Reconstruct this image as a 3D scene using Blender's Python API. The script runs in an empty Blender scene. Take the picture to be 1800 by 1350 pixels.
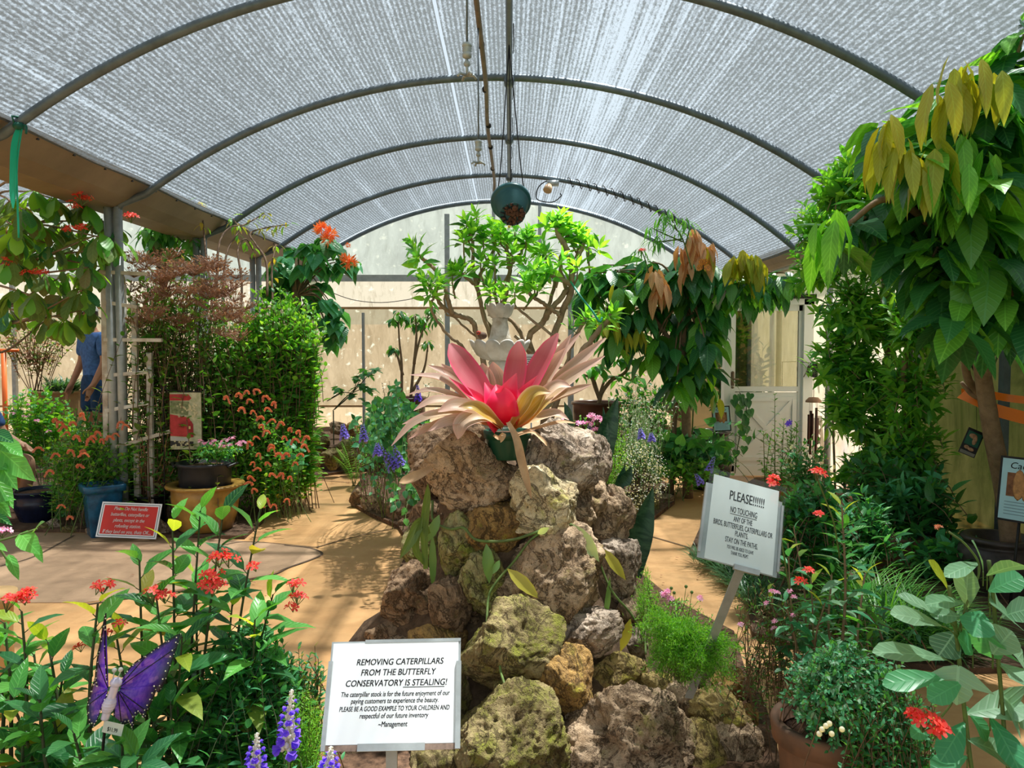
import bpy, math, random
import numpy as np
from mathutils import Vector, Matrix, noise

S = bpy.context.scene
C = S.collection
PI = math.pi
FPX, EYE = 1354.0, 1.55                      # focal length in pixels of the 1800x1350 frame, eye height
PITCH, YAW = math.atan(63 / FPX), math.atan(5 / FPX)

# ------------------------------------------------------------------ camera
cd = bpy.data.cameras.new('camera')
cd.sensor_width, cd.lens = 36.0, 36.0 * FPX / 1800.0
cd.clip_start, cd.clip_end = 0.05, 200
cam = bpy.data.objects.new('camera', cd)
cam.location = (0, 0, EYE)
cam.rotation_euler = (PI / 2 - PITCH, 0, -YAW)
C.objects.link(cam)
S.camera = cam
S.view_settings.view_transform = 'Standard'
S.view_settings.look = 'None'
S.view_settings.exposure = 0.58
S.view_settings.gamma = 1.0
S.view_settings.use_curve_mapping = False
S.cycles.max_bounces = 8
S.cycles.diffuse_bounces = 4
S.cycles.glossy_bounces = 2
S.cycles.transmission_bounces = 6
S.cycles.transparent_max_bounces = 8
S.cycles.sample_clamp_indirect = 6.0
S.cycles.caustics_reflective = False
S.cycles.caustics_refractive = False

# ------------------------------------------------------------------ world and sun
W = bpy.data.worlds.new('hazy_sky')
S.world = W
W.use_nodes = True
wn = W.node_tree
bg = wn.nodes['Background']
bg.inputs[0].default_value = (0.86, 0.95, 1.0, 1)
bg.inputs[1].default_value = 0.78
SUN_DIR = Vector((0.26, 0.22, 1.0)).normalized()          # towards the sun: high, ahead and slightly to one side
sl = bpy.data.lights.new('sun', 'SUN')
sl.energy = 13.0
sl.angle = math.radians(1.6)
sl.color = (1.0, 0.95, 0.86)
sun = bpy.data.objects.new('sun', sl)
sun.rotation_euler = SUN_DIR.to_track_quat('Z', 'Y').to_euler()
sun.location = (2, 2, 8)
C.objects.link(sun)


# ------------------------------------------------------------------ pixel -> place
def _basis():
    f = Vector((math.sin(YAW) * math.cos(PITCH), math.cos(YAW) * math.cos(PITCH), -math.sin(PITCH)))
    r = Vector((math.cos(YAW), -math.sin(YAW), 0))
    return f, r, r.cross(f)


_f, _r, _u = _basis()


def P(px, py, Y):
    d = _f + _r * ((px - 900) / FPX) + _u * ((675 - py) / FPX)
    k = Y / d.y
    return np.array((d.x * k, Y, EYE + d.z * k))


def G(px, py, z=0.0):
    d = _f + _r * ((px - 900) / FPX) + _u * ((675 - py) / FPX)
    k = (z - EYE) / d.z
    return np.array((d.x * k, d.y * k, z))


def V(*a):
    return np.array(a, dtype=float)


def unit(a):
    a = np.asarray(a, float)
    n = np.linalg.norm(a, axis=-1, keepdims=True)
    return a / np.maximum(n, 1e-9)


# ------------------------------------------------------------------ mesh builder
class MB:
    def __init__(self):
        self.v, self.f, self.uv, self.m, self.n = [], [], [], [], 0

    def add(self, v, f, uv=None, mi=0):
        """v (n,3); f: list of index arrays (k,3) or (k,4) or python lists; uv (n,2)."""
        v = np.asarray(v, float).reshape(-1, 3)
        self.v.append(v)
        self.uv.append(np.zeros((len(v), 2)) if uv is None else np.asarray(uv, float))
        if isinstance(f, np.ndarray):
            f = [f]
        for g in f:
            g = np.asarray(g, int)
            if g.ndim == 1:
                g = g.reshape(1, -1)
            if len(g) == 0:
                continue
            self.f.append(g + self.n)
            self.m.append(np.broadcast_to(np.asarray(mi, int), (len(g),)).copy())
        self.n += len(v)
        return self

    def build(self, name, mats, parent=None, smooth=True, origin=None):
        me = bpy.data.meshes.new(name)
        if self.n:
            v = np.concatenate(self.v)
            off = np.zeros(3)
            if parent is not None:
                off = np.array(wloc(parent))
            elif origin is not None:
                off = np.asarray(origin, float)
            me.vertices.add(self.n)
            me.vertices.foreach_set('co', (v - off).astype(np.float32).ravel())
            loops = np.concatenate([g.ravel() for g in self.f])
            cnt = np.concatenate([np.full(len(g), g.shape[1]) for g in self.f])
            st = np.concatenate([[0], np.cumsum(cnt)[:-1]])
            me.loops.add(len(loops))
            me.loops.foreach_set('vertex_index', loops.astype(np.int32))
            me.polygons.add(len(cnt))
            me.polygons.foreach_set('loop_start', st.astype(np.int32))
            me.polygons.foreach_set('loop_total', cnt.astype(np.int32))
            me.polygons.foreach_set('material_index', np.concatenate(self.m).astype(np.int32))
            me.polygons.foreach_set('use_smooth', np.full(len(cnt), bool(smooth)))
            uvl = me.uv_layers.new(name='UVMap')
            uv = np.concatenate(self.uv)
            uvl.data.foreach_set('uv', uv[loops].astype(np.float32).ravel())
            me.update(calc_edges=True)
            me.validate()
        for m in (mats if isinstance(mats, (list, tuple)) else [mats]):
            me.materials.append(m)
        o = bpy.data.objects.new(name, me)
        C.objects.link(o)
        if parent is not None:
            o.parent = parent
        elif origin is not None:
            o.location = origin
        return o


def wloc(o):
    x = Vector((0, 0, 0))
    while o is not None:
        x = x + o.location
        o = o.parent
    return x


def tag(o, label=None, cat=None, group=None, kind=None):
    for k, v in (('label', label), ('category', cat), ('group', group), ('kind', kind)):
        if v:
            o[k] = v
    return o


def thing(name, label, cat, loc, group=None):
    o = bpy.data.objects.new(name, None)
    o.empty_display_size = 0.05
    o.location = tuple(float(x) for x in loc)
    C.objects.link(o)
    return tag(o, label, cat, group)


def struct(name, mb, mat, smooth=False, label=None):
    o = mb.build(name, mat, smooth=smooth)
    o['kind'] = 'structure'
    if label:
        o['label'] = label
    return o


# ------------------------------------------------------------------ shapes
def box(mb, c, s, R=None, mi=0):
    c, s = np.asarray(c, float), np.asarray(s, float) / 2
    k = np.array([(x, y, z) for x in (-1, 1) for y in (-1, 1) for z in (-1, 1)], float) * s
    if R is not None:
        k = k @ np.asarray(R).T
    f = np.array([(0, 1, 3, 2), (4, 6, 7, 5), (0, 4, 5, 1), (2, 3, 7, 6), (0, 2, 6, 4), (1, 5, 7, 3)])
    mb.add(k + c, f, mi=mi)
    return mb


def bar(mb, a, b, w, h, up=(0, 0, 1), mi=0):
    a, b = np.asarray(a, float), np.asarray(b, float)
    d = unit(b - a)
    sd = np.cross(d, np.asarray(up, float))
    if np.linalg.norm(sd) < 1e-4:
        sd = np.cross(d, (1, 0, 0))
    sd = unit(sd)
    u = np.cross(sd, d)
    R = np.stack([sd, d, u], axis=1)
    box(mb, (a + b) / 2, (w, np.linalg.norm(b - a), h), R, mi)
    return mb


def smooth_path(pts, k=6):
    p = [np.asarray(q, float) for q in pts]
    if len(p) < 3:
        return np.array([p[0] + (p[-1] - p[0]) * t for t in np.linspace(0, 1, max(2, k))])
    q = [2 * p[0] - p[1]] + p + [2 * p[-1] - p[-2]]
    out = []
    for i in range(1, len(q) - 2):
        for j in range(k):
            t = j / k
            a, b, c, d = q[i - 1], q[i], q[i + 1], q[i + 2]
            out.append(0.5 * (2 * b + (c - a) * t + (2 * a - 5 * b + 4 * c - d) * t * t + (3 * b - a - 3 * c + d) * t ** 3))
    out.append(p[-1])
    return np.array(out)


def tube(mb, pts, r, n=6, mi=0, cap=True):
    p = np.asarray(pts, float)
    m = len(p)
    r = np.broadcast_to(np.asarray(r, float), (m,)) if np.ndim(r) == 0 else np.interp(np.linspace(0, 1, m), np.linspace(0, 1, len(r)), r)
    t = unit(np.gradient(p, axis=0))
    ref = np.array((0.13, 0.31, 0.94)) if abs(t[0][2]) < 0.9 else np.array((0.95, 0.2, 0.1))
    s = unit(np.cross(t[0], ref))
    rings = []
    for i in range(m):
        s = unit(s - t[i] * np.dot(s, t[i]))
        b = np.cross(t[i], s)
        a = np.linspace(0, 2 * PI, n, endpoint=False)
        rings.append(p[i] + r[i] * (np.cos(a)[:, None] * s + np.sin(a)[:, None] * b))
    v = np.concatenate(rings)
    i, j = np.meshgrid(np.arange(m - 1), np.arange(n), indexing='ij')
    j2 = (j + 1) % n
    f = [np.stack([i * n + j, i * n + j2, (i + 1) * n + j2, (i + 1) * n + j], -1).reshape(-1, 4)]
    uv = np.stack([np.tile(np.linspace(0, 1, n), m), np.repeat(np.linspace(0, 1, m), n)], -1)
    if cap:
        f += [np.arange(n)[::-1].reshape(1, -1), (np.arange(n) + (m - 1) * n).reshape(1, -1)]
    mb.add(v, f, uv, mi)
    return mb


def lathe(mb, prof, c, n=40, mi=0, scallop=None, axis=None, square=0.0):
    """prof: list of (radius, z). scallop(angle, i) -> (radius factor, dz)."""
    c = np.asarray(c, float)
    a = np.linspace(0, 2 * PI, n, endpoint=False)
    rings = []
    for i, (r, z) in enumerate(prof):
        k, dz = np.ones(n), np.zeros(n)
        if scallop is not None:
            k, dz = scallop(a, i)
        if square:
            k = k / (np.abs(np.cos(a)) ** square + np.abs(np.sin(a)) ** square) ** (1 / square)
        rings.append(np.stack([np.cos(a) * r * k, np.sin(a) * r * k, z + dz + 0 * a], -1))
    v = np.concatenate(rings)
    if axis is not None:
        q = Vector((0, 0, 1)).rotation_difference(Vector(axis)).to_matrix()
        v = v @ np.array(q).T
    m = len(prof)
    i, j = np.meshgrid(np.arange(m - 1), np.arange(n), indexing='ij')
    j2 = (j + 1) % n
    f = np.stack([i * n + j, i * n + j2, (i + 1) * n + j2, (i + 1) * n + j], -1).reshape(-1, 4)
    uv = np.stack([np.tile(a / (2 * PI), m), np.repeat(np.linspace(0, 1, m), n)], -1)
    fs = [f]
    if prof[0][0] > 1e-4:
        fs.append(np.arange(n)[::-1].reshape(1, -1))
    if prof[-1][0] > 1e-4:
        fs.append((np.arange(n) + (m - 1) * n).reshape(1, -1))
    mb.add(v + c, fs, uv, mi)
    return mb


def ball(mb, c, r, n=10, m=7, mi=0):
    r = np.broadcast_to(np.asarray(r, float), (3,))
    th = np.linspace(0, PI, m)
    prof = [(max(math.sin(t), 0.0) * 1.0, -math.cos(t)) for t in th]
    b = MB()
    lathe(b, prof, (0, 0, 0), n)
    v = np.concatenate(b.v) * r + np.asarray(c, float)
    mb.add(v, b.f, np.concatenate(b.uv), mi)
    return mb


# leaf templates: (u on midrib, u on edge, half width)
SH = {
    'ovate': [(0, 0, .03), (.12, .12, .34), (.32, .32, .5), (.55, .55, .46), (.78, .78, .27), (.92, .92, .1), (1, 1, 0.004)],
    'lance': [(0, 0, .03), (.2, .2, .36), (.45, .45, .5), (.7, .7, .38), (.9, .9, .14), (1, 1, 0.004)],
    'obov': [(0, 0, .04), (.2, .2, .2), (.45, .45, .38), (.7, .7, .5), (.88, .88, .4), (.97, .97, .16), (1, 1, 0.02)],
    'heart': [(0, -.1, .22), (.06, -.06, .42), (.22, .16, .54), (.45, .42, .44), (.7, .68, .24), (.88, .88, .08), (1, 1, 0.004)],
    'small': [(0, 0, .05), (.3, .3, .48), (.65, .65, .42), (1, 1, 0.01)],
    'petal': [(0, 0, .1), (.4, .4, .38), (.8, .8, .5), (1, .95, .2)],
    'lobed': [(0, 0, .05), (.1, .1, .24), (.26, .52, .62), (.38, .5, .24), (.6, .62, .27), (.82, .82, .2), (1, 1, 0.004)],
    'needle': [(0, 0, .4), (.5, .5, .5), (1, 1, 0.02)],
    'strap': [(0, 0, .3), (.2, .2, .42), (.4, .4, .5), (.6, .6, .5), (.8, .8, .38), (.93, .93, .18), (1, 1, 0.01)],
}


def leaves(mb, p, d, nrm, L, Wd, shape='ovate', droop=.2, fold=.12, wav=0.0, mi=0):
    p, d = np.asarray(p, float).reshape(-1, 3), unit(np.asarray(d, float).reshape(-1, 3))
    n = len(p)
    if n == 0:
        return mb
    nrm = np.broadcast_to(np.asarray(nrm, float), (n, 3))
    s = unit(np.cross(d, nrm))
    nn = np.cross(s, d)
    L = np.broadcast_to(np.asarray(L, float), (n,))
    Wd = np.broadcast_to(np.asarray(Wd, float), (n,))
    droop = np.broadcast_to(np.asarray(droop, float), (n,))
    T = SH[shape]
    k = len(T)
    u = np.array([[e, m, e] for m, e, w in T]).ravel()
    v = np.array([[-w, 0, w] for m, e, w in T]).ravel()
    ph = np.arange(n) * 2.399
    z = -droop[:, None] * u[None, :] ** 2 * L[:, None] + fold * np.abs(v)[None, :] * Wd[:, None] * 2
    if wav:
        z = z + wav * Wd[:, None] * np.sin(u[None, :] * 17 + ph[:, None]) * (np.abs(v) * 2)[None, :]
    # keep the length about constant as the blade bends
    uu = u[None, :] * (1 - 0.33 * np.minimum(np.abs(droop), 1)[:, None] * np.maximum(u, 0)[None, :])
    vert = p[:, None, :] + d[:, None, :] * (uu * L[:, None])[..., None] + s[:, None, :] * (v[None, :] * Wd[:, None])[..., None] + nn[:, None, :] * z[..., None]
    q = []
    for i in range(k - 1):
        a = i * 3
        q += [(a, a + 1, a + 4, a + 3), (a + 1, a + 2, a + 5, a + 4)]
    q = np.array(q)
    f = (q[None] + (np.arange(n) * k * 3)[:, None, None]).reshape(-1, 4)
    uv = np.stack([u, .5 + v / 1.1], -1)
    mi = np.asarray(mi, int)
    if mi.ndim:
        mi = np.repeat(mi, len(q))
    mb.add(vert.reshape(-1, 3), f, np.tile(uv, (n, 1)), mi)
    return mb


def strap(mb, pts, w, up=(0, 0, 1), gut=.25, mi=0, k=5, nx=5, wprof=None):
    """one long strap leaf along a path: gutter-shaped cross section."""
    p = smooth_path(pts, k)
    m = len(p)
    t = unit(np.gradient(p, axis=0))
    u = np.linspace(0, 1, m)
    if wprof is None:
        wprof = [.55, .8, 1, 1, .9, .6, .05]
    wd = np.interp(u, np.linspace(0, 1, len(wprof)), wprof) * w / 2
    up = np.asarray(up, float)
    s = unit(np.cross(t, up))
    nn = np.cross(s, t)
    x = np.linspace(-1, 1, nx)
    v = p[:, None, :] + s[:, None, :] * (wd[:, None] * x[None])[..., None] + nn[:, None, :] * (gut * wd[:, None] * (x ** 2)[None])[..., None]
    i, j = np.meshgrid(np.arange(m - 1), np.arange(nx - 1), indexing='ij')
    f = np.stack([i * nx + j, i * nx + j + 1, (i + 1) * nx + j + 1, (i + 1) * nx + j], -1).reshape(-1, 4)
    uv = np.stack([np.repeat(u, nx), np.tile((x + 1) / 2, m)], -1)
    mb.add(v.reshape(-1, 3), f, uv, mi)
    return mb


# ------------------------------------------------------------------ materials
def mat(name):
    m = bpy.data.materials.new(name)
    m.use_nodes = True
    nt = m.node_tree
    nt.nodes.clear()
    out = nt.nodes.new('ShaderNodeOutputMaterial')
    return m, nt, out


def nd(nt, typ, **kw):
    n = nt.nodes.new(typ)
    for k, v in kw.items():
        if k[0] == '_':
            setattr(n, k[1:], v)
        else:
            key = k.replace('__', ' ')
            n.inputs[int(key[1:]) if key[0] == 'i' and key[1:].isdigit() else key].default_value = v
    return n


def col(c, a=1.0):
    return (c[0], c[1], c[2], a)


def hexc(h):
    def f(x):
        x /= 255
        return x / 12.92 if x <= .04045 else ((x + .055) / 1.055) ** 2.4
    return tuple(f(int(h[i:i + 2], 16)) for i in (0, 2, 4))


def mixc(nt, fac, a, b, blend='MIX'):
    n = nt.nodes.new('ShaderNodeMix')
    n.data_type, n.blend_type = 'RGBA', blend
    for i, x in ((0, fac), (6, a), (7, b)):
        if hasattr(x, 'type') and hasattr(x, 'node'):
            nt.links.new(x, n.inputs[i])
        else:
            n.inputs[i].default_value = x if i == 0 else col(x)
    return n.outputs[2]


def math_(nt, op, a, b=0.0, c=None, clamp=False):
    n = nt.nodes.new('ShaderNodeMath')
    n.operation, n.use_clamp = op, clamp
    for i, x in enumerate((a, b, c)):
        if x is None:
            continue
        if hasattr(x, 'node'):
            nt.links.new(x, n.inputs[i])
        else:
            n.inputs[i].default_value = x
    return n.outputs[0]


def ramp(nt, fac, stops):
    n = nt.nodes.new('ShaderNodeValToRGB')
    e = n.color_ramp.elements
    while len(e) > 1:
        e.remove(e[0])
    e[0].position, e[0].color = stops[0][0], col(stops[0][1])
    for p, c in stops[1:]:
        x = e.new(p)
        x.color = col(c)
    nt.links.new(fac, n.inputs[0])
    return n.outputs[0]


def noise_n(nt, scale, detail=4, rough=.55, vec=None, dist=0.0):
    n = nd(nt, 'ShaderNodeTexNoise')
    n.inputs['Scale'].default_value, n.inputs['Detail'].default_value = scale, detail
    n.inputs['Roughness'].default_value, n.inputs['Distortion'].default_value = rough, dist
    if vec is not None:
        nt.links.new(vec, n.inputs['Vector'])
    return n.outputs['Fac']


def coord(nt, which='Object', scale=None):
    t = nt.nodes.new('ShaderNodeTexCoord')
    if scale is None:
        return t.outputs[which]
    m = nt.nodes.new('ShaderNodeMapping')
    m.inputs['Scale'].default_value = scale
    nt.links.new(t.outputs[which], m.inputs[0])
    return m.outputs[0]


def bump(nt, h, strength=.4, dist=.01):
    b = nt.nodes.new('ShaderNodeBump')
    b.inputs['Strength'].default_value, b.inputs['Distance'].default_value = strength, dist
    nt.links.new(h, b.inputs['Height'])
    return b.outputs[0]


def plain(name, c, rough=.6, metal=0.0, var=.12, scale=9.0, bmp=.15, spec=.4, c2=None, bscale=None):
    m, nt, out = mat(name)
    b = nd(nt, 'ShaderNodeBsdfPrincipled')
    b.inputs['Roughness'].default_value, b.inputs['Metallic'].default_value = rough, metal
    b.inputs['Specular IOR Level'].default_value = spec
    co = coord(nt)
    f = noise_n(nt, scale, 5, .6, co)
    c2 = c2 or tuple(x * (1 - 2.2 * var) for x in c)
    nt.links.new(mixc(nt, ramp_f(nt, f, .35, .65), c, c2), b.inputs['Base Color'])
    if bmp:
        nt.links.new(bump(nt, noise_n(nt, bscale or scale * 5, 4, .6, co), bmp, .006), b.inputs['Normal'])
    nt.links.new(b.outputs[0], out.inputs[0])
    return m


def ramp_f(nt, f, lo, hi):
    n = nt.nodes.new('ShaderNodeMapRange')
    n.inputs[1].default_value, n.inputs[2].default_value = lo, hi
    nt.links.new(f, n.inputs[0])
    return n.outputs[0]


def leaf_mat(name, c1, c2, trans=.38, rough=.36, vein=.25, freq=55.0, tcol=None, spec=.5, c3=None, veinc=None):
    """blade with per-leaf colour between c1 and c2, pale midrib and side veins, light shining through."""
    m, nt, out = mat(name)
    g = nt.nodes.new('ShaderNodeNewGeometry')
    lift = lambda c: tuple(min(.9, x * 1.25 + .006) for x in c)
    c1, c2 = lift(c1), lift(c2)
    base = mixc(nt, g.outputs['Random Per Island'], c1, c2)
    if c3:
        r2 = math_(nt, 'FRACT', math_(nt, 'MULTIPLY', g.outputs['Random Per Island'], 7.31))
        base = mixc(nt, math_(nt, 'GREATER_THAN', r2, .86), base, c3)
    h = None
    if vein:
        uv = nt.nodes.new('ShaderNodeTexCoord').outputs['UV']
        sp = nt.nodes.new('ShaderNodeSeparateXYZ')
        nt.links.new(uv, sp.inputs[0])
        av = math_(nt, 'ABSOLUTE', math_(nt, 'SUBTRACT', sp.outputs[1], .5))
        mid = math_(nt, 'LESS_THAN', av, .022)
        w = math_(nt, 'SINE', math_(nt, 'MULTIPLY', math_(nt, 'SUBTRACT', sp.outputs[0], math_(nt, 'MULTIPLY', av, .55)), freq))
        side = math_(nt, 'POWER', math_(nt, 'MULTIPLY_ADD', w, .5, .5), 6.0)
        f = math_(nt, 'MAXIMUM', mid, math_(nt, 'MULTIPLY', side, .55))
        vc = veinc or tuple(min(1, x * 1.5 + .06) for x in c2)
        base = mixc(nt, math_(nt, 'MULTIPLY', f, vein * 1.6), base, vc)
        h = f
    b = nd(nt, 'ShaderNodeBsdfPrincipled')
    b.inputs['Roughness'].default_value = rough
    b.inputs['Specular IOR Level'].default_value = spec
    nt.links.new(base, b.inputs['Base Color'])
    if h is not None:
        nt.links.new(bump(nt, h, .35, .004), b.inputs['Normal'])
    t = nd(nt, 'ShaderNodeBsdfTranslucent')
    tc = tcol or (1.25, 1.12, .35)
    tm = mixc(nt, 1.0, base, tc, 'MULTIPLY')
    tm = mixc(nt, 1.0, tm, (1.5, 1.5, 1.5), 'MULTIPLY')
    nt.links.new(tm, t.inputs[0])
    mx = nt.nodes.new('ShaderNodeMixShader')
    mx.inputs[0].default_value = trans
    nt.links.new(b.outputs[0], mx.inputs[1])
    nt.links.new(t.outputs[0], mx.inputs[2])
    nt.links.new(mx.outputs[0], out.inputs[0])
    return m


def rnd(seed):
    return np.random.default_rng(seed)

# ================================================================== the house
SP = 1.83                                        # hoop spacing
HY = [SP * k for k in (1.6, 2.6, 3.6, 4.6, 5.6, 6.6)]   # hoops; the last stands in the end wall
YB = HY[-1]
RC, XC, ZC = 5.0, -0.12, EYE + 2.32 - 5.0        # roof circle in section
XL, XR = -3.05, 3.16


def arc_z(x, r=RC, xc=XC):
    return ZC + np.sqrt(np.maximum(r * r - (np.asarray(x, float) - xc) ** 2, 0))


def arc_pts(x0, x1, r, xc, n=40):
    a0, a1 = math.acos((x0 - xc) / r), math.acos((x1 - xc) / r)
    a = np.linspace(a0, a1, n)
    return np.stack([xc + r * np.cos(a), ZC + r * np.sin(a)], -1)


def cloth_mat():
    m, nt, out = mat('shade_cloth')
    uv = nt.nodes.new('ShaderNodeTexCoord').outputs['UV']          # u, v in metres: across and along the house
    mp = lambda sc: (lambda k: (k.inputs.__getitem__('Scale').__setattr__('default_value', sc), nt.links.new(uv, k.inputs[0]), k.outputs[0])[2])(nt.nodes.new('ShaderNodeMapping'))
    sp = nt.nodes.new('ShaderNodeSeparateXYZ')
    nt.links.new(uv, sp.inputs[0])
    rows = math_(nt, 'MULTIPLY_ADD', math_(nt, 'SINE', math_(nt, 'MULTIPLY', sp.outputs[0], 2 * PI / .033)), .5, .5)
    fleck = noise_n(nt, 1.0, 3, .75, mp((80, 34, 1)))
    fleck2 = noise_n(nt, 1.0, 2, .6, mp((34, 15, 1)))
    streak = noise_n(nt, 1.0, 4, .8, mp((9, .12, 1)))
    patch = noise_n(nt, 1.0, 3, .6, mp((.9, .5, 1)))
    fold = math_(nt, 'POWER', ramp_f(nt, streak, .45, .8), 2.0)
    s = math_(nt, 'MULTIPLY', rows, .30)
    s = math_(nt, 'ADD', s, math_(nt, 'MULTIPLY', ramp_f(nt, fleck, .34, .66), .40))
    s = math_(nt, 'ADD', s, math_(nt, 'MULTIPLY', ramp_f(nt, fleck2, .35, .65), .22))
    s = math_(nt, 'ADD', s, math_(nt, 'MULTIPLY', fold, .6))
    s = math_(nt, 'ADD', s, math_(nt, 'MULTIPLY', math_(nt, 'SUBTRACT', patch, .5), .25))
    # sun glow beside the ridge, put into the cloth as a more see-through strip
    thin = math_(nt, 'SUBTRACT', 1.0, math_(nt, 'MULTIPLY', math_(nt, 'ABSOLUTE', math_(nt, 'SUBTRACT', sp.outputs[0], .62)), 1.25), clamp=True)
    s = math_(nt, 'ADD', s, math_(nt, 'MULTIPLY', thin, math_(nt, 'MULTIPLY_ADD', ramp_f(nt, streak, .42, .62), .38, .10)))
    # the stitched seam
    seam = math_(nt, 'LESS_THAN', math_(nt, 'ABSOLUTE', math_(nt, 'ADD', sp.outputs[0], .72)), .012)
    s = math_(nt, 'MAXIMUM', s, seam)
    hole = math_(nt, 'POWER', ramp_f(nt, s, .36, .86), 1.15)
    tr = nd(nt, 'ShaderNodeBsdfTransparent')
    tr.inputs[0].default_value = (.90, .95, 1.0, 1)
    tl = nd(nt, 'ShaderNodeBsdfTranslucent')
    tl.inputs[0].default_value = (.085, .10, .115, 1)
    df = nd(nt, 'ShaderNodeBsdfDiffuse')
    df.inputs[0].default_value = (.20, .235, .26, 1)
    th = nt.nodes.new('ShaderNodeMixShader')
    th.inputs[0].default_value = .42
    nt.links.new(df.outputs[0], th.inputs[1])
    nt.links.new(tl.outputs[0], th.inputs[2])
    mx = nt.nodes.new('ShaderNodeMixShader')
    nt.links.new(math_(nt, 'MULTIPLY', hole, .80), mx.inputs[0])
    nt.links.new(th.outputs[0], mx.inputs[1])
    nt.links.new(tr.outputs[0], mx.inputs[2])
    nt.links.new(mx.outputs[0], out.inputs[0])
    return m


def sheet_mat(name, c, c2, trans=.7, clear=0.0, stain=None, scale=(1.2, 1.2, .8), bands=None, spot=0.0):
    """weathered plastic sheet: lets light through, mottled with grime."""
    m, nt, out = mat(name)
    co = coord(nt, 'Object', scale)
    f = noise_n(nt, 3.0, 7, .68, co, .6)
    base = mixc(nt, ramp_f(nt, f, .38, .66), c, c2)
    if bands:
        sp = nt.nodes.new('ShaderNodeSeparateXYZ')
        nt.links.new(coord(nt), sp.inputs[0])
        for z0, z1, bc, fac in bands:
            k = math_(nt, 'MULTIPLY', math_(nt, 'GREATER_THAN', sp.outputs[2], z0), math_(nt, 'LESS_THAN', sp.outputs[2], z1))
            base = mixc(nt, math_(nt, 'MULTIPLY', k, fac), base, bc)
    if stain:
        f2 = noise_n(nt, 5.0, 8, .7, coord(nt, 'Object', (2.2, 2.2, .55)), .3)
        base = mixc(nt, math_(nt, 'MULTIPLY', ramp_f(nt, f2, .52, .72), .6), base, stain)
    if spot:
        v = nd(nt, 'ShaderNodeTexNoise')
        v.inputs['Scale'].default_value, v.inputs['Detail'].default_value = 9, 5
        nt.links.new(coord(nt), v.inputs['Vector'])
        base = mixc(nt, math_(nt, 'MULTIPLY', ramp_f(nt, v.outputs['Fac'], .6, .68), spot), base, (1, .97, .9))
    b = nd(nt, 'ShaderNodeBsdfDiffuse')
    nt.links.new(base, b.inputs[0])
    t = nd(nt, 'ShaderNodeBsdfTranslucent')
    nt.links.new(base, t.inputs[0])
    mx = nt.nodes.new('ShaderNodeMixShader')
    mx.inputs[0].default_value = trans
    nt.links.new(b.outputs[0], mx.inputs[1])
    nt.links.new(t.outputs[0], mx.inputs[2])
    o = mx.outputs[0]
    if clear:
        k = nd(nt, 'ShaderNodeBsdfTransparent')
        nt.links.new(base, k.inputs[0])
        m2 = nt.nodes.new('ShaderNodeMixShader')
        m2.inputs[0].default_value = clear
        nt.links.new(o, m2.inputs[1])
        nt.links.new(k.outputs[0], m2.inputs[2])
        o = m2.outputs[0]
    nt.links.new(o, out.inputs[0])
    return m


M = {}
M['galv'] = plain('galvanised_steel', (.46, .50, .51), .45, .3, .1, 14, .08)
M['galv_dark'] = plain('weathered_pipe', (.17, .21, .245), .5, .4, .15, 10, .1)
M['gutter'] = plain('gutter_metal', (.36, .27, .185), .55, .1, .14, 1.8, .05)
M['bamboo'] = plain('brown_pipe', (.26, .19, .13), .6, 0, .2, 6, .1)
M['white_wood'] = plain('flaking_white_paint', (.78, .77, .71), .7, 0, .1, 7, .2, c2=(.42, .33, .25))
M['white_metal'] = plain('white_door_paint', (.86, .90, .88), .4, 0, .03, 3, .03)
M['black'] = plain('black_plastic', (.012, .013, .016), .4, 0, .2, 8, .05)
M['iron'] = plain('dark_iron', (.02, .02, .022), .5, .3, .2, 20, .1)
M['soil'] = plain('damp_soil', (.075, .045, .028), .95, 0, .2, 16, .9, .2, c2=(.16, .10, .065), bscale=60)
M['mulch'] = plain('bark_mulch', (.20, .115, .07), .95, 0, .2, 30, 1.0, .2, c2=(.055, .032, .02), bscale=90)


def floor_mat(name, a, b, c, dark=.35):
    m, nt, out = mat(name)
    co = coord(nt)
    base = mixc(nt, ramp_f(nt, noise_n(nt, 1.6, 8, .7, coord(nt, 'Object', (1, 2.2, 1)), .8), .36, .64), a, b)
    base = mixc(nt, math_(nt, 'MULTIPLY', ramp_f(nt, noise_n(nt, 5, 9, .75, co, .4), .55, .75), dark), base, c)
    speck = nd(nt, 'ShaderNodeTexNoise')
    speck.inputs['Scale'].default_value, speck.inputs['Detail'].default_value = 45, 3
    base = mixc(nt, math_(nt, 'MULTIPLY', ramp_f(nt, speck.outputs['Fac'], .64, .72), .35), base, tuple(min(1, x * 1.5) for x in a))
    p = nd(nt, 'ShaderNodeBsdfPrincipled')
    p.inputs['Roughness'].default_value = .62
    nt.links.new(base, p.inputs['Base Color'])
    nt.links.new(bump(nt, noise_n(nt, 14, 7, .65, co), .35, .01), p.inputs['Normal'])
    nt.links.new(p.outputs[0], out.inputs[0])
    return m


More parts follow.
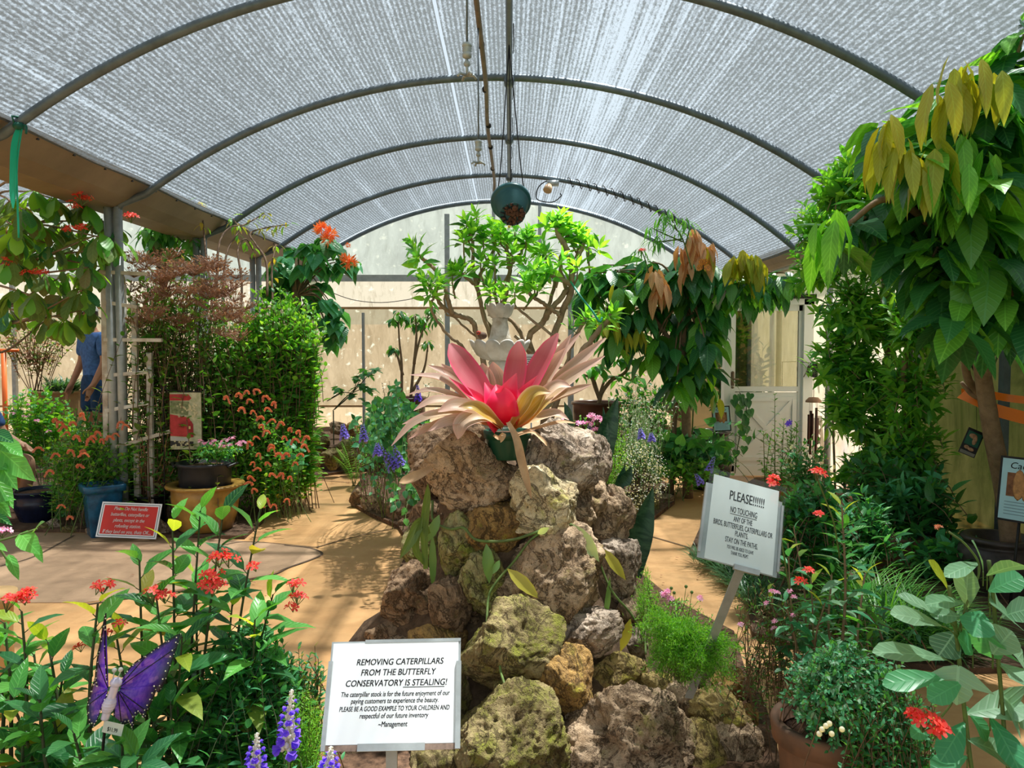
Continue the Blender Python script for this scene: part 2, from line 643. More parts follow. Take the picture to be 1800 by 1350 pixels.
M['path'] = floor_mat('stamped_tan_concrete', (.63, .365, .155), (.55, .295, .115), (.40, .22, .09), .5)
M['slab'] = floor_mat('worn_brown_concrete', (.46, .30, .18), (.35, .225, .135), (.26, .17, .10), .5)
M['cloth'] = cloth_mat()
M['gable'] = sheet_mat('gable_sheet', (.49, .51, .53), (.36, .375, .39), .75, 0, (.29, .30, .30), (1.3, 1.3, .5), spot=.25)
M['endwall'] = sheet_mat('end_wall_sheet', (.53, .40, .30), (.35, .255, .175), .7, 0, (.24, .18, .12), (1.4, 1.4, .6),
                         bands=[(2.19, 2.63, (.66, .58, .54), .85), (1.92, 2.16, (.34, .30, .24), .75), (-.1, .66, (.66, .50, .36), .8)], spot=.55)
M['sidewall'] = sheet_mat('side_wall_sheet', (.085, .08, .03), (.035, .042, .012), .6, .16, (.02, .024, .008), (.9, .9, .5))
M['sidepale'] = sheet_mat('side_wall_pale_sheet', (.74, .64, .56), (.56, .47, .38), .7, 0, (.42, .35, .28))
M['beam'] = plain('stained_beam', (.62, .36, .16), .7, 0, .15, 6, .1)

# floor, soil, outside ground
mb = MB()
mb.add([(-12, -4, 0), (4.2, -4, 0), (4.2, 12.3, 0), (-12, 12.3, 0)], np.array([(0, 1, 2, 3)]))
struct('floor', mb, M['path'])
mb = MB()
mb.add([(-60, -40, -.06), (60, -40, -.06), (60, 80, -.06), (-60, 80, -.06)], np.array([(0, 1, 2, 3)]))
struct('ground_outside', mb, plain('outside_lawn', (.12, .17, .05), .95, 0, .2, 1.2, 0))


def poly(name, pts, z, m, mound=0.0):
    """flat bed or slab from an outline on the floor, with a low vertical edge."""
    p = [np.asarray(q, float)[:2] for q in pts]
    n = len(p)
    v = [(x, y, z) for x, y in p] + [(x, y, .0005) for x, y in p]
    b = MB()
    b.add(v, [np.arange(n).reshape(1, -1)] + [np.array([(i, (i + 1) % n, n + (i + 1) % n, n + i)]) for i in range(n)])
    o = b.build(name, m, smooth=False)
    o['kind'] = 'structure'
    return o


def gp(*pts):
    return [G(x, y)[:2] for x, y in pts]


poly('floor_worn_slab', gp((-400, 1060), (-300, 938), (0, 936), (300, 940), (430, 952), (500, 958), (540, 963), (564, 970), (566, 976), (545, 984), (505, 998), (470, 1012), (330, 1035), (150, 1060)), .004, M['slab'])
b_left = gp((-420, 938), (0, 936), (140, 936), (290, 946), (430, 948), (462, 920), (476, 890), (496, 856), (540, 842), (640, 827), (690, 818)) + [(-1.2, 9.2), (.6, 9.6), (2.55, 9.5), (2.55, 12.05), (-11.5, 12.05), (-11.5, 8.0), (-9.0, 7.5)]
poly('planting_bed_left', b_left, .03, M['soil'])
b_isl = gp((618, 872), (624, 892), (650, 908), (700, 930), (722, 965), (700, 1010), (662, 1100), (600, 1240), (560, 1420), (700, 1600), (1100, 1600), (1390, 1420), (1345, 1250), (1310, 1190), (1290, 1120), (1180, 1060), (1120, 1010), (1098, 950), (1150, 915), (1186, 886), (1184, 862), (1130, 830), (900, 800), (680, 815), (640, 838))
poly('planting_bed_island', b_isl, .035, M['mulch'])
b_right = gp((1290, 868), (1240, 910), (1212, 975), (1270, 1010), (1312, 1055), (1322, 1120), (1420, 1150), (1490, 1150), (1560, 1172), (1700, 1185), (1900, 1180)) + [(3.5, 3.0), (3.5, 9.0), (2.9, 9.0)]
poly('planting_bed_right', b_right, .03, M['soil'])
poly('planting_bed_back', [(-3.1, 9.75), (-2.2, 9.55), (-1.4, 9.7), (-.9, 10.2), (-.5, 12.05), (-3.1, 12.05)], .32, M['soil'])
poly('planting_bed_far', [(1.35, 9.3), (2.45, 9.35), (2.5, 12.05), (.9, 12.05), (1.0, 10)], .34, M['soil'])
poly('planting_bed_front_left', [(-2.6, -.5), (-.1, -.5), (-.1, 1.9), (-.75, 2.35), (-1.25, 2.2), (-1.35, 1.75), (-2.6, 1.7)], .03, M['mulch'])
poly('planting_bed_front_right', [(.45, -.5), (3.0, -.5), (3.0, 2.3), (2.0, 2.35), (1.45, 2.75), (1.0, 2.6), (.55, 1.9)], .03, M['soil'])

# scored joints of the concrete
mb = MB()
for line, w in (([(500, 958), (545, 963), (566, 973), (545, 984), (505, 998), (470, 1012), (330, 1036), (150, 1062)], .02),
                ([(555, 962), (620, 944), (720, 922)], .014), ([(470, 905), (520, 862), (640, 848)], .0), ([(540, 842), (640, 850)], .016),
                ([(1090, 928), (1150, 944), (1225, 966)], .016), ([(1185, 862), (1280, 866)], .014), ([(0, 995), (60, 978), (130, 941)], .02),
                ([(390, 958), (440, 952), (560, 962)], .016)):
    if not w:
        continue
    q = smooth_path([G(x, y, .006) for x, y in line], 5)
    strap(mb, q, w, (0, 0, 1), 0, k=1, nx=2, wprof=[1, 1])
struct('floor_joint', mb, plain('joint_dirt', (.12, .08, .05), .9, 0, .2, 20, 0))

# roof of this bay and of the next one
DXN = -6.62                                      # the next bay's axis lies this far over


def roof(name, x0, x1, xc):
    b = MB()
    q = arc_pts(x0, x1, RC, xc, 64)
    ys = np.linspace(-4, YB, 34)
    v, uv = [], []
    s = (np.arange(64) / 63 - .5) * RC * (math.acos((x0 - xc) / RC) - math.acos((x1 - xc) / RC)) - (.12 if xc == XC else 0)
    for y in ys:
        ph = np.array([min(abs(y - h) for h in HY + [0, -2])])[0] / (SP / 2)
        sag = .018 * min(ph, 1)
        v.append(np.stack([q[:, 0], np.full(64, y), q[:, 1] - sag + .0], -1))
        uv.append(np.stack([s, np.full(64, y)], -1))
    i, j = np.meshgrid(np.arange(33), np.arange(63), indexing='ij')
    f = np.stack([i * 64 + j, i * 64 + j + 1, (i + 1) * 64 + j + 1, (i + 1) * 64 + j], -1).reshape(-1, 4)
    b.add(np.concatenate(v), f, np.concatenate(uv))
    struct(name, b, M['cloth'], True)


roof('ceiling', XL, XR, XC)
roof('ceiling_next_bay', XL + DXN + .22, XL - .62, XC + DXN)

ORD = ['nearest', 'second', 'third', 'fourth', 'fifth', 'farthest']


def hoop(i, y, xc, nxt):
    r = RC - .045
    xl, xr = xc - 2.95, xc + (3.24 if not nxt else 3.0)
    if nxt:
        lab = f'galvanised hoop of the neighbouring bay, {ORD[i]} from the camera, bending into the post row'
    elif i == 5:
        lab = 'farthest galvanised roof hoop, framing the gable sheet of the end wall'
    else:
        lab = f'{ORD[i]} galvanised roof hoop from the camera, arching under the shade cloth on its posts'
    t = thing('roof_hoop', lab, 'roof hoop', (xc, y, 0))
    p = arc_pts(xl, xr, r, xc, 60)
    a = MB()
    pl = xc - 3.19
    pr = xc + (3.62 if not nxt else 3.35)
    zl, zr = 2.74, 2.62 if not nxt else 2.74
    path = [(pl, y, zl - .03), (pl + .03, y, zl + .03)] + [(x, y, z) for x, z in p] + [(pr - .03, y, zr + .03), (pr, y, zr - .03)]
    tube(a, path, .031, 10)
    a.build('arch', M['galv_dark'], t)
    for px_, z in ((pl, zl), (pr, zr)):
        b = MB()
        tube(b, [(px_, y, 0), (px_, y, z)], .036, 10)
        b.build('post', M['galv'], t)
    if not nxt:
        c = MB()
        tube(c, [(0, y - .05, float(arc_z(0, r)) - .035), (0, y + .05, float(arc_z(0, r)) - .035)], .045, 10)
        box(c, (0, y, float(arc_z(0, r)) - .01), (.05, .06, .1))
        c.build('ridge_clamp', M['galv_dark'], t)


for i, y in enumerate(HY):
    hoop(i, y, XC, False)
for i, y in enumerate(HY):
    if 1 <= i <= 5:
        hoop(i, y, XC + DXN, True)

# gutters
def gutter(name, prof, lab):
    t = thing(name, lab, 'gutter', (prof[0][0], -3, prof[0][1]))
    b = MB()
    ys = [-3.0, YB - .02]
    v = [(x, y, z) for y in ys for x, z in prof] + [(x, y, z + .004) for y in ys for x, z in prof]
    n = len(prof)
    q = []
    for o in (0, 2 * n):
        q += [(o + i, o + i + 1, o + n + i + 1, o + n + i) for i in range(n - 1)]
    b.add(v, np.array(q))
    b.build('trough', M['gutter'], t, smooth=False)
    s = MB()
    for k in range(24):
        y = 3 + k * .42
        (xa, za), (xb, zb) = prof[0], prof[1]
        box(s, (xa + (xb - xa) * .25, y, za + (zb - za) * .25 - .002), (.012, .02, .012))
    s.build('screw', M['iron'], t, smooth=False)


gutter('gutter', [(-3.03, EYE + 1.40), (-3.20, EYE + 1.255), (-3.32, EYE + 1.19), (-3.60, EYE + 1.19), (-3.78, EYE + 1.40)], 'long brown metal gutter between the two bays, above the white trellis')
gutter('gutter', [(3.15, EYE + 1.16), (3.27, EYE + 1.03), (3.34, EYE + 1.0), (3.62, EYE + 1.0), (3.78, EYE + 1.2)], 'brown metal gutter along the roof edge above the white door and cacao trees')

# ridge pipe, brown water pipe and its two misters
t = thing('ridge_pipe', 'dark straight ridge pipe running along the top of the hoops', 'pipe', (0, 0, 3.8))
b = MB()
tube(b, [(0, -3, EYE + 2.24), (0, YB, EYE + 2.24)], .024, 10)
b.build('pipe', M['galv_dark'], t)
b = MB()
for k in range(10):
    y = 2.2 + k * 1.1
    tube(b, [(.03, y, EYE + 2.27), (.035, y + .25, EYE + 2.23), (.03, y + .55, EYE + 2.27)], .004, 5)
b.build('wire', M['iron'], t)
t = thing('water_pipe', 'brown flexible water pipe hung beside the dark ridge pipe', 'pipe', (-.2, 0, 3.7))
b = MB()
tube(b, smooth_path([(-.2 + .012 * math.sin(k * 2.1), -2 + k * 1.2, EYE + 2.16 + .012 * math.sin(k * 1.7)) for k in range(11)] + [(-.2, 10.4, EYE + 2.10)], 4), .019, 8)
b.build('pipe', M['bamboo'], t)
for y in (3.2, 4.75, 5.6, 6.55, 7.6, 8.4, 9.4):
    b = MB()
    tube(b, [(-.2, y - .02, EYE + 2.16), (-.2, y + .02, EYE + 2.16)], .026, 10)
    b.build('coupling', M['iron'], t)


def mister(y, x, z, ztop, lab):
    t = thing('mister', lab, 'mister', (x, y, z))
    b = MB()
    tube(b, [(x, y, z + .1), (x, y, ztop)], .0055, 6)
    b.build('hanging_tube', M['galv_dark'], t)
    b = MB()
    lathe(b, [(.008, .1), (.022, .095), (.024, .08), (.02, .078), (.024, .07), (.02, .066), (.024, .058), (.02, .054), (.024, .046), (.022, .03), (.008, .022)], (x, y, z), 12)
    b.build('filter', M['galv'], t)
    b = MB()
    ball(b, (x, y, z), .017)
    tube(b, [(x, y, z + .03), (x, y, z - .06)], .007, 6)
    for k in range(4):
        a = k * PI / 2 + .5
        tube(b, [(x, y, z - .055), (x + .035 * math.cos(a), y + .035 * math.sin(a), z - .05), (x + .05 * math.cos(a), y + .05 * math.sin(a), z - .065)], .007, 6)
    b.build('nozzle', M['galv'], t)


q = P(821, 112, 3.75)
mister(3.75, q[0], q[2], EYE + 2.16, 'grey mister hanging nearest the camera, in front of the second hoop')
q = P(841, 272, 5.25)
mister(5.25, q[0], q[2], EYE + 2.16, 'small grey mister hanging farther back, level with the third hoop')

# end wall
def gable(b, xc, x0, x1):
    q = arc_pts(x0, x1, RC - .02, xc, 40)
    n = len(q)
    v = [(x, YB + .03, z) for x, z in q] + [(x, YB + .03, 2.62) for x, z in q]
    b.add(v, np.array([(i, i + 1, n + i + 1, n + i) for i in range(n - 1)]))


b = MB()
gable(b, XC, XL - .02, XR + .1)
gable(b, XC + DXN, XL + DXN, XL - .45)
box(b, (-3.36, YB + .045, 2.85), (.7, .02, .5))
struct('wall_back_gable', b, M['gable'])
b = MB()
b.add([(-10.2, YB + .03, 0), (3.7, YB + .03, 0), (3.7, YB + .03, 2.62), (-10.2, YB + .03, 2.62)], np.array([(0, 1, 2, 3)]))
struct('wall_back', b, M['endwall'])
b = MB()
b.add([(-10.2, -3, 0), (-10.2, YB, 0), (-10.2, YB, 2.9), (-10.2, -3, 2.9)], np.array([(0, 1, 2, 3)]))
struct('wall_left', b, M['endwall'])
b = MB()
b.add([(3.62, -3, 0), (3.62, 6.9, 0), (3.62, 6.9, 2.62), (3.62, -3, 2.62)], np.array([(0, 1, 2, 3)]))
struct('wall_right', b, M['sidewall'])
b = MB()
b.add([(3.62, 6.9, 0), (3.62, YB, 0), (3.62, YB, 2.62), (3.62, 6.9, 2.62)], np.array([(0, 1, 2, 3)]))
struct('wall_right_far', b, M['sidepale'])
b = MB()
box(b, (-3.2, YB, 2.64), (13.8, .05, .10))
box(b, (-3.2, YB - .03, 2.60), (13.8, .02, .03))
struct('trim_1', b, plain('pale_rail', (.52, .56, .55), .5, .2, .1, 8, 0))
b = MB()
box(b, (-3.2, YB, 2.175), (13.8, .06, .035))
box(b, (-3.2, YB, .64), (13.8, .05, .03))
struct('trim_2', b, M['beam'])
for k, (px, z0, z1, w) in enumerate(((787, 0, 3.62, .075), (1003, 0, 2.7, .09), (868, 2.6, 3.8, .05), (948, 2.6, 3.75, .05), (28, .0, 2.7, .06), (640, 0, 2.1, .04))):
    x = P(px, 600, YB)[0]
    b = MB()
    box(b, (x, YB - .05, (z0 + z1) / 2), (w, .06, z1 - z0))
    struct(f'trim_{k + 3}', b, M['galv'])
for k, y in enumerate((2.6, 4.4, 5.55, 6.9)):
    b = MB()
    box(b, (3.58, y, 1.3), (.05, .06, 2.6))
    struct(f'trim_{k + 9}', b, M['galv_dark'])
b = MB()
tube(b, [(3.42, 2, EYE + 1.0), (3.42, YB, EYE + 1.0)], .03, 8)
struct('trim_13', b, M['galv'])

# drooping cord on the end wall
t = tag(tube(MB(), smooth_path([P(x, y, YB - .045) for x, y in ((556, 501), (590, 517), (625, 528), (670, 532), (715, 527), (750, 519))], 4), .006, 5).build('cord', M['iron'], origin=P(556, 501, YB - .045)), 'thin dark cord drooping across the pale end wall below its rail', 'cord')

# ================================================================== plants: materials and growers
def stem_mat(n, a, b):
    return plain(n, a, .7, 0, .1, 20, .3, c2=b)


M['bark'] = stem_mat('grey_brown_bark', (.30, .20, .12), (.19, .12, .07))
M['bark_pale'] = plain('plumeria_bark', (.40, .28, .18), .75, 0, .1, 14, .5, c2=(.24, .155, .09))
M['twig'] = stem_mat('brown_twig', (.22, .13, .07), (.12, .07, .04))
M['stem'] = stem_mat('green_stem', (.13, .22, .05), (.10, .13, .04))
M['dstem'] = stem_mat('dark_stem', (.07, .06, .035), (.05, .09, .03))
M['dry'] = plain('dry_leaf', (.62, .40, .22), .7, 0, .1, 14, .2, c2=(.45, .27, .14))

M['lf_jat'] = leaf_mat('glossy_green_leaf', (.06, .27, .05), (.13, .42, .08), .36, .32, .22, 50, c3=(.02, .13, .045))
M['lf_jat_dark'] = leaf_mat('dark_green_leaf', (.02, .12, .045), (.05, .22, .06), .3, .34, .2, 50)
M['lf_young'] = leaf_mat('young_yellow_green_leaf', (.30, .50, .05), (.42, .46, .06), .5, .35, .2, 50)
M['lf_bright'] = leaf_mat('bright_small_leaf', (.09, .34, .04), (.26, .50, .07), .45, .4, 0)
M['lf_mid'] = leaf_mat('mid_green_leaf', (.05, .22, .03), (.12, .34, .05), .4, .4, 0)
M['lf_olive'] = leaf_mat('olive_leaf', (.07, .14, .03), (.15, .24, .06), .36, .42, .15, 40, c3=(.22, .20, .07))
M['lf_bluegreen'] = leaf_mat('blue_green_leaf', (.04, .25, .11), (.10, .38, .17), .3, .35, .15, 40)
M['lf_grey'] = leaf_mat('grey_green_leaf', (.12, .27, .15), (.22, .39, .24), .24, .4, .22, 45, c3=(.07, .18, .09))
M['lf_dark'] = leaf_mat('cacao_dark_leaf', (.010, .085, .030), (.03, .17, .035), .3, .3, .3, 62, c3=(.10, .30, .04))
M['lf_lime'] = leaf_mat('cacao_lit_leaf', (.07, .30, .03), (.16, .42, .04), .45, .34, .3, 62)  # brighter copy of the cacao leaf, sunlit look put into its colour
M['lf_gold'] = leaf_mat('cacao_young_leaf', (.36, .34, .03), (.25, .34, .035), .42, .4, .3, 62, tcol=(1.2, 1.0, .3))
M['lf_tan'] = leaf_mat('cacao_flush_leaf', (.42, .22, .10), (.52, .33, .17), .28, .45, .25, 62, tcol=(1.2, .95, .5))
M['lf_plum'] = leaf_mat('plumeria_leaf', (.11, .36, .04), (.27, .55, .07), .42, .34, .25, 50, c3=(.04, .22, .05))
M['lf_fern'] = leaf_mat('fern_leaf', (.13, .40, .04), (.27, .55, .07), .42, .5, 0)
M['lf_aspar'] = leaf_mat('asparagus_needle', (.07, .27, .02), (.18, .42, .045), .45, .5, 0)
M['lf_grass'] = leaf_mat('grass_blade', (.05, .22, .03), (.14, .38, .06), .35, .4, 0)
M['lf_lirio'] = leaf_mat('lilyturf_blade', (.025, .10, .045), (.08, .20, .08), .25, .35, 0)
M['lf_white'] = leaf_mat('silvery_leaf', (.45, .60, .45), (.70, .80, .68), .3, .5, 0)
M['lf_autumn'] = leaf_mat('yellowing_leaf', (.45, .34, .05), (.20, .30, .05), .4, .45, .1, 40)
M['seed'] = leaf_mat('russet_seedhead', (.28, .15, .10), (.38, .235, .15), .3, .7, 0, tcol=(1.1, .9, .6))
M['red'] = leaf_mat('red_petal', (.80, .045, .04), (.92, .12, .08), .35, .5, 0, tcol=(1.1, .5, .4))
M['coral'] = leaf_mat('coral_bract', (.50, .14, .07), (.58, .27, .15), .35, .5, 0, tcol=(1.1, .8, .5))
M['orange'] = leaf_mat('orange_petal', (.92, .22, .06), (.95, .33, .12), .35, .5, 0, tcol=(1.1, .7, .4))
M['pink'] = leaf_mat('pink_petal', (.80, .30, .50), (.90, .48, .62), .35, .5, 0, tcol=(1.1, .7, .9))
M['purple'] = leaf_mat('purple_petal', (.13, .05, .55), (.24, .11, .72), .3, .5, 0, tcol=(.9, .7, 1.3))
M['lilac'] = leaf_mat('lilac_petal', (.22, .17, .55), (.38, .32, .70), .3, .5, 0, tcol=(.9, .8, 1.2))
M['silver'] = leaf_mat('silver_calyx', (.55, .55, .56), (.70, .70, .72), .2, .6, 0)
M['white_petal'] = leaf_mat('white_petal', (.85, .87, .82), (.92, .92, .88), .3, .5, 0)
M['centre'] = plain('yellow_flower_centre', (.85, .60, .10), .6, 0, .1, 10, 0)


def up_normal(d, rng=None, j=.25):
    d = np.asarray(d, float)
    n = np.zeros_like(d)
    n[..., 2] = 1
    if rng is not None:
        n = n + rng.normal(0, j, d.shape)
    # nearly vertical leaves face somewhere sideways
    n = n - d * (n * d).sum(-1, keepdims=True)
    ln = np.linalg.norm(n, axis=-1, keepdims=True)
    alt = np.cross(d, (0.3, 0.9, 0.1))
    return unit(np.where(ln < .2, alt, n))


def pick(rng, n, mis):
    """mis: list of (index, weight)"""
    i = np.array([a for a, b in mis])
    w = np.array([b for a, b in mis], float)
    return rng.choice(i, n, p=w / w.sum())


def shoot(ST, LV, pts, r, n, L, Wd, rng, t0=.3, ang=62, shape='ovate', droop=.25, fold=.12, mis=((0, 1),), tipmis=None, nside=5, pair=False, sag=0.0, wav=0.0, taper=.4, smooth_k=5, petiole=0.0, full=True):
    path = smooth_path(pts, smooth_k)
    if ST is not None:
        k0 = 0 if full else int(len(path) * .45)
        tube(ST, path[k0:], [r * (1 - .5 * k0 / len(path)), r * taper], nside, cap=False)
    if n < 1:
        return path
    m = len(path)
    t = np.linspace(t0, 1, n)
    if pair:
        t = np.repeat(np.linspace(t0, 1, (n + 1) // 2), 2)[:n]
    t = np.clip(t + rng.normal(0, .012, n), 0, 1)
    x = t * (m - 1)
    i = np.clip(x.astype(int), 0, m - 2)
    fr = (x - i)[:, None]
    p = path[i] * (1 - fr) + path[i + 1] * fr
    T = unit(path[i + 1] - path[i])
    e1 = unit(np.cross(T, np.array((.2, .9, .15))))
    e2 = np.cross(T, e1)
    ph = (np.arange(n) // 2) * (PI / 2) + (np.arange(n) % 2) * PI if pair else np.arange(n) * 2.4
    ph = ph + rng.uniform(0, 6.3) + rng.normal(0, .3, n)
    rad = np.cos(ph)[:, None] * e1 + np.sin(ph)[:, None] * e2
    a = np.radians(ang) * (1.15 - .65 * t ** 3) + rng.normal(0, .14, n)
    d = T * np.cos(a)[:, None] + rad * np.sin(a)[:, None]
    d[:, 2] -= sag
    d = unit(d)
    nr = unit(T * .6 + np.array((0, 0, .5)) + rng.normal(0, .18, (n, 3)))
    sz = L * rng.uniform(.72, 1.12, n) * (1 - .38 * t ** 4) * (.75 + .25 * np.minimum(1, (t - t0) / .2 + .2))
    mi = pick(rng, n, mis)
    if tipmis is not None:
        k = t > .86
        mi[k] = pick(rng, int(k.sum()), tipmis)
    leaves(LV, p + d * petiole * sz[:, None], d, nr, sz, sz * (Wd / L), shape, droop, fold, wav, mi)
    if petiole and ST is not None:
        for q, dd, s in zip(p, d, sz):
            tube(ST, [q, q + dd * s * (petiole + .03)], r * .35, 4, cap=False)
    return path


def grow_bush(ST, LV, base, c, rad, ns, nl, L, Wd, rng, r=.004, t0=.35, arch=.25, surf=.45, shape='ovate', mis=((0, 1),), tipmis=None, droop=.25, ang=62, nbase=4, spread=.08, zmin=.05, **kw):
    """shoots from the base into an ellipsoid; the tips gather towards its surface."""
    c, rad, base = np.asarray(c, float), np.asarray(rad, float), np.asarray(base, float)
    tips = []
    for k in range(ns):
        q = unit(rng.normal(0, 1, 3)) * (rng.uniform(surf, 1) ** .6)
        if q[2] < -.2 and rng.random() < .5:
            q[2] *= -1
        tip = c + q * rad
        tip[2] = max(tip[2], zmin)
        b = base + np.array((rng.normal(0, spread), rng.normal(0, spread), 0))
        mid = b + (tip - b) * .55
        mid[2] += arch * np.linalg.norm(tip[:2] - b[:2]) + .0
        mid[:2] = b[:2] + (tip[:2] - b[:2]) * (.40 + .1 * rng.random())
        mid = mid + rng.normal(0, .04, 3) * np.linalg.norm(tip - b)
        shoot(ST, LV, [b, mid, tip], r * rng.uniform(.7, 1.2), nl, L, Wd, rng, t0, ang, shape, droop, mis=mis, tipmis=tipmis, full=(k % 5 == 0 or ns < 20), **kw)
        tips.append(tip)
    return np.array(tips)


def cluster(LV, tip, n, L, Wd, rng, down=.75, shape='ovate', mis=((0, 1),), droop=.35, axis=(0, 0, 1), wav=.06, fold=.1, spread=1.0, jit=.25, dvar=None):
    """whorl of leaves hanging round a branch tip."""
    ph = np.arange(n) * 2.4 + rng.uniform(0, 6.3) + rng.normal(0, jit, n)
    d = np.stack([np.cos(ph) * spread, np.sin(ph) * spread, -down + rng.normal(0, .3 if dvar is None else dvar, n)], -1)
    d = unit(d)
    p = np.asarray(tip, float) + rng.normal(0, .02, (n, 3)) + d * L * .12
    sz = L * rng.uniform(.65, 1.1, n)
    nr = np.stack([np.cos(ph) * .7, np.sin(ph) * .7, np.full(n, .8)], -1) + rng.normal(0, .15, (n, 3))
    leaves(LV, p, d, nr, sz, sz * (Wd / L), shape, droop * rng.uniform(.5, 1.3, n), fold, wav, pick(rng, n, mis))


def tuft(LV, tip, axis, n, L, Wd, rng, ang=58, shape='lance', mis=((0, 1),), droop=.25, fold=.12):
    """rosette of upward leaves at a branch end (plumeria)."""
    T = unit(axis)
    e1 = unit(np.cross(T, np.array((.3, .8, .1))))
    e2 = np.cross(T, e1)
    ph = np.arange(n) * 2.4 + rng.uniform(0, 6)
    a = np.radians(ang) * np.linspace(1.35, .25, n) + rng.normal(0, .12, n)
    d = T * np.cos(a)[:, None] + (np.cos(ph)[:, None] * e1 + np.sin(ph)[:, None] * e2) * np.sin(a)[:, None]
    sz = L * rng.uniform(.7, 1.1, n) * np.linspace(1, .6, n)
    p = np.asarray(tip, float) + T * (np.linspace(-.05, .02, n))[:, None] + d * .015
    leaves(LV, p, d, T + rng.normal(0, .1, (n, 3)), sz, sz * (Wd / L), shape, droop, fold, .04, pick(rng, n, mis))


def flower5(FB, p, ax, size, rng, mi=0, n=5):
    ax = unit(ax)
    e1 = unit(np.cross(ax, np.array((.31, .7, .2))))
    e2 = np.cross(ax, e1)
    a = np.arange(n) * 2 * PI / n + rng.uniform(0, 2)
    d = (np.cos(a)[:, None] * e1 + np.sin(a)[:, None] * e2) + ax * .35
    leaves(FB, np.broadcast_to(p, (n, 3)), d, ax, size, size * .5, 'petal', .15, .1, 0, mi)


def flower_cluster(parent, p, rad, n, size, rng, mats=None, name='flower_cluster', centre=True, flat=.6, stems=True, label=None):
    """head of n five-petalled flowers on short stalks over point p."""
    b = MB()
    p = np.asarray(p, float)
    foot = p - np.array((0, 0, rad * 1.1))
    for k in range(n):
        q = unit(rng.normal(0, 1, 3)) * rad * rng.uniform(.6, 1.35)
        q[2] = abs(q[2]) * flat
        if stems:
            tube(b, [foot, p + q], size * .06, 4, mi=1, cap=False)
        flower5(b, p + q, unit(q + np.array((0, -.25 * rad, rad * .8))), size * rng.uniform(.75, 1.1), rng)
        if centre:
            ball(b, p + q + unit(q + np.array((0, 0, rad))) * size * .1, size * .12, 5, 4, 2)
    o = b.build(name, [mats or M['red'], M['stem'], M['centre']], parent)
    if label:
        o['label'] = label
    return o


def spike(parent, a, b, w, rng, mats, n=46, name='flower_spike', silver=True, label=None):
    """salvia spike from a (foot) to b (tip) with small two-lipped flowers."""
    B = MB()
    a, b = np.asarray(a, float), np.asarray(b, float)
    tube(B, [a, (a + b) / 2 + rng.normal(0, .003, 3), b], [.0035 * w / .03, .002 * w / .03], 5, mi=1)
    h = np.linalg.norm(b - a)
    ax = unit(b - a)
    e1 = unit(np.cross(ax, (.2, .9, .1)))
    e2 = np.cross(ax, e1)
    for k in range(n):
        t = k / n
        ph = k * 2.4
        rad = np.cos(ph) * e1 + np.sin(ph) * e2
        ww = w * (1.05 - .75 * t)
        q = a + (b - a) * t
        ball(B, q + rad * ww * .3, (ww * .16, ww * .16, ww * .2), 5, 4, 1)
        if (t < .8 and k % 2) or not silver:
            d = np.stack([rad * .8 + ax * .35, rad + e1 * .35 - ax * .3, rad - e1 * .35 - ax * .3])
            leaves(B, np.stack([q + rad * ww * .38] * 3), d, ax + rad * .2, ww * .55, ww * .5, 'petal', .3, .2, 0, 0)
    o = B.build(name, [mats, M['silver'] if silver else M['stem']], parent)
    if label:
        o['label'] = label
    return o


def fern_fronds(LV, ST, base, tips, rng, n=22, L=.06, Wd=.014, arch=.12, mi=0, shape='needle'):
    """arching fronds with paired pinnae."""
    for tip in tips:
        b, tip = np.asarray(base, float) + rng.normal(0, .01, 3) * (1, 1, 0), np.asarray(tip, float)
        mid = (b + tip) / 2 + np.array((0, 0, arch * np.linalg.norm(tip - b)))
        path = smooth_path([b, mid, tip], 12)
        tube(ST, path, [.003, .001], 4, cap=False)
        m = len(path)
        t = np.repeat(np.linspace(.16, .99, n), 2)
        x = t * (m - 1)
        i = np.clip(x.astype(int), 0, m - 2)
        fr = (x - i)[:, None]
        p = path[i] * (1 - fr) + path[i + 1] * fr
        T = unit(path[i + 1] - path[i])
        sd = unit(np.cross(T, (0, 0, 1.0)))
        sg = np.where(np.arange(2 * n) % 2 == 0, 1, -1)[:, None]
        d = sd * sg + T * .45 + np.array((0, 0, -.15))
        sz = L * np.sin(PI * np.clip(t * .9 + .12, 0, 1)) ** .7 + .004
        leaves(LV, p, d, (0, 0, 1), sz, Wd, shape, .2, .05, 0, mi)


def feathery(LV, ST, base, c, rad, ns, rng, nl=60, L=.013, mi=0, r=.0016, arch=.3, w=.0016):
    """asparagus-fern like plumes: stems with clouds of fine needles on side twigs."""
    for k in range(ns):
        q = unit(rng.normal(0, 1, 3)) * rng.uniform(.55, 1)
        tip = np.asarray(c, float) + q * rad
        b = np.asarray(base, float) + rng.normal(0, .03, 3) * (1, 1, 0)
        mid = b * .45 + tip * .55 + np.array((0, 0, arch * np.linalg.norm((tip - b)[:2]) + .02))
        path = smooth_path([b, mid, tip], 8)
        tube(ST, path, [r, r * .5], 4, cap=False)
        m = len(path)
        t = rng.uniform(.3, 1, nl)
        x = t * (m - 1)
        i = np.clip(x.astype(int), 0, m - 2)
        fr = (x - i)[:, None]
        p = path[i] * (1 - fr) + path[i + 1] * fr + rng.normal(0, 1, (nl, 3)) * (L * 1.5 * (1.25 - t))[:, None]
        d = unit(rng.normal(0, 1, (nl, 3)) + unit(path[-1] - path[0]) * .8)
        leaves(LV, p, d, rng.normal(0, 1, (nl, 3)), L * rng.uniform(.7, 1.3, nl), w, 'small', .1, 0, 0, mi)


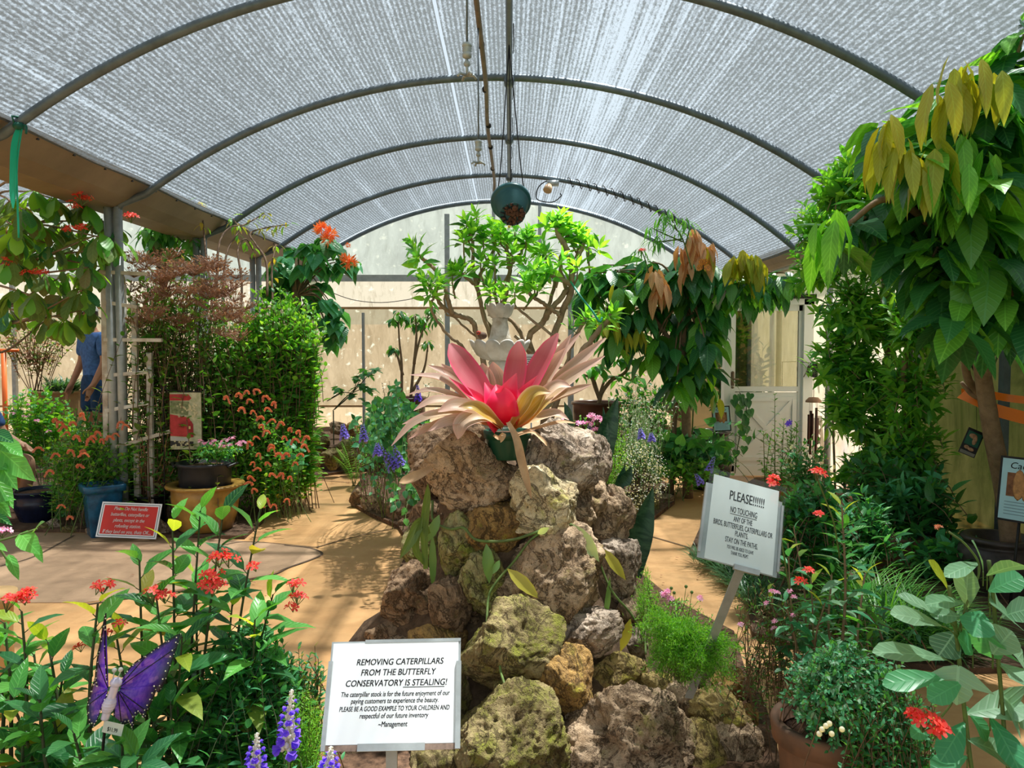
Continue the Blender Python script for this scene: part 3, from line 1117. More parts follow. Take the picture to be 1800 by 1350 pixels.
def blades(LV, base, n, L, Wd, rng, spread=.12, lean=.7, mi=0, droop=(.3, .9), shape='needle'):
    """grass clump."""
    base = np.asarray(base, float)
    ph = rng.uniform(0, 2 * PI, n)
    ln = rng.uniform(.05, lean, n)
    d = np.stack([np.cos(ph) * ln, np.sin(ph) * ln, np.ones(n)], -1)
    r = rng.uniform(0, 1, n) ** .5 * spread
    p = base + np.stack([np.cos(ph) * r, np.sin(ph) * r, np.zeros(n)], -1)
    nr = np.stack([-np.cos(ph), -np.sin(ph), ln], -1)
    # each blade bends outwards in segments
    u = np.linspace(0, 1, 7)
    Ls = L * rng.uniform(.6, 1.1, n)
    bend = rng.uniform(*droop, n)
    d = unit(d)
    out = np.stack([np.cos(ph), np.sin(ph), -np.full(n, .9)], -1)
    pos = p[:, None] + d[:, None] * (u[None] * Ls[:, None])[..., None] + out[:, None] * (bend[:, None] * Ls[:, None] * u[None] ** 2.2 * .55)[..., None]
    s = unit(np.stack([-np.sin(ph), np.cos(ph), np.zeros(n)], -1))
    w = Wd * np.array([.7, 1, 1, .9, .7, .45, .03]) / 2
    vv = np.stack([pos - s[:, None] * w[None, :, None], pos + s[:, None] * w[None, :, None]], 2).reshape(n, -1, 3)
    q = np.array([(2 * i, 2 * i + 1, 2 * i + 3, 2 * i + 2) for i in range(6)])
    f = (q[None] + (np.arange(n) * 14)[:, None, None]).reshape(-1, 4)
    uv = np.stack([np.repeat(u, 2), np.tile([0, 1], 7)], -1)
    LV.add(vv.reshape(-1, 3), f, np.tile(uv, (n, 1)), mi)


def plant(name, label, cat, base, LV, ST, lmats, smat, group=None, fname='foliage', sname='stem'):
    t = thing(name, label, cat, base, group)
    if ST is not None and ST.n:
        ST.build(sname, smat, t)
    if LV is not None and LV.n:
        LV.build(fname, lmats, t)
    return t


def pot_thing(name, label, c, prof, m, soil_r, soil_z, n=40, square=0.0, soilmat=None, scallop=None):
    t = thing(name, label, 'pot', c)
    b = MB()
    lathe(b, prof, c, n, square=square, scallop=scallop)
    b.build('body', m, t)
    b = MB()
    lathe(b, [(.001, soil_z + .012), (soil_r * .6, soil_z + .01), (soil_r, soil_z)], c, n, square=square)
    b.build('potting_soil', soilmat or M['mulch'], t)
    return t


def round_pot(h, rt, rb, belly=None, lip=.015, wall=.012, lip_h=None):
    """profile of a pot, outside bottom to inside bottom."""
    lip_h = lip_h or lip * 2
    pr = [(rb * .98, 0), (rb, .01)]
    if belly:
        for k in range(1, 9):
            t = k / 9
            pr.append((rb + (rt - rb) * t + (belly - max(rb, rt)) * math.sin(PI * t) + 0, .01 + (h - lip_h - .01) * t))
    else:
        pr += [(rb + (rt - rb) * t, .01 + (h - lip_h - .01) * t) for t in (.33, .66, .97)]
    pr += [(rt, h - lip_h), (rt + lip, h - lip_h * .8), (rt + lip * 1.05, h - lip_h * .3), (rt + lip * .7, h), (rt - wall * .4, h), (rt - wall, h - lip_h * .4), (rt - wall * 1.6, h * .6), (.001, h * .55)]
    return pr

# ================================================================== rocks
import bmesh
ICO = {}


def ico(s):
    if s not in ICO:
        bm = bmesh.new()
        bmesh.ops.create_icosphere(bm, subdivisions=s, radius=1)
        ICO[s] = (np.array([v.co[:] for v in bm.verts]), np.array([[v.index for v in f.verts] for f in bm.faces]))
        bm.free()
    return ICO[s]


def rock_mat(name, a, b, moss, moss_amt=.3, dark=(.16, .105, .065)):
    m, nt, out = mat(name)
    co = coord(nt)
    base = mixc(nt, ramp_f(nt, noise_n(nt, 9, 8, .7, co, .4), .40, .60), a, b)
    pit = nd(nt, 'ShaderNodeTexVoronoi')
    pit.inputs['Scale'].default_value = 46
    pit.inputs['Randomness'].default_value = 1.0
    nz = noise_n(nt, 34, 6, .75, co)
    pits = math_(nt, 'MULTIPLY', ramp_f(nt, pit.outputs['Distance'], .28, .06), ramp_f(nt, noise_n(nt, 11, 3, .6, co), .44, .60))
    crev = math_(nt, 'MAXIMUM', math_(nt, 'MULTIPLY', pits, .85), math_(nt, 'MULTIPLY', ramp_f(nt, nz, .48, .34), .8))
    fis = [math_(nt, 'MULTIPLY', ramp_f(nt, math_(nt, 'ABSOLUTE', math_(nt, 'SUBTRACT', noise_n(nt, s_, 7, .7, co, .6), .5)), w_, .0), k_) for s_, w_, k_ in ((7, .02, .75), (19, .028, .5))]
    crev = math_(nt, 'MAXIMUM', crev, math_(nt, 'MAXIMUM', fis[0], fis[1]))
    g = nt.nodes.new('ShaderNodeNewGeometry')
    sp = nt.nodes.new('ShaderNodeSeparateXYZ')
    nt.links.new(g.outputs['Normal'], sp.inputs[0])
    mo = ramp_f(nt, math_(nt, 'ADD', noise_n(nt, 6.0, 7, .72, co, .5), math_(nt, 'MULTIPLY', sp.outputs[2], .05)), .64 - moss_amt * .26, .74 - moss_amt * .20)
    mo = math_(nt, 'MULTIPLY', mo, math_(nt, 'MULTIPLY_ADD', ramp_f(nt, noise_n(nt, 26, 5, .7, co), .36, .56), .75, .2))
    mcol = mixc(nt, noise_n(nt, 40, 3, .6, co), tuple(x * .55 for x in moss), tuple(min(1, x * 1.45) for x in moss))
    base = mixc(nt, mo, base, mcol)
    base = mixc(nt, crev, base, dark)  # dark fissures; shade of pits and crevices is put into the colour
    p = nd(nt, 'ShaderNodeBsdfPrincipled')
    p.inputs['Roughness'].default_value = .88
    p.inputs['Specular IOR Level'].default_value = .2
    nt.links.new(base, p.inputs['Base Color'])
    hh = math_(nt, 'ADD', math_(nt, 'MULTIPLY', nz, .6), math_(nt, 'ADD', math_(nt, 'MULTIPLY', noise_n(nt, 110, 4, .7, co), .35), math_(nt, 'ADD', math_(nt, 'MULTIPLY', pits, -.9), math_(nt, 'MULTIPLY', fis[0], -.6))))
    nt.links.new(bump(nt, hh, 1.0, .022), p.inputs['Normal'])
    nt.links.new(p.outputs[0], out.inputs[0])
    return m


RM = {
    'tan': rock_mat('limestone_tan', (.74, .54, .36), (.36, .24, .14), (.28, .26, .06), .26),
    'grey': rock_mat('limestone_grey', (.76, .62, .49), (.38, .28, .20), (.28, .27, .08), .2),
    'pale': rock_mat('limestone_pale', (.92, .78, .50), (.62, .47, .25), (.47, .45, .08), .42),
    'moss': rock_mat('limestone_mossy', (.42, .33, .16), (.17, .13, .055), (.23, .24, .035), .72),
    'green': rock_mat('limestone_green', (.58, .52, .25), (.30, .26, .11), (.30, .35, .045), .72),
    'brown': rock_mat('limestone_brown', (.50, .33, .20), (.21, .13, .075), (.22, .20, .05), .22),
    'orange': rock_mat('limestone_orange', (.60, .36, .12), (.30, .17, .06), (.38, .33, .04), .4),
    'yellow': rock_mat('limestone_yellow', (.60, .45, .18), (.40, .28, .11), (.36, .33, .04), .55),
}


def rock_mesh(c, half, seed, ang=0.0, cuts=9, sub=5, rough=1.0, cut_lo=.58, holes=0):
    v, f = ico(sub)
    v = v.copy()
    rng = rnd(seed)
    for k in range(cuts):
        n = unit(rng.normal(0, 1, 3))
        o = rng.uniform(cut_lo, .92)
        t = np.maximum(0, v @ n - o)
        v -= t[:, None] * n * .93
    lo, hi = v.min(0), v.max(0)
    v = (v - (lo + hi) / 2) / ((hi - lo) / 2)
    dirs = unit(v)
    off = Vector(rng.uniform(-50, 50, 3))
    size = float(np.mean(half))
    disp = np.empty(len(v))
    hl = [(unit(rng.normal(0, 1, 3) + np.array((0, -1.6, .1))), rng.uniform(.16, .30)) for _ in range(holes)]
    fr, cl, tb = noise.fractal, noise.cell, noise.turbulence
    for i, q in enumerate(v):
        a = Vector(q) * 1.15 + off
        b = Vector(q) * (3.0 * max(size / .12, .7)) + off
        x = .17 * fr(a, .9, 2.1, 4) - .085 * abs(noise.noise(b)) * rough + .035 * fr(b * 2.2, .7, 2.2, 3) * rough
        disp[i] = x
    for n, w in hl:
        dd = np.linalg.norm(dirs - n, axis=1)
        disp -= .34 * np.exp(-(dd / w) ** 2)
    v = v + dirs * disp[:, None]
    lo, hi = np.percentile(v, .5, 0), np.percentile(v, 99.5, 0)
    v = (v - (lo + hi) / 2) / ((hi - lo) / 2)
    v = v * np.asarray(half)
    ca, sa = math.cos(ang), math.sin(ang)
    R = np.array([[ca, 0, sa], [0, 1, 0], [-sa, 0, ca]])
    return v @ R.T, f


def rock(x0, y0, x1, y1, Y, m, seed, label, deep=.8, ang=0.0, cuts=9, sub=5, name='limestone_rock', group=None, rough=1.0, holes=0, cut_lo=.58):
    """a boulder filling the outline x0..y1 at distance Y (its front face is nearer)."""
    c = P((x0 + x1) / 2, (y0 + y1) / 2, Y)
    hx, hz = (x1 - x0) / 2 * Y / FPX, (y1 - y0) / 2 * Y / FPX
    hy = deep * (hx + hz) / 2
    v, f = rock_mesh(c, (hx, hy, hz), seed, ang, cuts, sub, rough, cut_lo, holes)
    b = MB()
    b.add(v + c, f)
    o = b.build(name, RM[m], origin=c)
    return tag(o, label, 'rock', group)


PILE_C = V(.05, 3.62)


def pile_Y(px, py, back=.0):
    R = np.interp(py, [760, 900, 1000, 1100, 1200, 1350], [.30, .42, .46, .60, .76, .92])
    dx = (px - 915) * 3.1 / FPX
    return PILE_C[1] - math.sqrt(max(R * R - dx * dx, (.4 * R) ** 2)) + back


def prock(x0, y0, x1, y1, m, seed, label, back=.1, **kw):
    gx, gy = (x1 - x0) * .05, (y1 - y0) * .05
    Y = kw.pop('Y', None) or pile_Y((x0 + x1) / 2, (y0 + y1) / 2, back)
    return rock(x0 - gx, y0 - gy, x1 + gx, y1 + gy, Y, m, seed, label, **kw)


# the mortar core
b = MB()
prof = [(.86, .0), (.80, .10), (.70, .2), (.60, .3), (.50, .42), (.43, .6), (.40, .8), (.34, .95), (.25, 1.04), (.001, 1.05)]
lathe(b, prof, (0, 0, 0), 60)
vv = b.v[0]
for i in range(len(vv)):
    k = noise.fractal(Vector(vv[i]) * 4, .8, 2.1, 4)
    vv[i, :2] *= 1 + .10 * k
vv += np.array((PILE_C[0], PILE_C[1], .02))
o = b.build('rock_pile_core', plain('rubble_mortar', (.16, .105, .065), .95, 0, .2, 22, 1.0, .2, c2=(.07, .045, .03), bscale=70), origin=(PILE_C[0], PILE_C[1], 0))
tag(o, 'dark mortar and rubble mound filling the gaps between the stacked rocks', 'mound')

prock(722, 738, 850, 835, 'brown', 11, 'shadowed brown rock at the top of the pile, behind the drooping pale leaves', .22, cuts=6)
prock(724, 800, 790, 880, 'brown', 12, 'narrow brown rock on the pile edge under the dry curled leaf', .16)
prock(748, 762, 920, 895, 'tan', 13, 'broad flat-faced tan boulder just below the green plant pot', -.02, sub=6, cuts=11, deep=.6, ang=.12, cut_lo=.5)
prock(918, 746, 1042, 872, 'grey', 14, 'big grey pitted boulder on top of the pile beside the plant pot', .05, sub=6, cuts=6)
prock(1002, 760, 1072, 868, 'grey', 15, 'rounded pale boulder at the upper outer corner of the pile', .08, sub=6, cuts=4, holes=2)
prock(1000, 842, 1068, 905, 'tan', 16, 'tan hollowed rock wedged under the rounded pale boulder', .06, holes=2)
prock(1030, 856, 1112, 952, 'tan', 17, 'knobbly tan rock full of holes jutting from the pile side', .07, sub=6, cuts=4, holes=4)
prock(902, 822, 1012, 930, 'pale', 18, 'bright yellowish faceted rock under the brown dry leaf stalk', -.05, sub=6, cuts=13, cut_lo=.5)
prock(998, 884, 1046, 928, 'tan', 19, 'small tan stone beside the bright faceted rock', .03)
prock(818, 886, 928, 985, 'orange', 20, 'brown and green rock in shade under the broad flat boulder', .05, cuts=10)
prock(774, 902, 842, 1020, 'green', 21, 'upright green oval rock under the broad flat boulder', -.01, sub=6, cuts=5)
prock(708, 918, 782, 1002, 'green', 22, 'grey-green rock on the path edge of the pile, beside the upright oval rock', .08, cuts=8)
prock(722, 880, 785, 930, 'brown', 51, 'brown chunk tucked between the flat boulder and grey-green rock', .12)
prock(808, 972, 884, 1082, 'green', 23, 'mossy green rock in the middle with a vine leaf hanging over', -.0, sub=6, cuts=7)
prock(866, 1008, 940, 1082, 'tan', 24, 'pinkish tan rock behind the yellow vine leaf', .05)
prock(908, 920, 1062, 1086, 'tan', 25, 'large wedge-shaped rock with an orange top edge, pointing downward', -.03, sub=6, cuts=12, ang=.35, cut_lo=.5)
prock(1035, 948, 1124, 1062, 'grey', 26, 'rounded grey rock on the pile side below the knobbly rock', .05, sub=6, cuts=5)
prock(676, 990, 775, 1105, 'brown', 27, 'big brown rock with a dark hollow above the white sign', .05, sub=6, cuts=7, holes=3)
prock(758, 1015, 826, 1120, 'brown', 28, 'smooth brown rock beside the hollowed brown rock', .0, cuts=7)
prock(952, 1036, 1020, 1112, 'brown', 29, 'shadowed brown rock under the wedge-shaped rock', .08)
prock(972, 1068, 1092, 1155, 'grey', 30, 'grey craggy rock leaning over the pebbly mortar', -.0, sub=6, ang=-.4, cuts=11)
prock(1080, 1050, 1134, 1120, 'tan', 31, 'tan rock beside the yellow hanging vine leaf', .06)
prock(1088, 1104, 1138, 1152, 'grey', 32, 'small grey stone at the fern edge of the pile', .05)
prock(816, 1056, 986, 1204, 'moss', 33, 'great round mossy boulder in the middle of the pile', -.04, sub=6, cuts=5, rough=.7)
prock(944, 1138, 1040, 1254, 'orange', 34, 'rusty orange block with a green edge, beside the round mossy boulder', -.02, sub=6, cuts=10, cut_lo=.5)
prock(1034, 1148, 1135, 1214, 'yellow', 35, 'mossy yellow double-lobed rock above the craggy base boulder', .03, sub=6, cuts=5)
prock(800, 1205, 992, 1420, 'moss', 36, 'wide mossy boulder at the foot of the pile, beside the white sign', -.04, sub=6, cuts=6, rough=1.2)
prock(990, 1200, 1216, 1400, 'tan', 37, 'craggy pale boulder full of holes at the foot of the pile', -.06, sub=6, cuts=7, holes=5, rough=1.4, ang=.25)
prock(1112, 1182, 1192, 1262, 'yellow', 38, 'mossy yellow slab below the bright green fern', .1, Y=3.0)
prock(1164, 1196, 1222, 1276, 'tan', 39, 'small tan rock beside the sign stake', .1, Y=2.95)
prock(1206, 1212, 1312, 1298, 'yellow', 40, 'yellow mossy rock at the foot of the leaning sign stake', .1, Y=2.9, sub=6, cuts=8)
prock(1250, 1178, 1308, 1250, 'orange', 41, 'orange-brown rock behind the fern, near the dark gap', .1, Y=3.05)
prock(1288, 1188, 1326, 1245, 'brown', 52, 'narrow brown rock at the outer end of the pile, behind the orange one', .1, Y=3.1)
prock(1172, 1272, 1274, 1380, 'yellow', 42, 'green-topped yellow rock beside the craggy base boulder', .1, Y=2.8, sub=6, cuts=9)
prock(1236, 1262, 1344, 1400, 'tan', 43, 'tan layered rock at the outer foot of the pile', .1, Y=2.85, sub=6, cuts=8)
prock(1278, 1236, 1330, 1292, 'orange', 53, 'rust coloured rock between the yellow mossy rock and layered tan rock', .1, Y=2.98)
prock(648, 1082, 742, 1150, 'brown', 44, 'brown rubble rock resting on the path above the white sign', .12, cuts=8)
prock(716, 1098, 820, 1180, 'orange', 45, 'reddish rubble rock half hidden behind the white sign', .06)
prock(640, 1130, 760, 1290, 'brown', 46, 'large dark rock behind the white sign', .05)
prock(750, 1150, 830, 1300, 'moss', 47, 'dark mossy rock between the white sign and round boulder', .04)
prock(590, 1260, 730, 1420, 'brown', 48, 'dark base rock below the white sign', .0)
prock(720, 1290, 830, 1420, 'moss', 49, 'mossy base rock behind the sign post', .0)
# pebbles set in the mortar: far too small to tell apart
b = MB()
rng = rnd(5)
v0, f0 = ico(2)
for k in range(620):
    px, py = [(rng.normal(1075, 35), rng.normal(1210, 22)), (rng.normal(900, 60), rng.normal(1215, 12)), (rng.normal(960, 40), rng.normal(1130, 25)), (rng.normal(820, 12), rng.normal(1090, 30)), (rng.normal(930, 30), rng.normal(1000, 30)), (rng.normal(760, 50), rng.normal(1135, 15)), (rng.normal(880, 90), rng.normal(895, 14))][k % 7]
    R = np.interp(py, [760, 900, 1000, 1100, 1200, 1350], [.25, .37, .415, .50, .62, .74])
    dx = (px - 915) * 3.2 / FPX
    if R * R - dx * dx < .02:
        continue
    q = P(px, py, PILE_C[1] - math.sqrt(R * R - dx * dx))
    s = rng.uniform(.006, .015)
    b.add(v0 * (s * rng.uniform(.7, 1.3, 3)) + q, f0)
o = b.build('pebbles', RM['brown'])
tag(o, 'small pebbles pressed into the dark mortar between the stacked rocks', 'pebbles', kind='stuff')

# edging stones round the island bed and mossy stones farther back
for k, (x0, y0, x1, y1, Y, m, lab) in enumerate((
        (614, 858, 648, 895, None, 'brown', 'small edging stone at the outermost turn of the blue-flowered bed'),
        (634, 866, 676, 905, None, 'tan', 'tan angular edging stone below the blue flower spikes'),
        (660, 885, 690, 912, None, 'brown', 'low brown edging stone between two bigger ones by the path'),
        (676, 880, 734, 922, None, 'brown', 'big brown edging stone nearest the rock pile on the wide path side'),
        (700, 910, 726, 934, None, 'brown', 'little brown stone touching the path under the leaf blades'),
        (1086, 880, 1122, 925, None, 'moss', 'mossy edging stone close behind the rock pile, by the snake plant blades'),
        (1118, 868, 1160, 905, None, 'moss', 'mossy edging stone under the white-speckled plant'),
        (1148, 868, 1186, 892, None, 'tan', 'outermost edging stone on the door side of the island bed'),
        (1076, 905, 1110, 938, None, 'moss', 'mossy stone in the gap between snake plant and pile'),
)):
    Y = G(0, y1 - 2)[1]
    rock(x0, y0, x1, y1, Y + .05, m, 100 + k, lab, name='edging_stone', sub=5)
for k, (x0, y0, x1, y1, Y, m, lab) in enumerate((
        (566, 788, 606, 826, 9.2, 'moss', 'mossy stone at the bed edge beside the coral shrimp plants'),
        (590, 770, 632, 800, 9.6, 'green', 'bright mossy rock topping the low wall behind the path'),
        (606, 790, 640, 825, 9.3, 'moss', 'mossy rock in the low wall, just behind the pale path end'),
        (580, 740, 612, 765, 10.4, 'tan', 'tan rock on the back row of the low wall'),
        (606, 742, 640, 772, 10.3, 'orange', 'yellowish rock on the back row of the low wall near the fern'),
        (540, 760, 580, 800, 9.6, 'moss', 'dark mossy rock half under the green shrub'),
        (655, 726, 678, 756, 10.4, 'brown', 'lone brown rock beside the brown back pot'),
        (520, 790, 566, 830, 9.0, 'moss', 'low mossy rock behind the coral flower heads'),
        (1130, 740, 1180, 780, 9.0, 'tan', 'tan rock in the shade under the cacao leaves'),
        (1168, 690, 1210, 740, 9.4, 'grey', 'grey rock piled at the foot of the cacao trunk'),
)):
    rock(x0, y0, x1, y1, Y, m, 140 + k, lab, name='garden_rock', sub=5)
for k, (x0, y0, x1, y1, m, lab) in enumerate(((82, 912, 108, 936, 'grey', 'pale grey stone between the two blue pots'), (64, 918, 90, 938, 'moss', 'dark mossy stone in front of the round blue pot'), (150, 922, 172, 944, 'tan', 'tan stone at the corner of the red sign'),
                                              (262, 912, 300, 946, 'grey', 'grey stone between the red sign and gold pot'), (108, 924, 138, 940, 'moss', 'flat mossy stone below the yellow leaf'))):
    Y = G(0, y1)[1]
    rock(x0, y0, x1, y1, Y + .1, m, 170 + k, lab, name='garden_rock', sub=4)

# ================================================================== middle of the place
def grad_leaf(name, stops, edge=None, trans=.3, rough=.35, streak=.3):
    """long leaf whose colour runs from base (0) to tip (1), faint lengthwise streaks, paler margins."""
    m, nt, out = mat(name)
    uv = nt.nodes.new('ShaderNodeTexCoord').outputs['UV']
    sp = nt.nodes.new('ShaderNodeSeparateXYZ')
    nt.links.new(uv, sp.inputs[0])
    base = ramp(nt, sp.outputs[0], stops)
    mp = nt.nodes.new('ShaderNodeMapping')
    mp.inputs['Scale'].default_value = (1.2, 16, 1)
    nt.links.new(uv, mp.inputs[0])
    st = noise_n(nt, 1.0, 4, .6, mp.outputs[0])
    base = mixc(nt, math_(nt, 'MULTIPLY', ramp_f(nt, st, .4, .7), streak), base, (.92, .80, .70))
    if edge:
        av = math_(nt, 'ABSOLUTE', math_(nt, 'SUBTRACT', sp.outputs[1], .5))
        base = mixc(nt, math_(nt, 'MULTIPLY', ramp_f(nt, av, .38, .5), .85), base, edge)
    b = nd(nt, 'ShaderNodeBsdfPrincipled')
    b.inputs['Roughness'].default_value = rough
    nt.links.new(base, b.inputs['Base Color'])
    t = nd(nt, 'ShaderNodeBsdfTranslucent')
    nt.links.new(mixc(nt, 1.0, base, (1.3, 1.0, .8), 'MULTIPLY'), t.inputs[0])
    mx = nt.nodes.new('ShaderNodeMixShader')
    mx.inputs[0].default_value = trans
    nt.links.new(b.outputs[0], mx.inputs[1])
    nt.links.new(t.outputs[0], mx.inputs[2])
    nt.links.new(mx.outputs[0], out.inputs[0])
    return m


M['brom_pink'] = grad_leaf('hot_pink_leaf', [(0, (.80, .008, .03)), (.35, (.86, .012, .08)), (.7, (.80, .03, .12)), (1, (.80, .14, .22))], (.88, .08, .20), .25, .38, .0)
M['brom_rose'] = grad_leaf('rose_leaf', [(0, (.86, .015, .07)), (.3, (.78, .10, .17)), (.75, (.52, .10, .12)), (1, (.74, .28, .32))], (.86, .06, .20), .2, .5, .04)
M['brom_pale'] = grad_leaf('pale_beige_leaf', [(0, (.50, .28, .04)), (.3, (.50, .34, .14)), (.65, (.48, .34, .23)), (1, (.70, .42, .35))], (.80, .50, .43), .22, .5, .35)
M['brom_olive'] = grad_leaf('olive_gold_leaf', [(0, (.42, .22, .02)), (.5, (.46, .31, .02)), (.85, (.42, .30, .07)), (1, (.74, .48, .38))], (.80, .52, .36), .25, .35, .2)

BY = 3.28
t = thing('potted_bromeliad', 'hot pink and beige bromeliad in a green plastic pot on top of the rock pile', 'bromeliad', P(892, 812, BY))
base_px = P(892, 806, BY)
b = MB()
lathe(b, [(.066, 0), (.070, .004), (.092, .085), (.092, .088), (.101, .09), (.103, .122), (.097, .124), (.090, .12), (.083, .07), (.001, .065)], base_px, 40)
b.build('pot', plain('green_plastic_pot', (.012, .075, .04), .4, 0, .1, 10, .03), t)
b = MB()
lathe(b, [(.001, .112), (.06, .112), (.09, .104)], base_px, 24)
b.build('potting_soil', M['mulch'], t)


def brom(lst, name, m, gut, k=7, wp=(.5, .6, .75, .9, 1, 1, .93, .72, .12), wk=.9):
    for pts, w, dys, up in lst:
        b = MB()
        q = [P(x, y, BY + dy) for (x, y), dy in zip(pts, dys)]
        strap(b, q, w * BY / FPX * wk, up, gut, k=k, nx=7, wprof=list(wp))
        b.build(name, m, t)


inner = [
    ([(872, 742), (846, 690), (815, 645), (791, 604)], 52, (0, .02, .06, .10), (.2, -.9, .5)),
    ([(893, 742), (900, 690), (907, 645), (912, 600)], 44, (0, .02, .05, .06), (0, -1, .3)),
    ([(900, 740), (925, 690), (950, 640), (981, 586)], 42, (0, .03, .06, .08), (-.3, -.9, .4)),
]
brom(inner, 'rose_leaf', M['brom_rose'], .35)
core = [
    ([(870, 745), (845, 712), (818, 690), (789, 664)], 30, (-.03, -.03, -.01, .0), (.2, -.5, .8)),
    ([(895, 748), (893, 715), (898, 690), (908, 656)], 60, (-.05, -.08, -.09, -.08), (-.3, -.8, .5)),
    ([(880, 748), (872, 720), (864, 695), (852, 672)], 56, (-.04, -.07, -.06, -.03), (.3, -.8, .5)),
    ([(886, 748), (882, 728), (880, 700), (872, 676)], 66, (-.06, -.10, -.10, -.06), (0, -.9, .4)),
    ([(900, 745), (912, 712), (925, 688), (945, 660)], 32, (-.02, -.03, -.0, .0), (-.4, -.8, .5)),
]
brom(core, 'pink_leaf', M['brom_pink'], .6, wp=(.7, .8, .9, 1, .95, .8, .55, .3, .03))
pale = [
    ([(862, 742), (815, 695), (775, 668), (720, 659)], 36, (0, .03, .05, .05), (0, -.35, .95)),
    ([(870, 742), (815, 712), (765, 706), (727, 722)], 30, (-.04, -.07, -.10, -.12), (0, -.5, .9)),
    ([(868, 748), (800, 728), (735, 742), (688, 784)], 30, (-.05, -.12, -.16, -.18), (-.2, -.5, .9)),
    ([(866, 748), (805, 730), (755, 732), (707, 746)], 28, (-.02, -.05, -.07, -.08), (0, -.5, .9)),
    ([(882, 755), (850, 735), (815, 745), (805, 772)], 42, (-.08, -.16, -.2, -.2), (-.1, -.7, .7)),
    ([(872, 745), (835, 722), (800, 715), (770, 724)], 38, (-.05, -.12, -.16, -.18), (0, -.7, .7)),
    ([(905, 740), (945, 685), (975, 640), (1004, 588)], 38, (.03, .07, .1, .12), (-.3, -.8, .5)),
    ([(903, 742), (940, 695), (968, 650), (994, 612)], 42, (.0, .03, .05, .05), (-.35, -.8, .5)),
    ([(908, 744), (960, 700), (1010, 660), (1063, 626)], 36, (0, .02, .04, .04), (-.2, -.75, .65)),
    ([(908, 742), (965, 690), (1015, 640), (1064, 594)], 34, (.02, .06, .1, .12), (-.3, -.8, .5)),
    ([(910, 746), (945, 708), (978, 680), (1004, 680)], 34, (-.03, -.04, -.05, -.06), (-.2, -.6, .8)),
    ([(882, 735), (876, 690), (870, 660), (866, 636)], 44, (.06, .1, .13, .14), (0, -1, .3)),
    ([(872, 735), (858, 690), (850, 660), (848, 638)], 44, (.06, .1, .13, .14), (.1, -1, .3)),
    ([(865, 738), (830, 690), (800, 665), (776, 640)], 36, (.05, .1, .14, .16), (.2, -.9, .5)),
]
pale += [
    ([(868, 750), (812, 738), (760, 752), (718, 772)], 26, (-.04, -.09, -.12, -.13), (-.1, -.6, .8)),
    ([(864, 744), (810, 704), (760, 688), (715, 694)], 24, (.0, .0, .0, .0), (0, -.4, .9)),
    ([(912, 744), (962, 708), (1012, 688), (1040, 676)], 26, (.02, .03, .03, .02), (-.1, -.6, .8)),
    ([(906, 740), (950, 672), (985, 625), (1022, 583)], 26, (.05, .1, .14, .17), (-.3, -.8, .5)),
    ([(876, 752), (838, 740), (790, 742), (752, 758)], 30, (-.08, -.14, -.18, -.19), (0, -.7, .7)),
    ([(905, 752), (940, 738), (975, 728), (1000, 738)], 26, (-.06, -.09, -.1, -.1), (0, -.6, .8)),
    ([(862, 738), (822, 690), (790, 660), (752, 642)], 26, (.06, .1, .13, .15), (.1, -.7, .7)),
]
brom(pale, 'pale_leaf', M['brom_pale'], .45, wp=(.45, .55, .75, .95, 1, .96, .8, .5, .06), wk=.84)
olive = [
    ([(898, 752), (918, 722), (940, 692), (968, 690)], 44, (-.09, -.15, -.18, -.19), (-.2, -.7, .7)),
    ([(902, 754), (928, 728), (948, 706), (960, 690)], 40, (-.08, -.15, -.18, -.18), (-.45, -.8, .4)),
    ([(906, 752), (928, 738), (952, 716), (972, 700)], 30, (-.05, -.09, -.12, -.12), (-.45, -.7, .5)),
    ([(884, 752), (856, 730), (832, 716), (806, 716)], 36, (-.09, -.16, -.19, -.2), (0, -.75, .65)),
]
brom(olive, 'olive_leaf', M['brom_olive'], .5, wp=(.4, .6, .85, 1, 1, .9, .7, .45, .06), wk=.74)
dry = [
    ([(893, 742), (908, 772), (918, 815), (934, 876)], 16, (-.14, -.2, -.22, -.24), (0, -1, .2)),
    ([(900, 765), (945, 752), (985, 742), (1012, 744)], 9, (-.1, -.12, -.08, -.06), (0, -.6, .8)),
    ([(905, 768), (935, 760), (955, 775), (962, 784)], 8, (-.12, -.16, -.17, -.17), (0, -.6, .8)),
    ([(868, 765), (878, 770), (885, 765), (880, 778)], 10, (-.14, -.18, -.2, -.2), (0, -1, .3)),
    ([(760, 822), (742, 832), (720, 842), (702, 848)], 20, (-.1, -.14, -.15, -.16), (0, -.8, .5)),
]
brom(dry, 'dry_leaf', M['dry'], .3)

# fountain
M['stone'] = plain('cast_stone', (.60, .57, .52), .8, 0, .13, 8, .25, c2=(.42, .38, .32))
FY = 5.8
fc = P(879, 700, FY)[:2]
t = thing('garden_fountain', 'three-tiered cast stone fountain with scalloped bowls behind the bromeliad', 'fountain', (fc[0], FY, 0))


def scal(nl, amp, zamp, rows):
    def s(a, i):
        k = rows[i] if i < len(rows) else 0
        w = np.abs(np.sin(a * nl / 2)) ** .6
        return 1 + amp * k * (w - .5), zamp * k * (w - .6)
    return s


def bowl(nm, ztop, r, h, nl):
    b = MB()
    pr = [(r * .22, 0), (r * .34, h * .06), (r * .62, h * .22), (r * .84, h * .45), (r * .95, h * .72), (r * 1.0, h * .94), (r * .97, h), (r * .92, h * .96), (r * .88, h * .8), (r * .7, h * .55), (.001, h * .45)]
    rows = [0, .1, .5, .8, 1, 1, 1, 1, .9, .3, 0]
    lathe(b, pr, (fc[0], FY, ztop - h), 240, scallop=scal(nl, .10, h * .22, rows))
    b.build(nm, M['stone'], t)


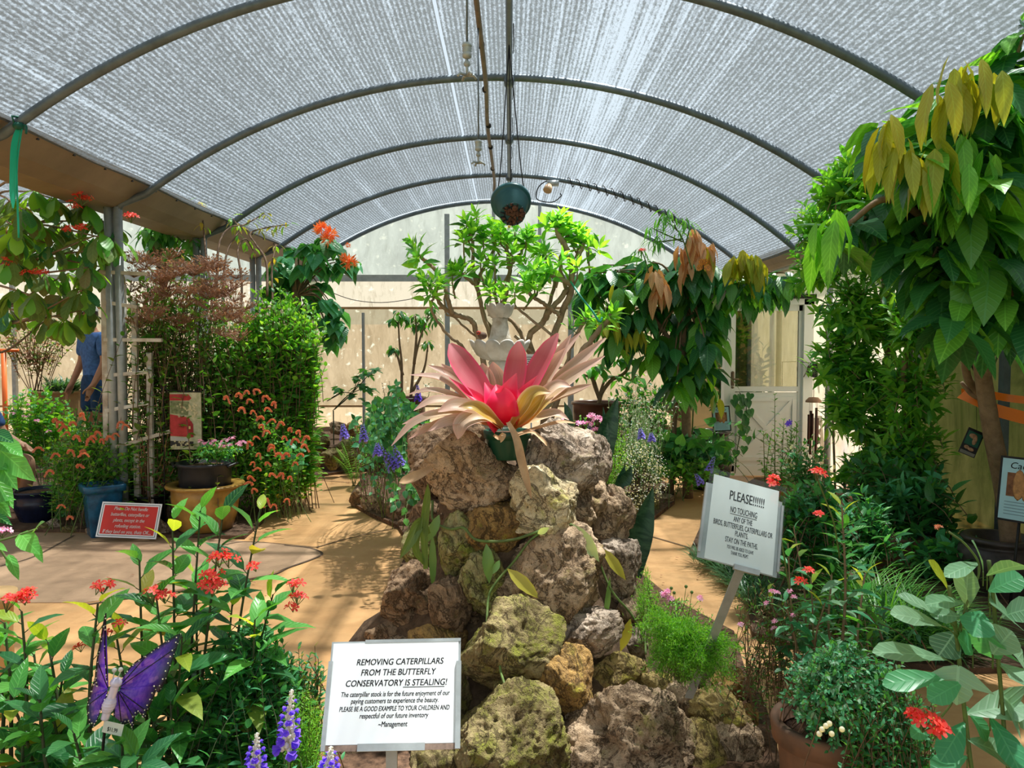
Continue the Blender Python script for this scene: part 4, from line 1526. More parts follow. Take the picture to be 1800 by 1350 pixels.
z1, z2, z3 = P(0, 536, FY)[2], P(0, 600, FY)[2], P(0, 694, FY)[2]
bowl('upper_bowl', z1, .107, .115, 10)
bowl('middle_bowl', z2, .222, .155, 12)
bowl('lower_basin', z3, .42, .22, 14)
b = MB()
lathe(b, [(.062, z2 - .03), (.085, z2 - .0), (.090, z2 + .015), (.082, z2 + .03), (.074, z2 + .05), (.062, z2 + .12), (.056, z1 - .12), (.062, z1 - .11), (.05, z1 - .09)], (fc[0], FY, 0), 32)
b.build('upper_column', plain('veined_stone', (.62, .58, .50), .8, 0, .2, 14, .4, c2=(.36, .30, .22)), t)
b = MB()
lathe(b, [(.11, z3 - .08), (.13, z3 - .02), (.10, z3 + .03), (.08, z3 + .12), (.075, z2 - .2), (.09, z2 - .16), (.07, z2 - .13)], (fc[0], FY, 0), 32)
b.build('middle_column', M['stone'], t)
b = MB()
lathe(b, [(.26, 0), (.27, .06), (.22, .1), (.17, .2), (.14, z3 - .3), (.18, z3 - .22), (.14, z3 - .18)], (fc[0], FY, 0), 32)
b.build('pedestal', M['stone'], t)

# small bird perched on the middle bowl
bp = P(848, 590, FY + .10)
t = thing('small_bird', 'small red and brown bird on the middle bowl of the fountain', 'bird', bp - V(0, 0, .03))
b = MB()
ball(b, bp, (.036, .03, .028), 16, 10)
ball(b, bp + V(-.028, -.012, .022), (.019, .018, .018), 12, 8)
strap(b, [bp + V(.025, 0, 0), bp + V(.05, .004, -.008), bp + V(.075, .006, -.018)], .022, (0, 0, 1), 0)
b.build('body', plain('bird_brown', (.16, .085, .05), .7, 0, .2, 60, .2), t)
b = MB()
ball(b, bp + V(-.029, -.02, .021), (.017, .013, .0165), 12, 8)
b.build('red_face', plain('bird_red', (.62, .06, .03), .7, 0, .2, 60, .2), t)
b = MB()
lathe(b, [(.006, 0), (.004, .006), (.0005, .012)], bp + V(-.034, -.03, .02), 8, axis=(-.5, -.8, -.1))
b.build('beak', M['iron'], t)

# information card behind the bromeliad
c = P(934, 642, 5.25)
t = thing('information_card', 'small white printed card standing between the fountain and pink bromeliad', 'card', c - V(0, 0, c[2]))
b = MB()
box(b, c, (.085, .004, .15))
b.build('card', plain('white_card', (.84, .85, .86), .5, 0, .02, 4, 0), t, smooth=False)
b = MB()
for k in range(8):
    box(b, c + V(0, -.0035, .055 - k * .014), (.066 - .008 * (k % 3), .002, .004))
b.build('printed_line', M['iron'], t, smooth=False)
b = MB()
tube(b, [c - V(0, -.006, .06), V(c[0], c[1] + .006, 0)], .005, 6)
b.build('stake', M['galv_dark'], t)

# ------------------------------------------------------------------ plumeria behind the fountain
rng = rnd(21)
PY = 6.5
ST, LV = MB(), MB()
br = [
    ([(955, 780), (958, 690), (966, 620), (985, 556), (1003, 515), (1004, 470), (997, 440), (985, 418), (975, 393)], 13, 9, 0, .1, 1),
    ([(960, 690), (930, 600), (955, 566), (968, 545), (1000, 508)], 12, 9, .1, .0, 0),
    ([(1003, 500), (985, 490), (962, 482)], 9, 7, 0, -.15, 1),
    ([(900, 780), (862, 680), (842, 600), (832, 568), (815, 558), (795, 551), (775, 536), (762, 515), (750, 498)], 11, 6, 0, -.15, 1),
    ([(795, 551), (786, 520), (780, 495), (765, 474), (748, 458), (733, 445)], 8, 6, -.1, -.25, 1),
    ([(905, 760), (872, 600), (852, 560), (842, 520), (833, 480), (830, 430), (828, 405)], 8, 6, .15, .2, 1),
    ([(915, 700), (886, 560), (890, 515), (896, 480), (893, 455), (890, 425)], 9, 7, .1, .1, 1),
    ([(985, 556), (972, 545), (955, 533), (935, 520), (925, 500)], 8, 6, 0, -.2, 1),
    ([(1003, 495), (1012, 470), (1022, 440), (1028, 425)], 8, 6, 0, .15, 1),
    ([(960, 760), (985, 690), (1015, 630), (1045, 590), (1076, 552)], 11, 9, -.2, -.35, 1),
    ([(985, 690), (1000, 620), (1015, 585), (1030, 560)], 7, 6, -.1, -.2, 1),
    ([(880, 740), (822, 622), (796, 596), (772, 570), (758, 535), (772, 505)], 6, 4, -.1, -.3, 1),
    ([(870, 620), (846, 540), (838, 505), (818, 486), (806, 480)], 8, 6, .1, .0, 1),
    ([(1000, 520), (985, 470), (992, 430), (1000, 405)], 8, 6, .1, .25, 1),
    ([(930, 620), (905, 570), (880, 545), (868, 512)], 8, 6, .2, .3, 1),
    ([(955, 566), (975, 500), (968, 470), (955, 450)], 7, 6, .1, .25, 1),
    ([(838, 505), (850, 470), (868, 440), (872, 415)], 7, 5, .2, .3, 1),
    ([(893, 470), (915, 445), (925, 425)], 6, 5, .1, .2, 1),
    ([(905, 590), (960, 640), (1010, 650)], 5, 4, .0, -.1, 0),
    ([(842, 600), (800, 560), (782, 548), (785, 500)], 4, 3, .0, .1, 0),
    ([(985, 600), (925, 555), (900, 535)], 5, 4, -.1, -.2, 0),
]
tips = []
for pts, w0, w1, d0, d1, lf in br:
    n = len(pts)
    q = [P(x, y, PY + d0 + (d1 - d0) * i / (n - 1) + .03 * math.sin(3.3 * i + x)) for i, (x, y) in enumerate(pts)]
    if q[0][2] < .3:
        q[0][2] = 0.0
    path = smooth_path(q, 6)
    path = path + rng.normal(0, .004, path.shape)
    tube(ST, path, [w0 * PY / FPX * .5, w1 * PY / FPX * .5], 9)
    if lf:
        ax = unit(unit(path[-1] - path[-4]) + V(0, 0, .5))
        tuft(LV, path[-1], ax, 18, .19, .062, rng, 62, 'lance', ((0, 6), (1, 1)), .25)
        for _ in range(2):
            tuft(LV, path[-1] + rng.normal(0, .07, 3), unit(ax + rng.normal(0, .4, 3)), 11, .17, .055, rng, 60, 'lance', ((0, 5), (1, 2)), .25)
for px, py, dy in ((820, 385, .2), (838, 372, .25), (850, 415, .2), (880, 400, .1), (905, 400, .1), (925, 405, .1), (985, 375, .15), (1000, 390, .2), (1020, 400, .2), (1035, 425, .1), (815, 415, .1), (870, 455, .0), (920, 455, 0), (950, 465, -.1), (845, 452, .1), (960, 440, .1), (795, 470, 0), (905, 505, -.15), (880, 515, -.2), (862, 500, -.1), (985, 450, -.1), (940, 490, -.1), (1015, 460, 0), (900, 440, .0), (865, 395, .2)):
    q = P(px, py + 8, PY + dy)
    tube(ST, [q + V(rng.normal(0, .05), .05, -.22), q + V(0, .02, -.1), q], [.009, .006], 6)
    tuft(LV, q, unit(V(rng.normal(0, .35), rng.normal(-.1, .3), 1)), 18, .18, .058, rng, 70, 'lance', ((0, 6), (1, 1)), .3)
t = plant('plumeria_tree', 'thick-branched plumeria tree with bright green leaf tufts behind the stone fountain', 'tree', P(950, 800, PY) * (1, 1, 0), LV, ST, [M['lf_plum'], M['lf_jat']], M['bark_pale'], fname='leaf_tuft', sname='branch')
q = P(895, 399, PY - .05)
FB = MB()
flower5(FB, q, (0, -.9, .4), .045, rng)
flower5(FB, q + V(.03, .02, .03), (.3, -.8, .5), .035, rng)
ball(FB, q + V(0, -.008, .003), .012, 8, 6, 1)
FB.build('flower', [M['white_petal'], M['centre']], t)
b = MB()
tube(b, smooth_path([P(1003, 495, PY - .12), P(1020, 520, PY - .25), P(1040, 545, PY - .35), P(1054, 565, PY - .38), P(1058, 558, PY - .36)], 5), .009, 5)
b.build('green_tie', plain('green_tape', (.02, .32, .22), .5, 0, .05, 5, 0), t)

# hanging basket of bark
hb = P(899, 362, 5.75)
t = thing('hanging_pot', 'teal hanging pot of bark slung from the ridge pipe above the plumeria', 'hanging pot', hb)
ax = unit(V(-.06, .80, .62))
b = MB()
lathe(b, [(.088, -.13), (.094, -.128), (.128, .04), (.137, .045), (.150, .05), (.152, .075), (.146, .077), (.135, .06), (.085, -.115)], hb, 44, axis=ax)
b.build('pot', plain('teal_plastic', (.015, .085, .10), .35, 0, .08, 6, 0, c2=(.03, .12, .13)), t)
b = MB()
vb, fb = ico(3)
for k in range(46):
    a, r = rng.uniform(0, 6.28), rng.uniform(0, 1) ** .5 * .082
    e1 = unit(np.cross(ax, (1, 0, 0)))
    e2 = np.cross(ax, e1)
    v, f = ico(2)
    b.add(v * rng.uniform(.008, .022, 3) @ np.array(Matrix.Rotation(rng.uniform(0, 6), 3, 'Z')).T + hb + ax * (-.132) + (e1 * math.cos(a) + e2 * math.sin(a)) * r, f)
b.build('bark_chips', plain('orchid_bark', (.16, .075, .045), .9, 0, .2, 30, .6, c2=(.06, .03, .02)), t)
b = MB()
e1, e2 = unit(np.cross(ax, (1, 0, 0))), None
e2 = np.cross(ax, e1)
for k in range(14):
    a = k * 2 * PI / 14
    d = e1 * math.cos(a) + e2 * math.sin(a)
    tube(b, [hb + ax * -.134 + d * .092, hb + ax * -.136 + d * .062], .005, 5)
tube(b, [hb + ax * -.137 + (e1 * math.cos(a) + e2 * math.sin(a)) * .06 for a in np.linspace(0, 2 * PI, 25)], .004, 5)
b.build('bottom_grid', M['iron'], t)
b = MB()
top = V(0, 5.75, EYE + 2.22)
for dd in (e2 * .14, -e2 * .14, e1 * .14):
    tube(b, smooth_path([hb + ax * .06 + dd, hb + ax * .06 + dd * .6 + V(0, 0, .18), top], 5), .0045, 5)
b.build('hanger_wire', M['iron'], t)

# flood light on the fourth hoop with its cable
lp = P(972, 327, HY[4] - .06)
t = thing('flood_light', 'small tan flood light fixed under the fourth hoop near the ridge', 'lamp', lp)
b = MB()
box(b, lp + V(0, -.02, .03), (.15, .10, .06))
b.build('housing', M['galv'], t)
b = MB()
lathe(b, [(.03, 0), (.055, .05), (.058, .10), (.05, .105), (.02, .09)], lp + V(-.05, -.06, -.0), 16, axis=(-.3, -.5, -.8))
b.build('lamp_head', plain('warm_lens', (.75, .50, .32), .3, 0, .05, 8, 0), t)
b = MB()
q = smooth_path([lp + V(.02, 0, .02), lp + V(-.08, -.02, .06), P(946, 330, HY[4] - .08), P(944, 350, HY[4] - .08), lp + V(-.02, -.05, -.22), lp + V(.1, -.02, -.14), P(985, 340, HY[4] - .06)], 6)
tube(b, q, .0075, 6)
a = np.linspace(0, 14 * 2 * PI, 260)
xx = np.interp(np.arange(260), [0, 259], [.75, 2.35])
sp_ = np.stack([xx, HY[4] + .055 * np.cos(a), arc_z(xx, RC - .045) + .055 * np.sin(a) - .005], -1)
tube(b, sp_, .007, 5)
b.build('cable', M['iron'], t)

# ------------------------------------------------------------------ snake plants beside the pile
M['snake'] = None
m, nt, out = mat('snake_plant_blade')
uv = nt.nodes.new('ShaderNodeTexCoord').outputs['UV']
mp = nt.nodes.new('ShaderNodeMapping')
mp.inputs['Scale'].default_value = (16, 1.3, 1)
nt.links.new(uv, mp.inputs[0])
sp = nt.nodes.new('ShaderNodeSeparateXYZ')
nt.links.new(uv, sp.inputs[0])
base = mixc(nt, ramp_f(nt, noise_n(nt, 1.0, 4, .6, mp.outputs[0], .8), .42, .58), (.015, .075, .035), (.055, .15, .07))
p = nd(nt, 'ShaderNodeBsdfPrincipled')
p.inputs['Roughness'].default_value = .4
nt.links.new(base, p.inputs['Base Color'])
nt.links.new(p.outputs[0], out.inputs[0])
M['snake'] = m


def snake(lab, blades_, Y, base):
    t = thing('snake_plant', lab, 'snake plant', base)
    for (pts, w, up) in blades_:
        b = MB()
        q = [P(x, y, Y + .01 * i) for i, (x, y) in enumerate(pts)]
        strap(b, q, w * Y / FPX, up, .35, k=6, nx=5, wprof=[.55, .75, .95, 1, .92, .7, .4, .03])
        b.build('blade', M['snake'], t)


snake('tall dark snake plant blade rising beside the rock pile over the path', [([(1114, 1015), (1120, 960), (1132, 910), (1148, 856)], 46, (.2, -1, .1)), ([(1110, 1000), (1104, 960), (1112, 900)], 16, (.6, -1, .1))], 3.75, P(1112, 1020, 3.75) * (1, 1, 0) + V(0, 0, .03))
snake('snake plant with broad pointed blades behind the rounded top boulder', [([(1058, 840), (1062, 780), (1072, 740), (1086, 698)], 38, (.2, -1, .1)), ([(1068, 800), (1064, 760), (1060, 715)], 14, (.4, -1, .1)), ([(1090, 850), (1100, 840), (1110, 820)], 24, (.4, -1, 0)), ([(1080, 870), (1090, 845), (1098, 818)], 22, (.5, -1, .1))], 4.3, P(1064, 900, 4.3) * (1, 1, 0) + V(0, 0, .03))
snake('short snake plant blade below the bromeliad, by the fountain foot', [([(1004, 1066), (1002, 900), (1000, 745), (992, 706)], 22, (0, -1, 0))], 4.6, P(1000, 900, 4.6) * (1, 1, 0) + V(0, 0, .03))
t = thing('strap_leaf_plant', 'olive broad-bladed plant leaning out over the path edge of the rock pile', 'plant', G(712, 1010, .03))
for pts, w in (([(748, 1000), (745, 930), (750, 880), (752, 850)], 15), ([(752, 940), (738, 920), (722, 950), (703, 982)], 20), ([(745, 990), (730, 960), (745, 900)], 13)):
    b = MB()
    strap(b, [P(x, y, 3.12 - .02 * i) for i, (x, y) in enumerate(pts)], w * 3.1 / FPX, (.3, -1, .3), .4, k=6)
    b.build('blade', M['lf_olive'], t)

# vanilla-like vine climbing across the pile
M['vine_leaf'] = leaf_mat('fleshy_vine_leaf', (.09, .20, .04), (.16, .30, .07), .2, .35, 0)
M['vine_yellow'] = leaf_mat('yellowed_vine_leaf', (.42, .38, .04), (.52, .48, .08), .3, .4, 0)
M['vine_grey'] = leaf_mat('pale_vine_leaf', (.36, .46, .22), (.44, .55, .30), .25, .4, 0)
t = thing('climbing_vine', 'green fleshy-leaved vine trailing across the face of the rock pile', 'vine', pile_Y(860, 950) * V(0, 1, 0) + V(-.1, 0, .8))
vs = [([(760, 880), (762, 915), (790, 930), (815, 928), (835, 948), (870, 952), (905, 948), (930, 940), (975, 925), (1005, 922)], 5.5),
      ([(950, 936), (930, 952), (905, 985), (875, 1020), (860, 1045), (856, 1085), (858, 1110), (875, 1140), (880, 1180), (892, 1215), (905, 1228)], 4.5),
      ([(1045, 960), (1062, 1010), (1080, 1045), (1110, 1080), (1132, 1120), (1135, 1150)], 4.5),
      ([(1000, 922), (1020, 930), (1050, 975)], 4.5)]
for pts, w in vs:
    b = MB()
    tube(b, smooth_path([P(x, y, pile_Y(x, y) - .12) for x, y in pts], 6), w * 3 / FPX * .5, 7)
    b.build('vine_stem', M['lf_olive'] if 0 else M['stem'], t)
for (x0, y0), (x1, y1), w, m in (((855, 956), (862, 1030), 22, 'vine_leaf'), ((892, 1000), (952, 1054), 24, 'vine_yellow'), ((868, 1066), (912, 1126), 26, 'vine_leaf'), ((1008, 922), (1058, 990), 26, 'vine_grey'), ((1060, 965), (1104, 1022), 20, 'vine_yellow'),
                                  ((760, 940), (762, 1045), 14, 'vine_leaf'), ((772, 905), (752, 955), 18, 'vine_leaf'), ((905, 1222), (952, 1252), 13, 'vine_grey'), ((1072, 1015), (1064, 1110), 11, 'vine_leaf'), ((1108, 1088), (1092, 1150), 20, 'vine_yellow'),
                                  ((945, 938), (965, 928), 12, 'vine_grey'), ((878, 985), (866, 1010), 12, 'vine_leaf')):
    Y0 = pile_Y(x0, y0) - .15
    a, c = P(x0, y0, Y0), P(x1, y1, Y0 - .03)
    b = MB()
    leaves(b, a, c - a, unit(V(.2, -1, .25)), np.linalg.norm(c - a), w * Y0 / FPX, 'lance', .12, .1, 0)
    b.build('vine_leaf', M[m], t)

# ------------------------------------------------------------------ planting round the fountain, back pots
rng = rnd(33)


def bush(name, lab, cat, base, c, rad, ns, nl, L, Wd, lm, sm='twig', seed=1, group=None, fname='foliage', **kw):
    ST, LV = MB(), MB()
    r = rnd(seed)
    tips = grow_bush(ST, LV, base, c, rad, ns, nl, L, Wd, r, **kw)
    t = plant(name, lab, cat, base, LV, ST, [M[x] for x in lm], M[sm], group, fname)
    return t, tips, r


def pxr(rx, ry, Y, ky=.8):
    return (rx * Y / FPX, ky * (rx + ry) / 2 * Y / FPX, ry * Y / FPX)


# blue salvia left of the pile
t, tips, r = bush('blue_salvia', 'leafy salvia with blue flower spikes in the island bed beside the wide path', 'salvia', G(690, 905, .03), P(690, 810, 5.2), pxr(62, 92, 5.2), 60, 15, .075, .042, ['lf_bluegreen', 'lf_jat', 'lf_jat_dark'], 'stem', 41, mis=((0, 4), (1, 2), (2, 2)), ang=68, t0=.3)
for (x0, y0), (x1, y1) in (((690, 825), (668, 782)), ((706, 818), (690, 780)), ((698, 822), (680, 795)), ((640, 775), (637, 745)), ((606, 770), (602, 745)), ((664, 800), (663, 778))):
    spike(t, P(x0, y0, 4.95), P(x1, y1, 4.97), .042, r, M['lilac'], 34, silver=False)
bush('green_groundcover', 'low dark leafy clump spilling over the edging stones by the wide path', 'plant', G(725, 925, .03), P(728, 890, 4.7), pxr(40, 36, 4.7), 26, 12, .085, .055, ['lf_jat', 'lf_jat_dark'], 'stem', 42, mis=((0, 2), (1, 3)))
bush('small_leaf_groundcover', 'tiny-leaved shrublet over the outermost edging stones', 'plant', G(648, 890, .03), P(652, 868, 5.3), pxr(30, 28, 5.3), 30, 14, .026, .014, ['lf_bright', 'lf_mid'], 'twig', 43, mis=((0, 1), (1, 1)), shape='small')
# ferns behind
def fern(name, lab, base, tips_px, Y, seed, n=24, L=.07, W=.016, **kw):
    LV, ST = MB(), MB()
    fern_fronds(LV, ST, base, [P(x, y, Y + dy) for x, y, dy in tips_px], rnd(seed), n, L, W, **kw)
    return plant(name, lab, 'fern', base, LV, ST, [M['lf_fern']], M['stem'], fname='frond')


fern('sword_fern', 'light green fern with ladder fronds below the brown back pot', P(690, 790, 7.2) * (1, 1, 0) + V(0, 0, .3), [(640, 725, .1), (668, 700, .2), (692, 682, .1), (715, 700, 0), (735, 720, -.1), (700, 695, .3), (655, 712, -.1), (722, 740, -.2), (676, 735, -.3), (745, 705, .2), (630, 748, -.2)], 7.2, 44, 26, .075)
fern('sword_fern', 'small fern arching over the mossy rocks at the back path edge', P(622, 815, 8.6) * (1, 1, 0), [(600, 775, 0), (590, 785, -.2), (640, 765, 0), (655, 775, -.1), (662, 758, .2), (612, 760, .1), (585, 800, -.2), (640, 790, -.3)], 8.6, 45, 20, .08)
# shrub with thin trunks in the brown back pot
M['brown_glaze'] = plain('brown_glazed_pot', (.13, .055, .035), .3, 0, .15, 5, .05, c2=(.07, .03, .022))
c = V(P(712, 700, 9.6)[0], 9.6, .0)
zt = P(0, 698, 9.6)[2]
pot_thing('glazed_pot', 'brown glazed pot with two thin-trunked shrubs, against the end wall', c, round_pot(zt, .25, .19, .27, .02, .02), M['brown_glaze'], .23, zt - .05)
ST, LV = MB(), MB()
r = rnd(46)
for pts, tl in (([(706, 700), (706, 640), (702, 600), (700, 560)], [(700, 548), (692, 562), (712, 556)]), ([(722, 700), (728, 640), (740, 590), (757, 545)], [(757, 542), (745, 560), (762, 560)]), ([(724, 690), (745, 650), (752, 610)], [(752, 602)]), ([(708, 660), (700, 630), (692, 615)], [(692, 612)]), ([(728, 640), (732, 590), (730, 555)], [(731, 555), (722, 568), (738, 572)])):
    q = smooth_path([P(x, y, 9.6) for x, y in pts], 5)
    tube(ST, q, [.022, .009], 6)
    for x, y in tl:
        p_ = P(x, y, 9.6 + r.normal(0, .1))
        tube(ST, [q[-1] - V(0, 0, .06), p_], .006, 4)
        cluster(LV, p_, 14, .13, .05, r, .55, 'lance', ((0, 3), (1, 2)), .4, wav=0)
plant('thin_trunk_shrub', 'slender shrub with drooping leaf tufts growing from the brown back pot', 'shrub', V(c[0], c[1], zt - .04), LV, ST, [M['lf_mid'], M['lf_jat_dark']], M['bark'], fname='foliage', sname='trunk')
ST, LV = MB(), MB()
for x in (676, 684, 692, 742, 750):
    shoot(ST, LV, [P(x, 702, 9.5), P(x + r.normal(0, 3), 690, 9.5), P(x + r.normal(0, 8), 672, 9.5)], .004, 10, .05, .02, r, .1, mis=((0, 1),))
plant('pot_succulent', 'short dark succulent stems at the rim of the brown back pot', 'succulent', P(684, 702, 9.5), LV, ST, [M['lf_jat_dark']], M['dstem'])
tt = thing('purple_flower_spike', 'single violet flower spike beside the slender potted shrub', 'flower', P(735, 712, 9.2))
tube_b = MB()
tube(tube_b, [P(735, 704, 9.2) * (1, 1, 0), P(735, 704, 9.2)], .006, 5)
tube_b.build('stem', M['stem'], tt)
spike(tt, P(735, 704, 9.2), P(734, 676, 9.2), .06, r, M['purple'], 40, silver=False)
# maple-leaved sprig by the end wall
ST, LV = MB(), MB()
for a, bq, cl in (((588, 720), (620, 690), [(640, 652), (656, 650), (628, 660)]), ((585, 722), (612, 695), [(632, 675), (645, 680)]), ((575, 705), (600, 690), [(625, 693), (596, 683)])):
    for x, y in cl:
        q = [P(a[0], a[1], 9.8), P(*bq, 9.8), P(x, y, 9.8)]
        tube(ST, smooth_path(q, 4), .006, 4)
        cluster(LV, q[-1], 5, .15, .13, r, .35, 'lobed', ((0, 1),), .2, wav=0)
tube(ST, [P(586, 722, 9.8), P(586, 722, 9.8) * (1, 1, 0)], .008, 5)
plant('lobed_leaf_sprig', 'loose stems with dark maple-shaped leaves against the pale end wall', 'plant', P(586, 722, 9.8), LV, ST, [M['lf_jat_dark']], M['dstem'])

# bonsai-like plumeria in the wide brown pot
c = V(P(1048, 700, 8.4)[0], 8.4, .0)
zt = P(0, 706, 8.4)[2]
pot_thing('glazed_pot', 'wide dark brown glazed pot holding a twisted bare-limbed little tree', c, round_pot(zt, .255, .2, .27, .018, .02), M['brown_glaze'], .235, zt - .05)
ST, LV = MB(), MB()
for pts, w0, w1 in (([(1052, 712), (1058, 690), (1075, 668), (1092, 660), (1102, 648), (1088, 635)], 8, 5), ([(1054, 705), (1048, 680), (1040, 665), (1012, 655)], 6, 4), ([(1052, 700), (1060, 675), (1065, 665), (1085, 662)], 5, 4), ([(1052, 700), (1042, 670), (1044, 650), (1030, 640)], 5, 4), ([(1090, 660), (1108, 668), (1118, 660)], 4, 3)):
    q = smooth_path([P(x, y, 8.4) for x, y in pts], 6)
    tube(ST, q, [w0 * 8.4 / FPX / 2, w1 * 8.4 / FPX / 2], 7)
    cluster(LV, q[-1], 6, .17, .10, r, .35, 'ovate', ((0, 3), (1, 1)), .3)
cluster(LV, P(1052, 645, 8.3), 8, .2, .12, r, .6, 'ovate', ((0, 2), (1, 2)), .3)
cluster(LV, P(1110, 632, 8.3), 6, .2, .12, r, .4, 'ovate', ((0, 2), (1, 1)), .3)
plant('twisted_tree', 'little twisted tree with few leaves in the wide brown pot', 'tree', V(c[0], c[1], zt - .04), LV, ST, [M['lf_jat'], M['lf_plum']], M['bark'], fname='foliage', sname='branch')

# flowers and white-speckled filler behind the pile on the door side
t, tips, r = bush('pink_lantana', 'low plant with pale pink flower heads in front of the wide brown pot', 'lantana', P(1060, 830, 5.2) * (1, 1, 0), P(1040, 765, 5.2), pxr(50, 45, 5.2), 36, 12, .05, .026, ['lf_bright', 'lf_mid'], 'stem', 51, mis=((0, 1), (1, 1)))
for x, y in ((1038, 733), (1050, 738), (1060, 742), (1020, 745), (1046, 758), (988, 742), (1034, 748)):
    flower_cluster(t, P(x, y, 5.0), .03, 9, .02, r, M['pink'])
for (x0, y0), (x1, y1) in (((1035, 765), (1036, 745)), ((1010, 770), (1012, 752)), ((1128, 770), (1125, 752)), ((1146, 775), (1144, 760))):
    spike(t, P(x0, y0, 5.0), P(x1, y1, 5.0), .035, r, M['lilac'], 26, silver=False)
ST, LV, FW = MB(), MB(), MB()
r = rnd(52)
grow_bush(ST, LV, G(1125, 895, .03), P(1122, 838, 5.0), pxr(52, 62, 5.0), 90, 14, .022, .010, r, .002, shape='small', mis=((0, 3), (1, 2)), t0=.35)
n = 900
dq = unit(r.normal(0, 1, (n, 3))) * r.uniform(.7, 1.05, (n, 1))
pp = P(1122, 838, 5.0) + dq * np.array(pxr(52, 62, 5.0))
pp[:, 2] = np.maximum(pp[:, 2], .05)
leaves(FW, pp, r.normal(0, 1, (n, 3)) + (0, -.3, .5), r.normal(0, 1, (n, 3)), .0095, .0095, 'petal', .1, 0, 0)
t = plant('white_speckled_plant', 'airy plant covered in tiny white flowers behind the snake plant blades', 'plant', G(1125, 895, .03), LV, ST, [M['lf_white'], M['lf_mid']], M['stem'])
FW.build('blossom', M['white_petal'], t)
ST, LV = MB(), MB()
feathery(LV, ST, P(1075, 850, 5.0) * (1, 1, 0) + V(0, 0, .1), P(1082, 780, 5.0), pxr(26, 50, 5.0), 30, rnd(53), 60, .022, w=.004)
plant('feathery_fern', 'yellow-green feathery plume behind the broad snake plant blades', 'fern', P(1075, 850, 5.0) * (1, 1, 0), LV, ST, [M['lf_fern']], M['stem'])

# ================================================================== left side
def at(px, py, Y, z=None):
    q = P(px, py, Y)
    if z is not None:
        q[2] = z
    return q


# green ribbon and string at the nearest hoop
q0 = P(33, 222, 4.74)
M['ribbon'] = leaf_mat('green_ribbon', (.01, .36, .24), (.01, .40, .27), .35, .4, 0, tcol=(.9, 1.1, 1))
t = thing('hanging_ribbon', 'bright green ribbon tied at the nearest hoop, hanging below the metal gutter', 'ribbon', q0)
b = MB()
strap(b, [q0, P(25, 260, 4.72), P(23, 320, 4.71), P(23, 366, 4.72)], .042, (0, -1, 0), .1, k=6, wprof=[.5, .9, 1, 1, 1, 1, .9, .2])
b.build('strip', M['ribbon'], t)
b = MB()
tube(b, smooth_path([q0 + V(.02, 0, 0), P(30, 290, 4.72), P(31, 360, 4.72), P(33, 418, 4.72)], 6), .006, 5)
b.build('string', M['ribbon'], t)
b = MB()
ball(b, q0, (.035, .035, .025), 10, 6)
tube(b, smooth_path([q0, q0 + V(.05, -.01, .0), q0 + V(.055, -.02, -.05)], 5), .007, 5)
tube(b, [q0 + V(-.01, -.02, 0), q0 + V(-.02, -.03, .05), q0 + V(.03, .03, .06)], .008, 5)
b.build('knot', plain('dark_green_knot', (.01, .13, .09), .5, 0, .1, 9, 0), t)

# broad olive-leaved tree with red flower heads under the gutter
ST, LV = MB(), MB()
r = rnd(61)
trunk = at(-60, 700, 6.6, 0)
cl = [(20, 350), (60, 335), (95, 350), (110, 390), (70, 390), (30, 400), (150, 360), (180, 385), (195, 420), (165, 415), (130, 440), (90, 430), (50, 440), (20, 460), (75, 480), (120, 480), (155, 470), (185, 470), (145, 510), (105, 520), (60, 520), (30, 510), (150, 545), (115, 560), (10, 420), (165, 440), (200, 395), (85, 560), (12, 540), (45, 370), (128, 410), (5, 380)]
for k, (x, y) in enumerate(cl):
    Y = 6.3 + r.uniform(-.3, .9)
    tip = P(x, y, Y)
    tube(ST, smooth_path([at(-70 - 6 * (k % 5), 520, 6.8), at(x * .35 - 40, y + 60 - (k % 3) * 40, 6.7), tip], 6), [.018, .006], 5, cap=False)
    cluster(LV, tip, 13, .225, .10, r, .8, 'obov', ((0, 5), (1, 1), (2, 3)), .35, wav=.05)
tube(ST, smooth_path([trunk, at(-60, 560, 6.7), at(-75, 500, 6.8)], 5), .04, 8)
tube(ST, smooth_path([at(-40, 500, 6.5), at(0, 450, 6.5), at(30, 425, 6.5), at(55, 425, 6.5)], 6), .018, 6)
t = plant('red_flower_tree', 'broad-leaved tree with red flower heads, drooping below the gutter behind the green ribbon', 'tree', trunk, LV, ST, [M['lf_olive'], M['lf_jat_dark'], M['lf_bright']], M['bark'], sname='branch')
for x, y, s in ((138, 350, .05), (128, 362, .045), (143, 347, .05), (120, 405, .03), (143, 405, .04), (5, 465, .05), (72, 482, .035), (50, 482, .03), (230, 382, .035)):
    flower_cluster(t, P(x, y, 6.05), s * 1.2, 9, .032, r, flat=.8)

# tall planter with small-leaved shrub and lilyturf, farther back
c = at(100, 700, 10.2, 0)
zt = P(0, 686, 10.2)[2]
pot_thing('tall_planter', 'tall tan planter under the small-leaved dark shrub, seen through the leaves', c, round_pot(zt, .30, .24, .33, .02, .03), plain('tan_planter', (.36, .24, .11), .7, 0, .15, 4, .1), .27, zt - .05)
ST, LV = MB(), MB()
r = rnd(62)
grow_bush(ST, LV, V(c[0] - .25, 10.2, zt - .04), P(62, 590, 10.2), pxr(75, 52, 10.2), 60, 13, .075, .05, r, .007, shape='small', mis=((0, 3), (1, 2)), t0=.4, arch=.05)
plant('small_leaf_shrub', 'little dark-leaved shrub with many thin stems standing in the tall tan planter', 'shrub', V(c[0] - .25, 10.2, zt - .04), LV, ST, [M['lf_olive'], M['seed']], M['twig'])
LV = MB()
for k in range(7):
    blades(LV, V(c[0] + r.uniform(-.24, .28), 10.2 + r.uniform(-.2, .1), zt - .04), 34, .36, .022, r, .05, .8, 0, (.5, 1.2))
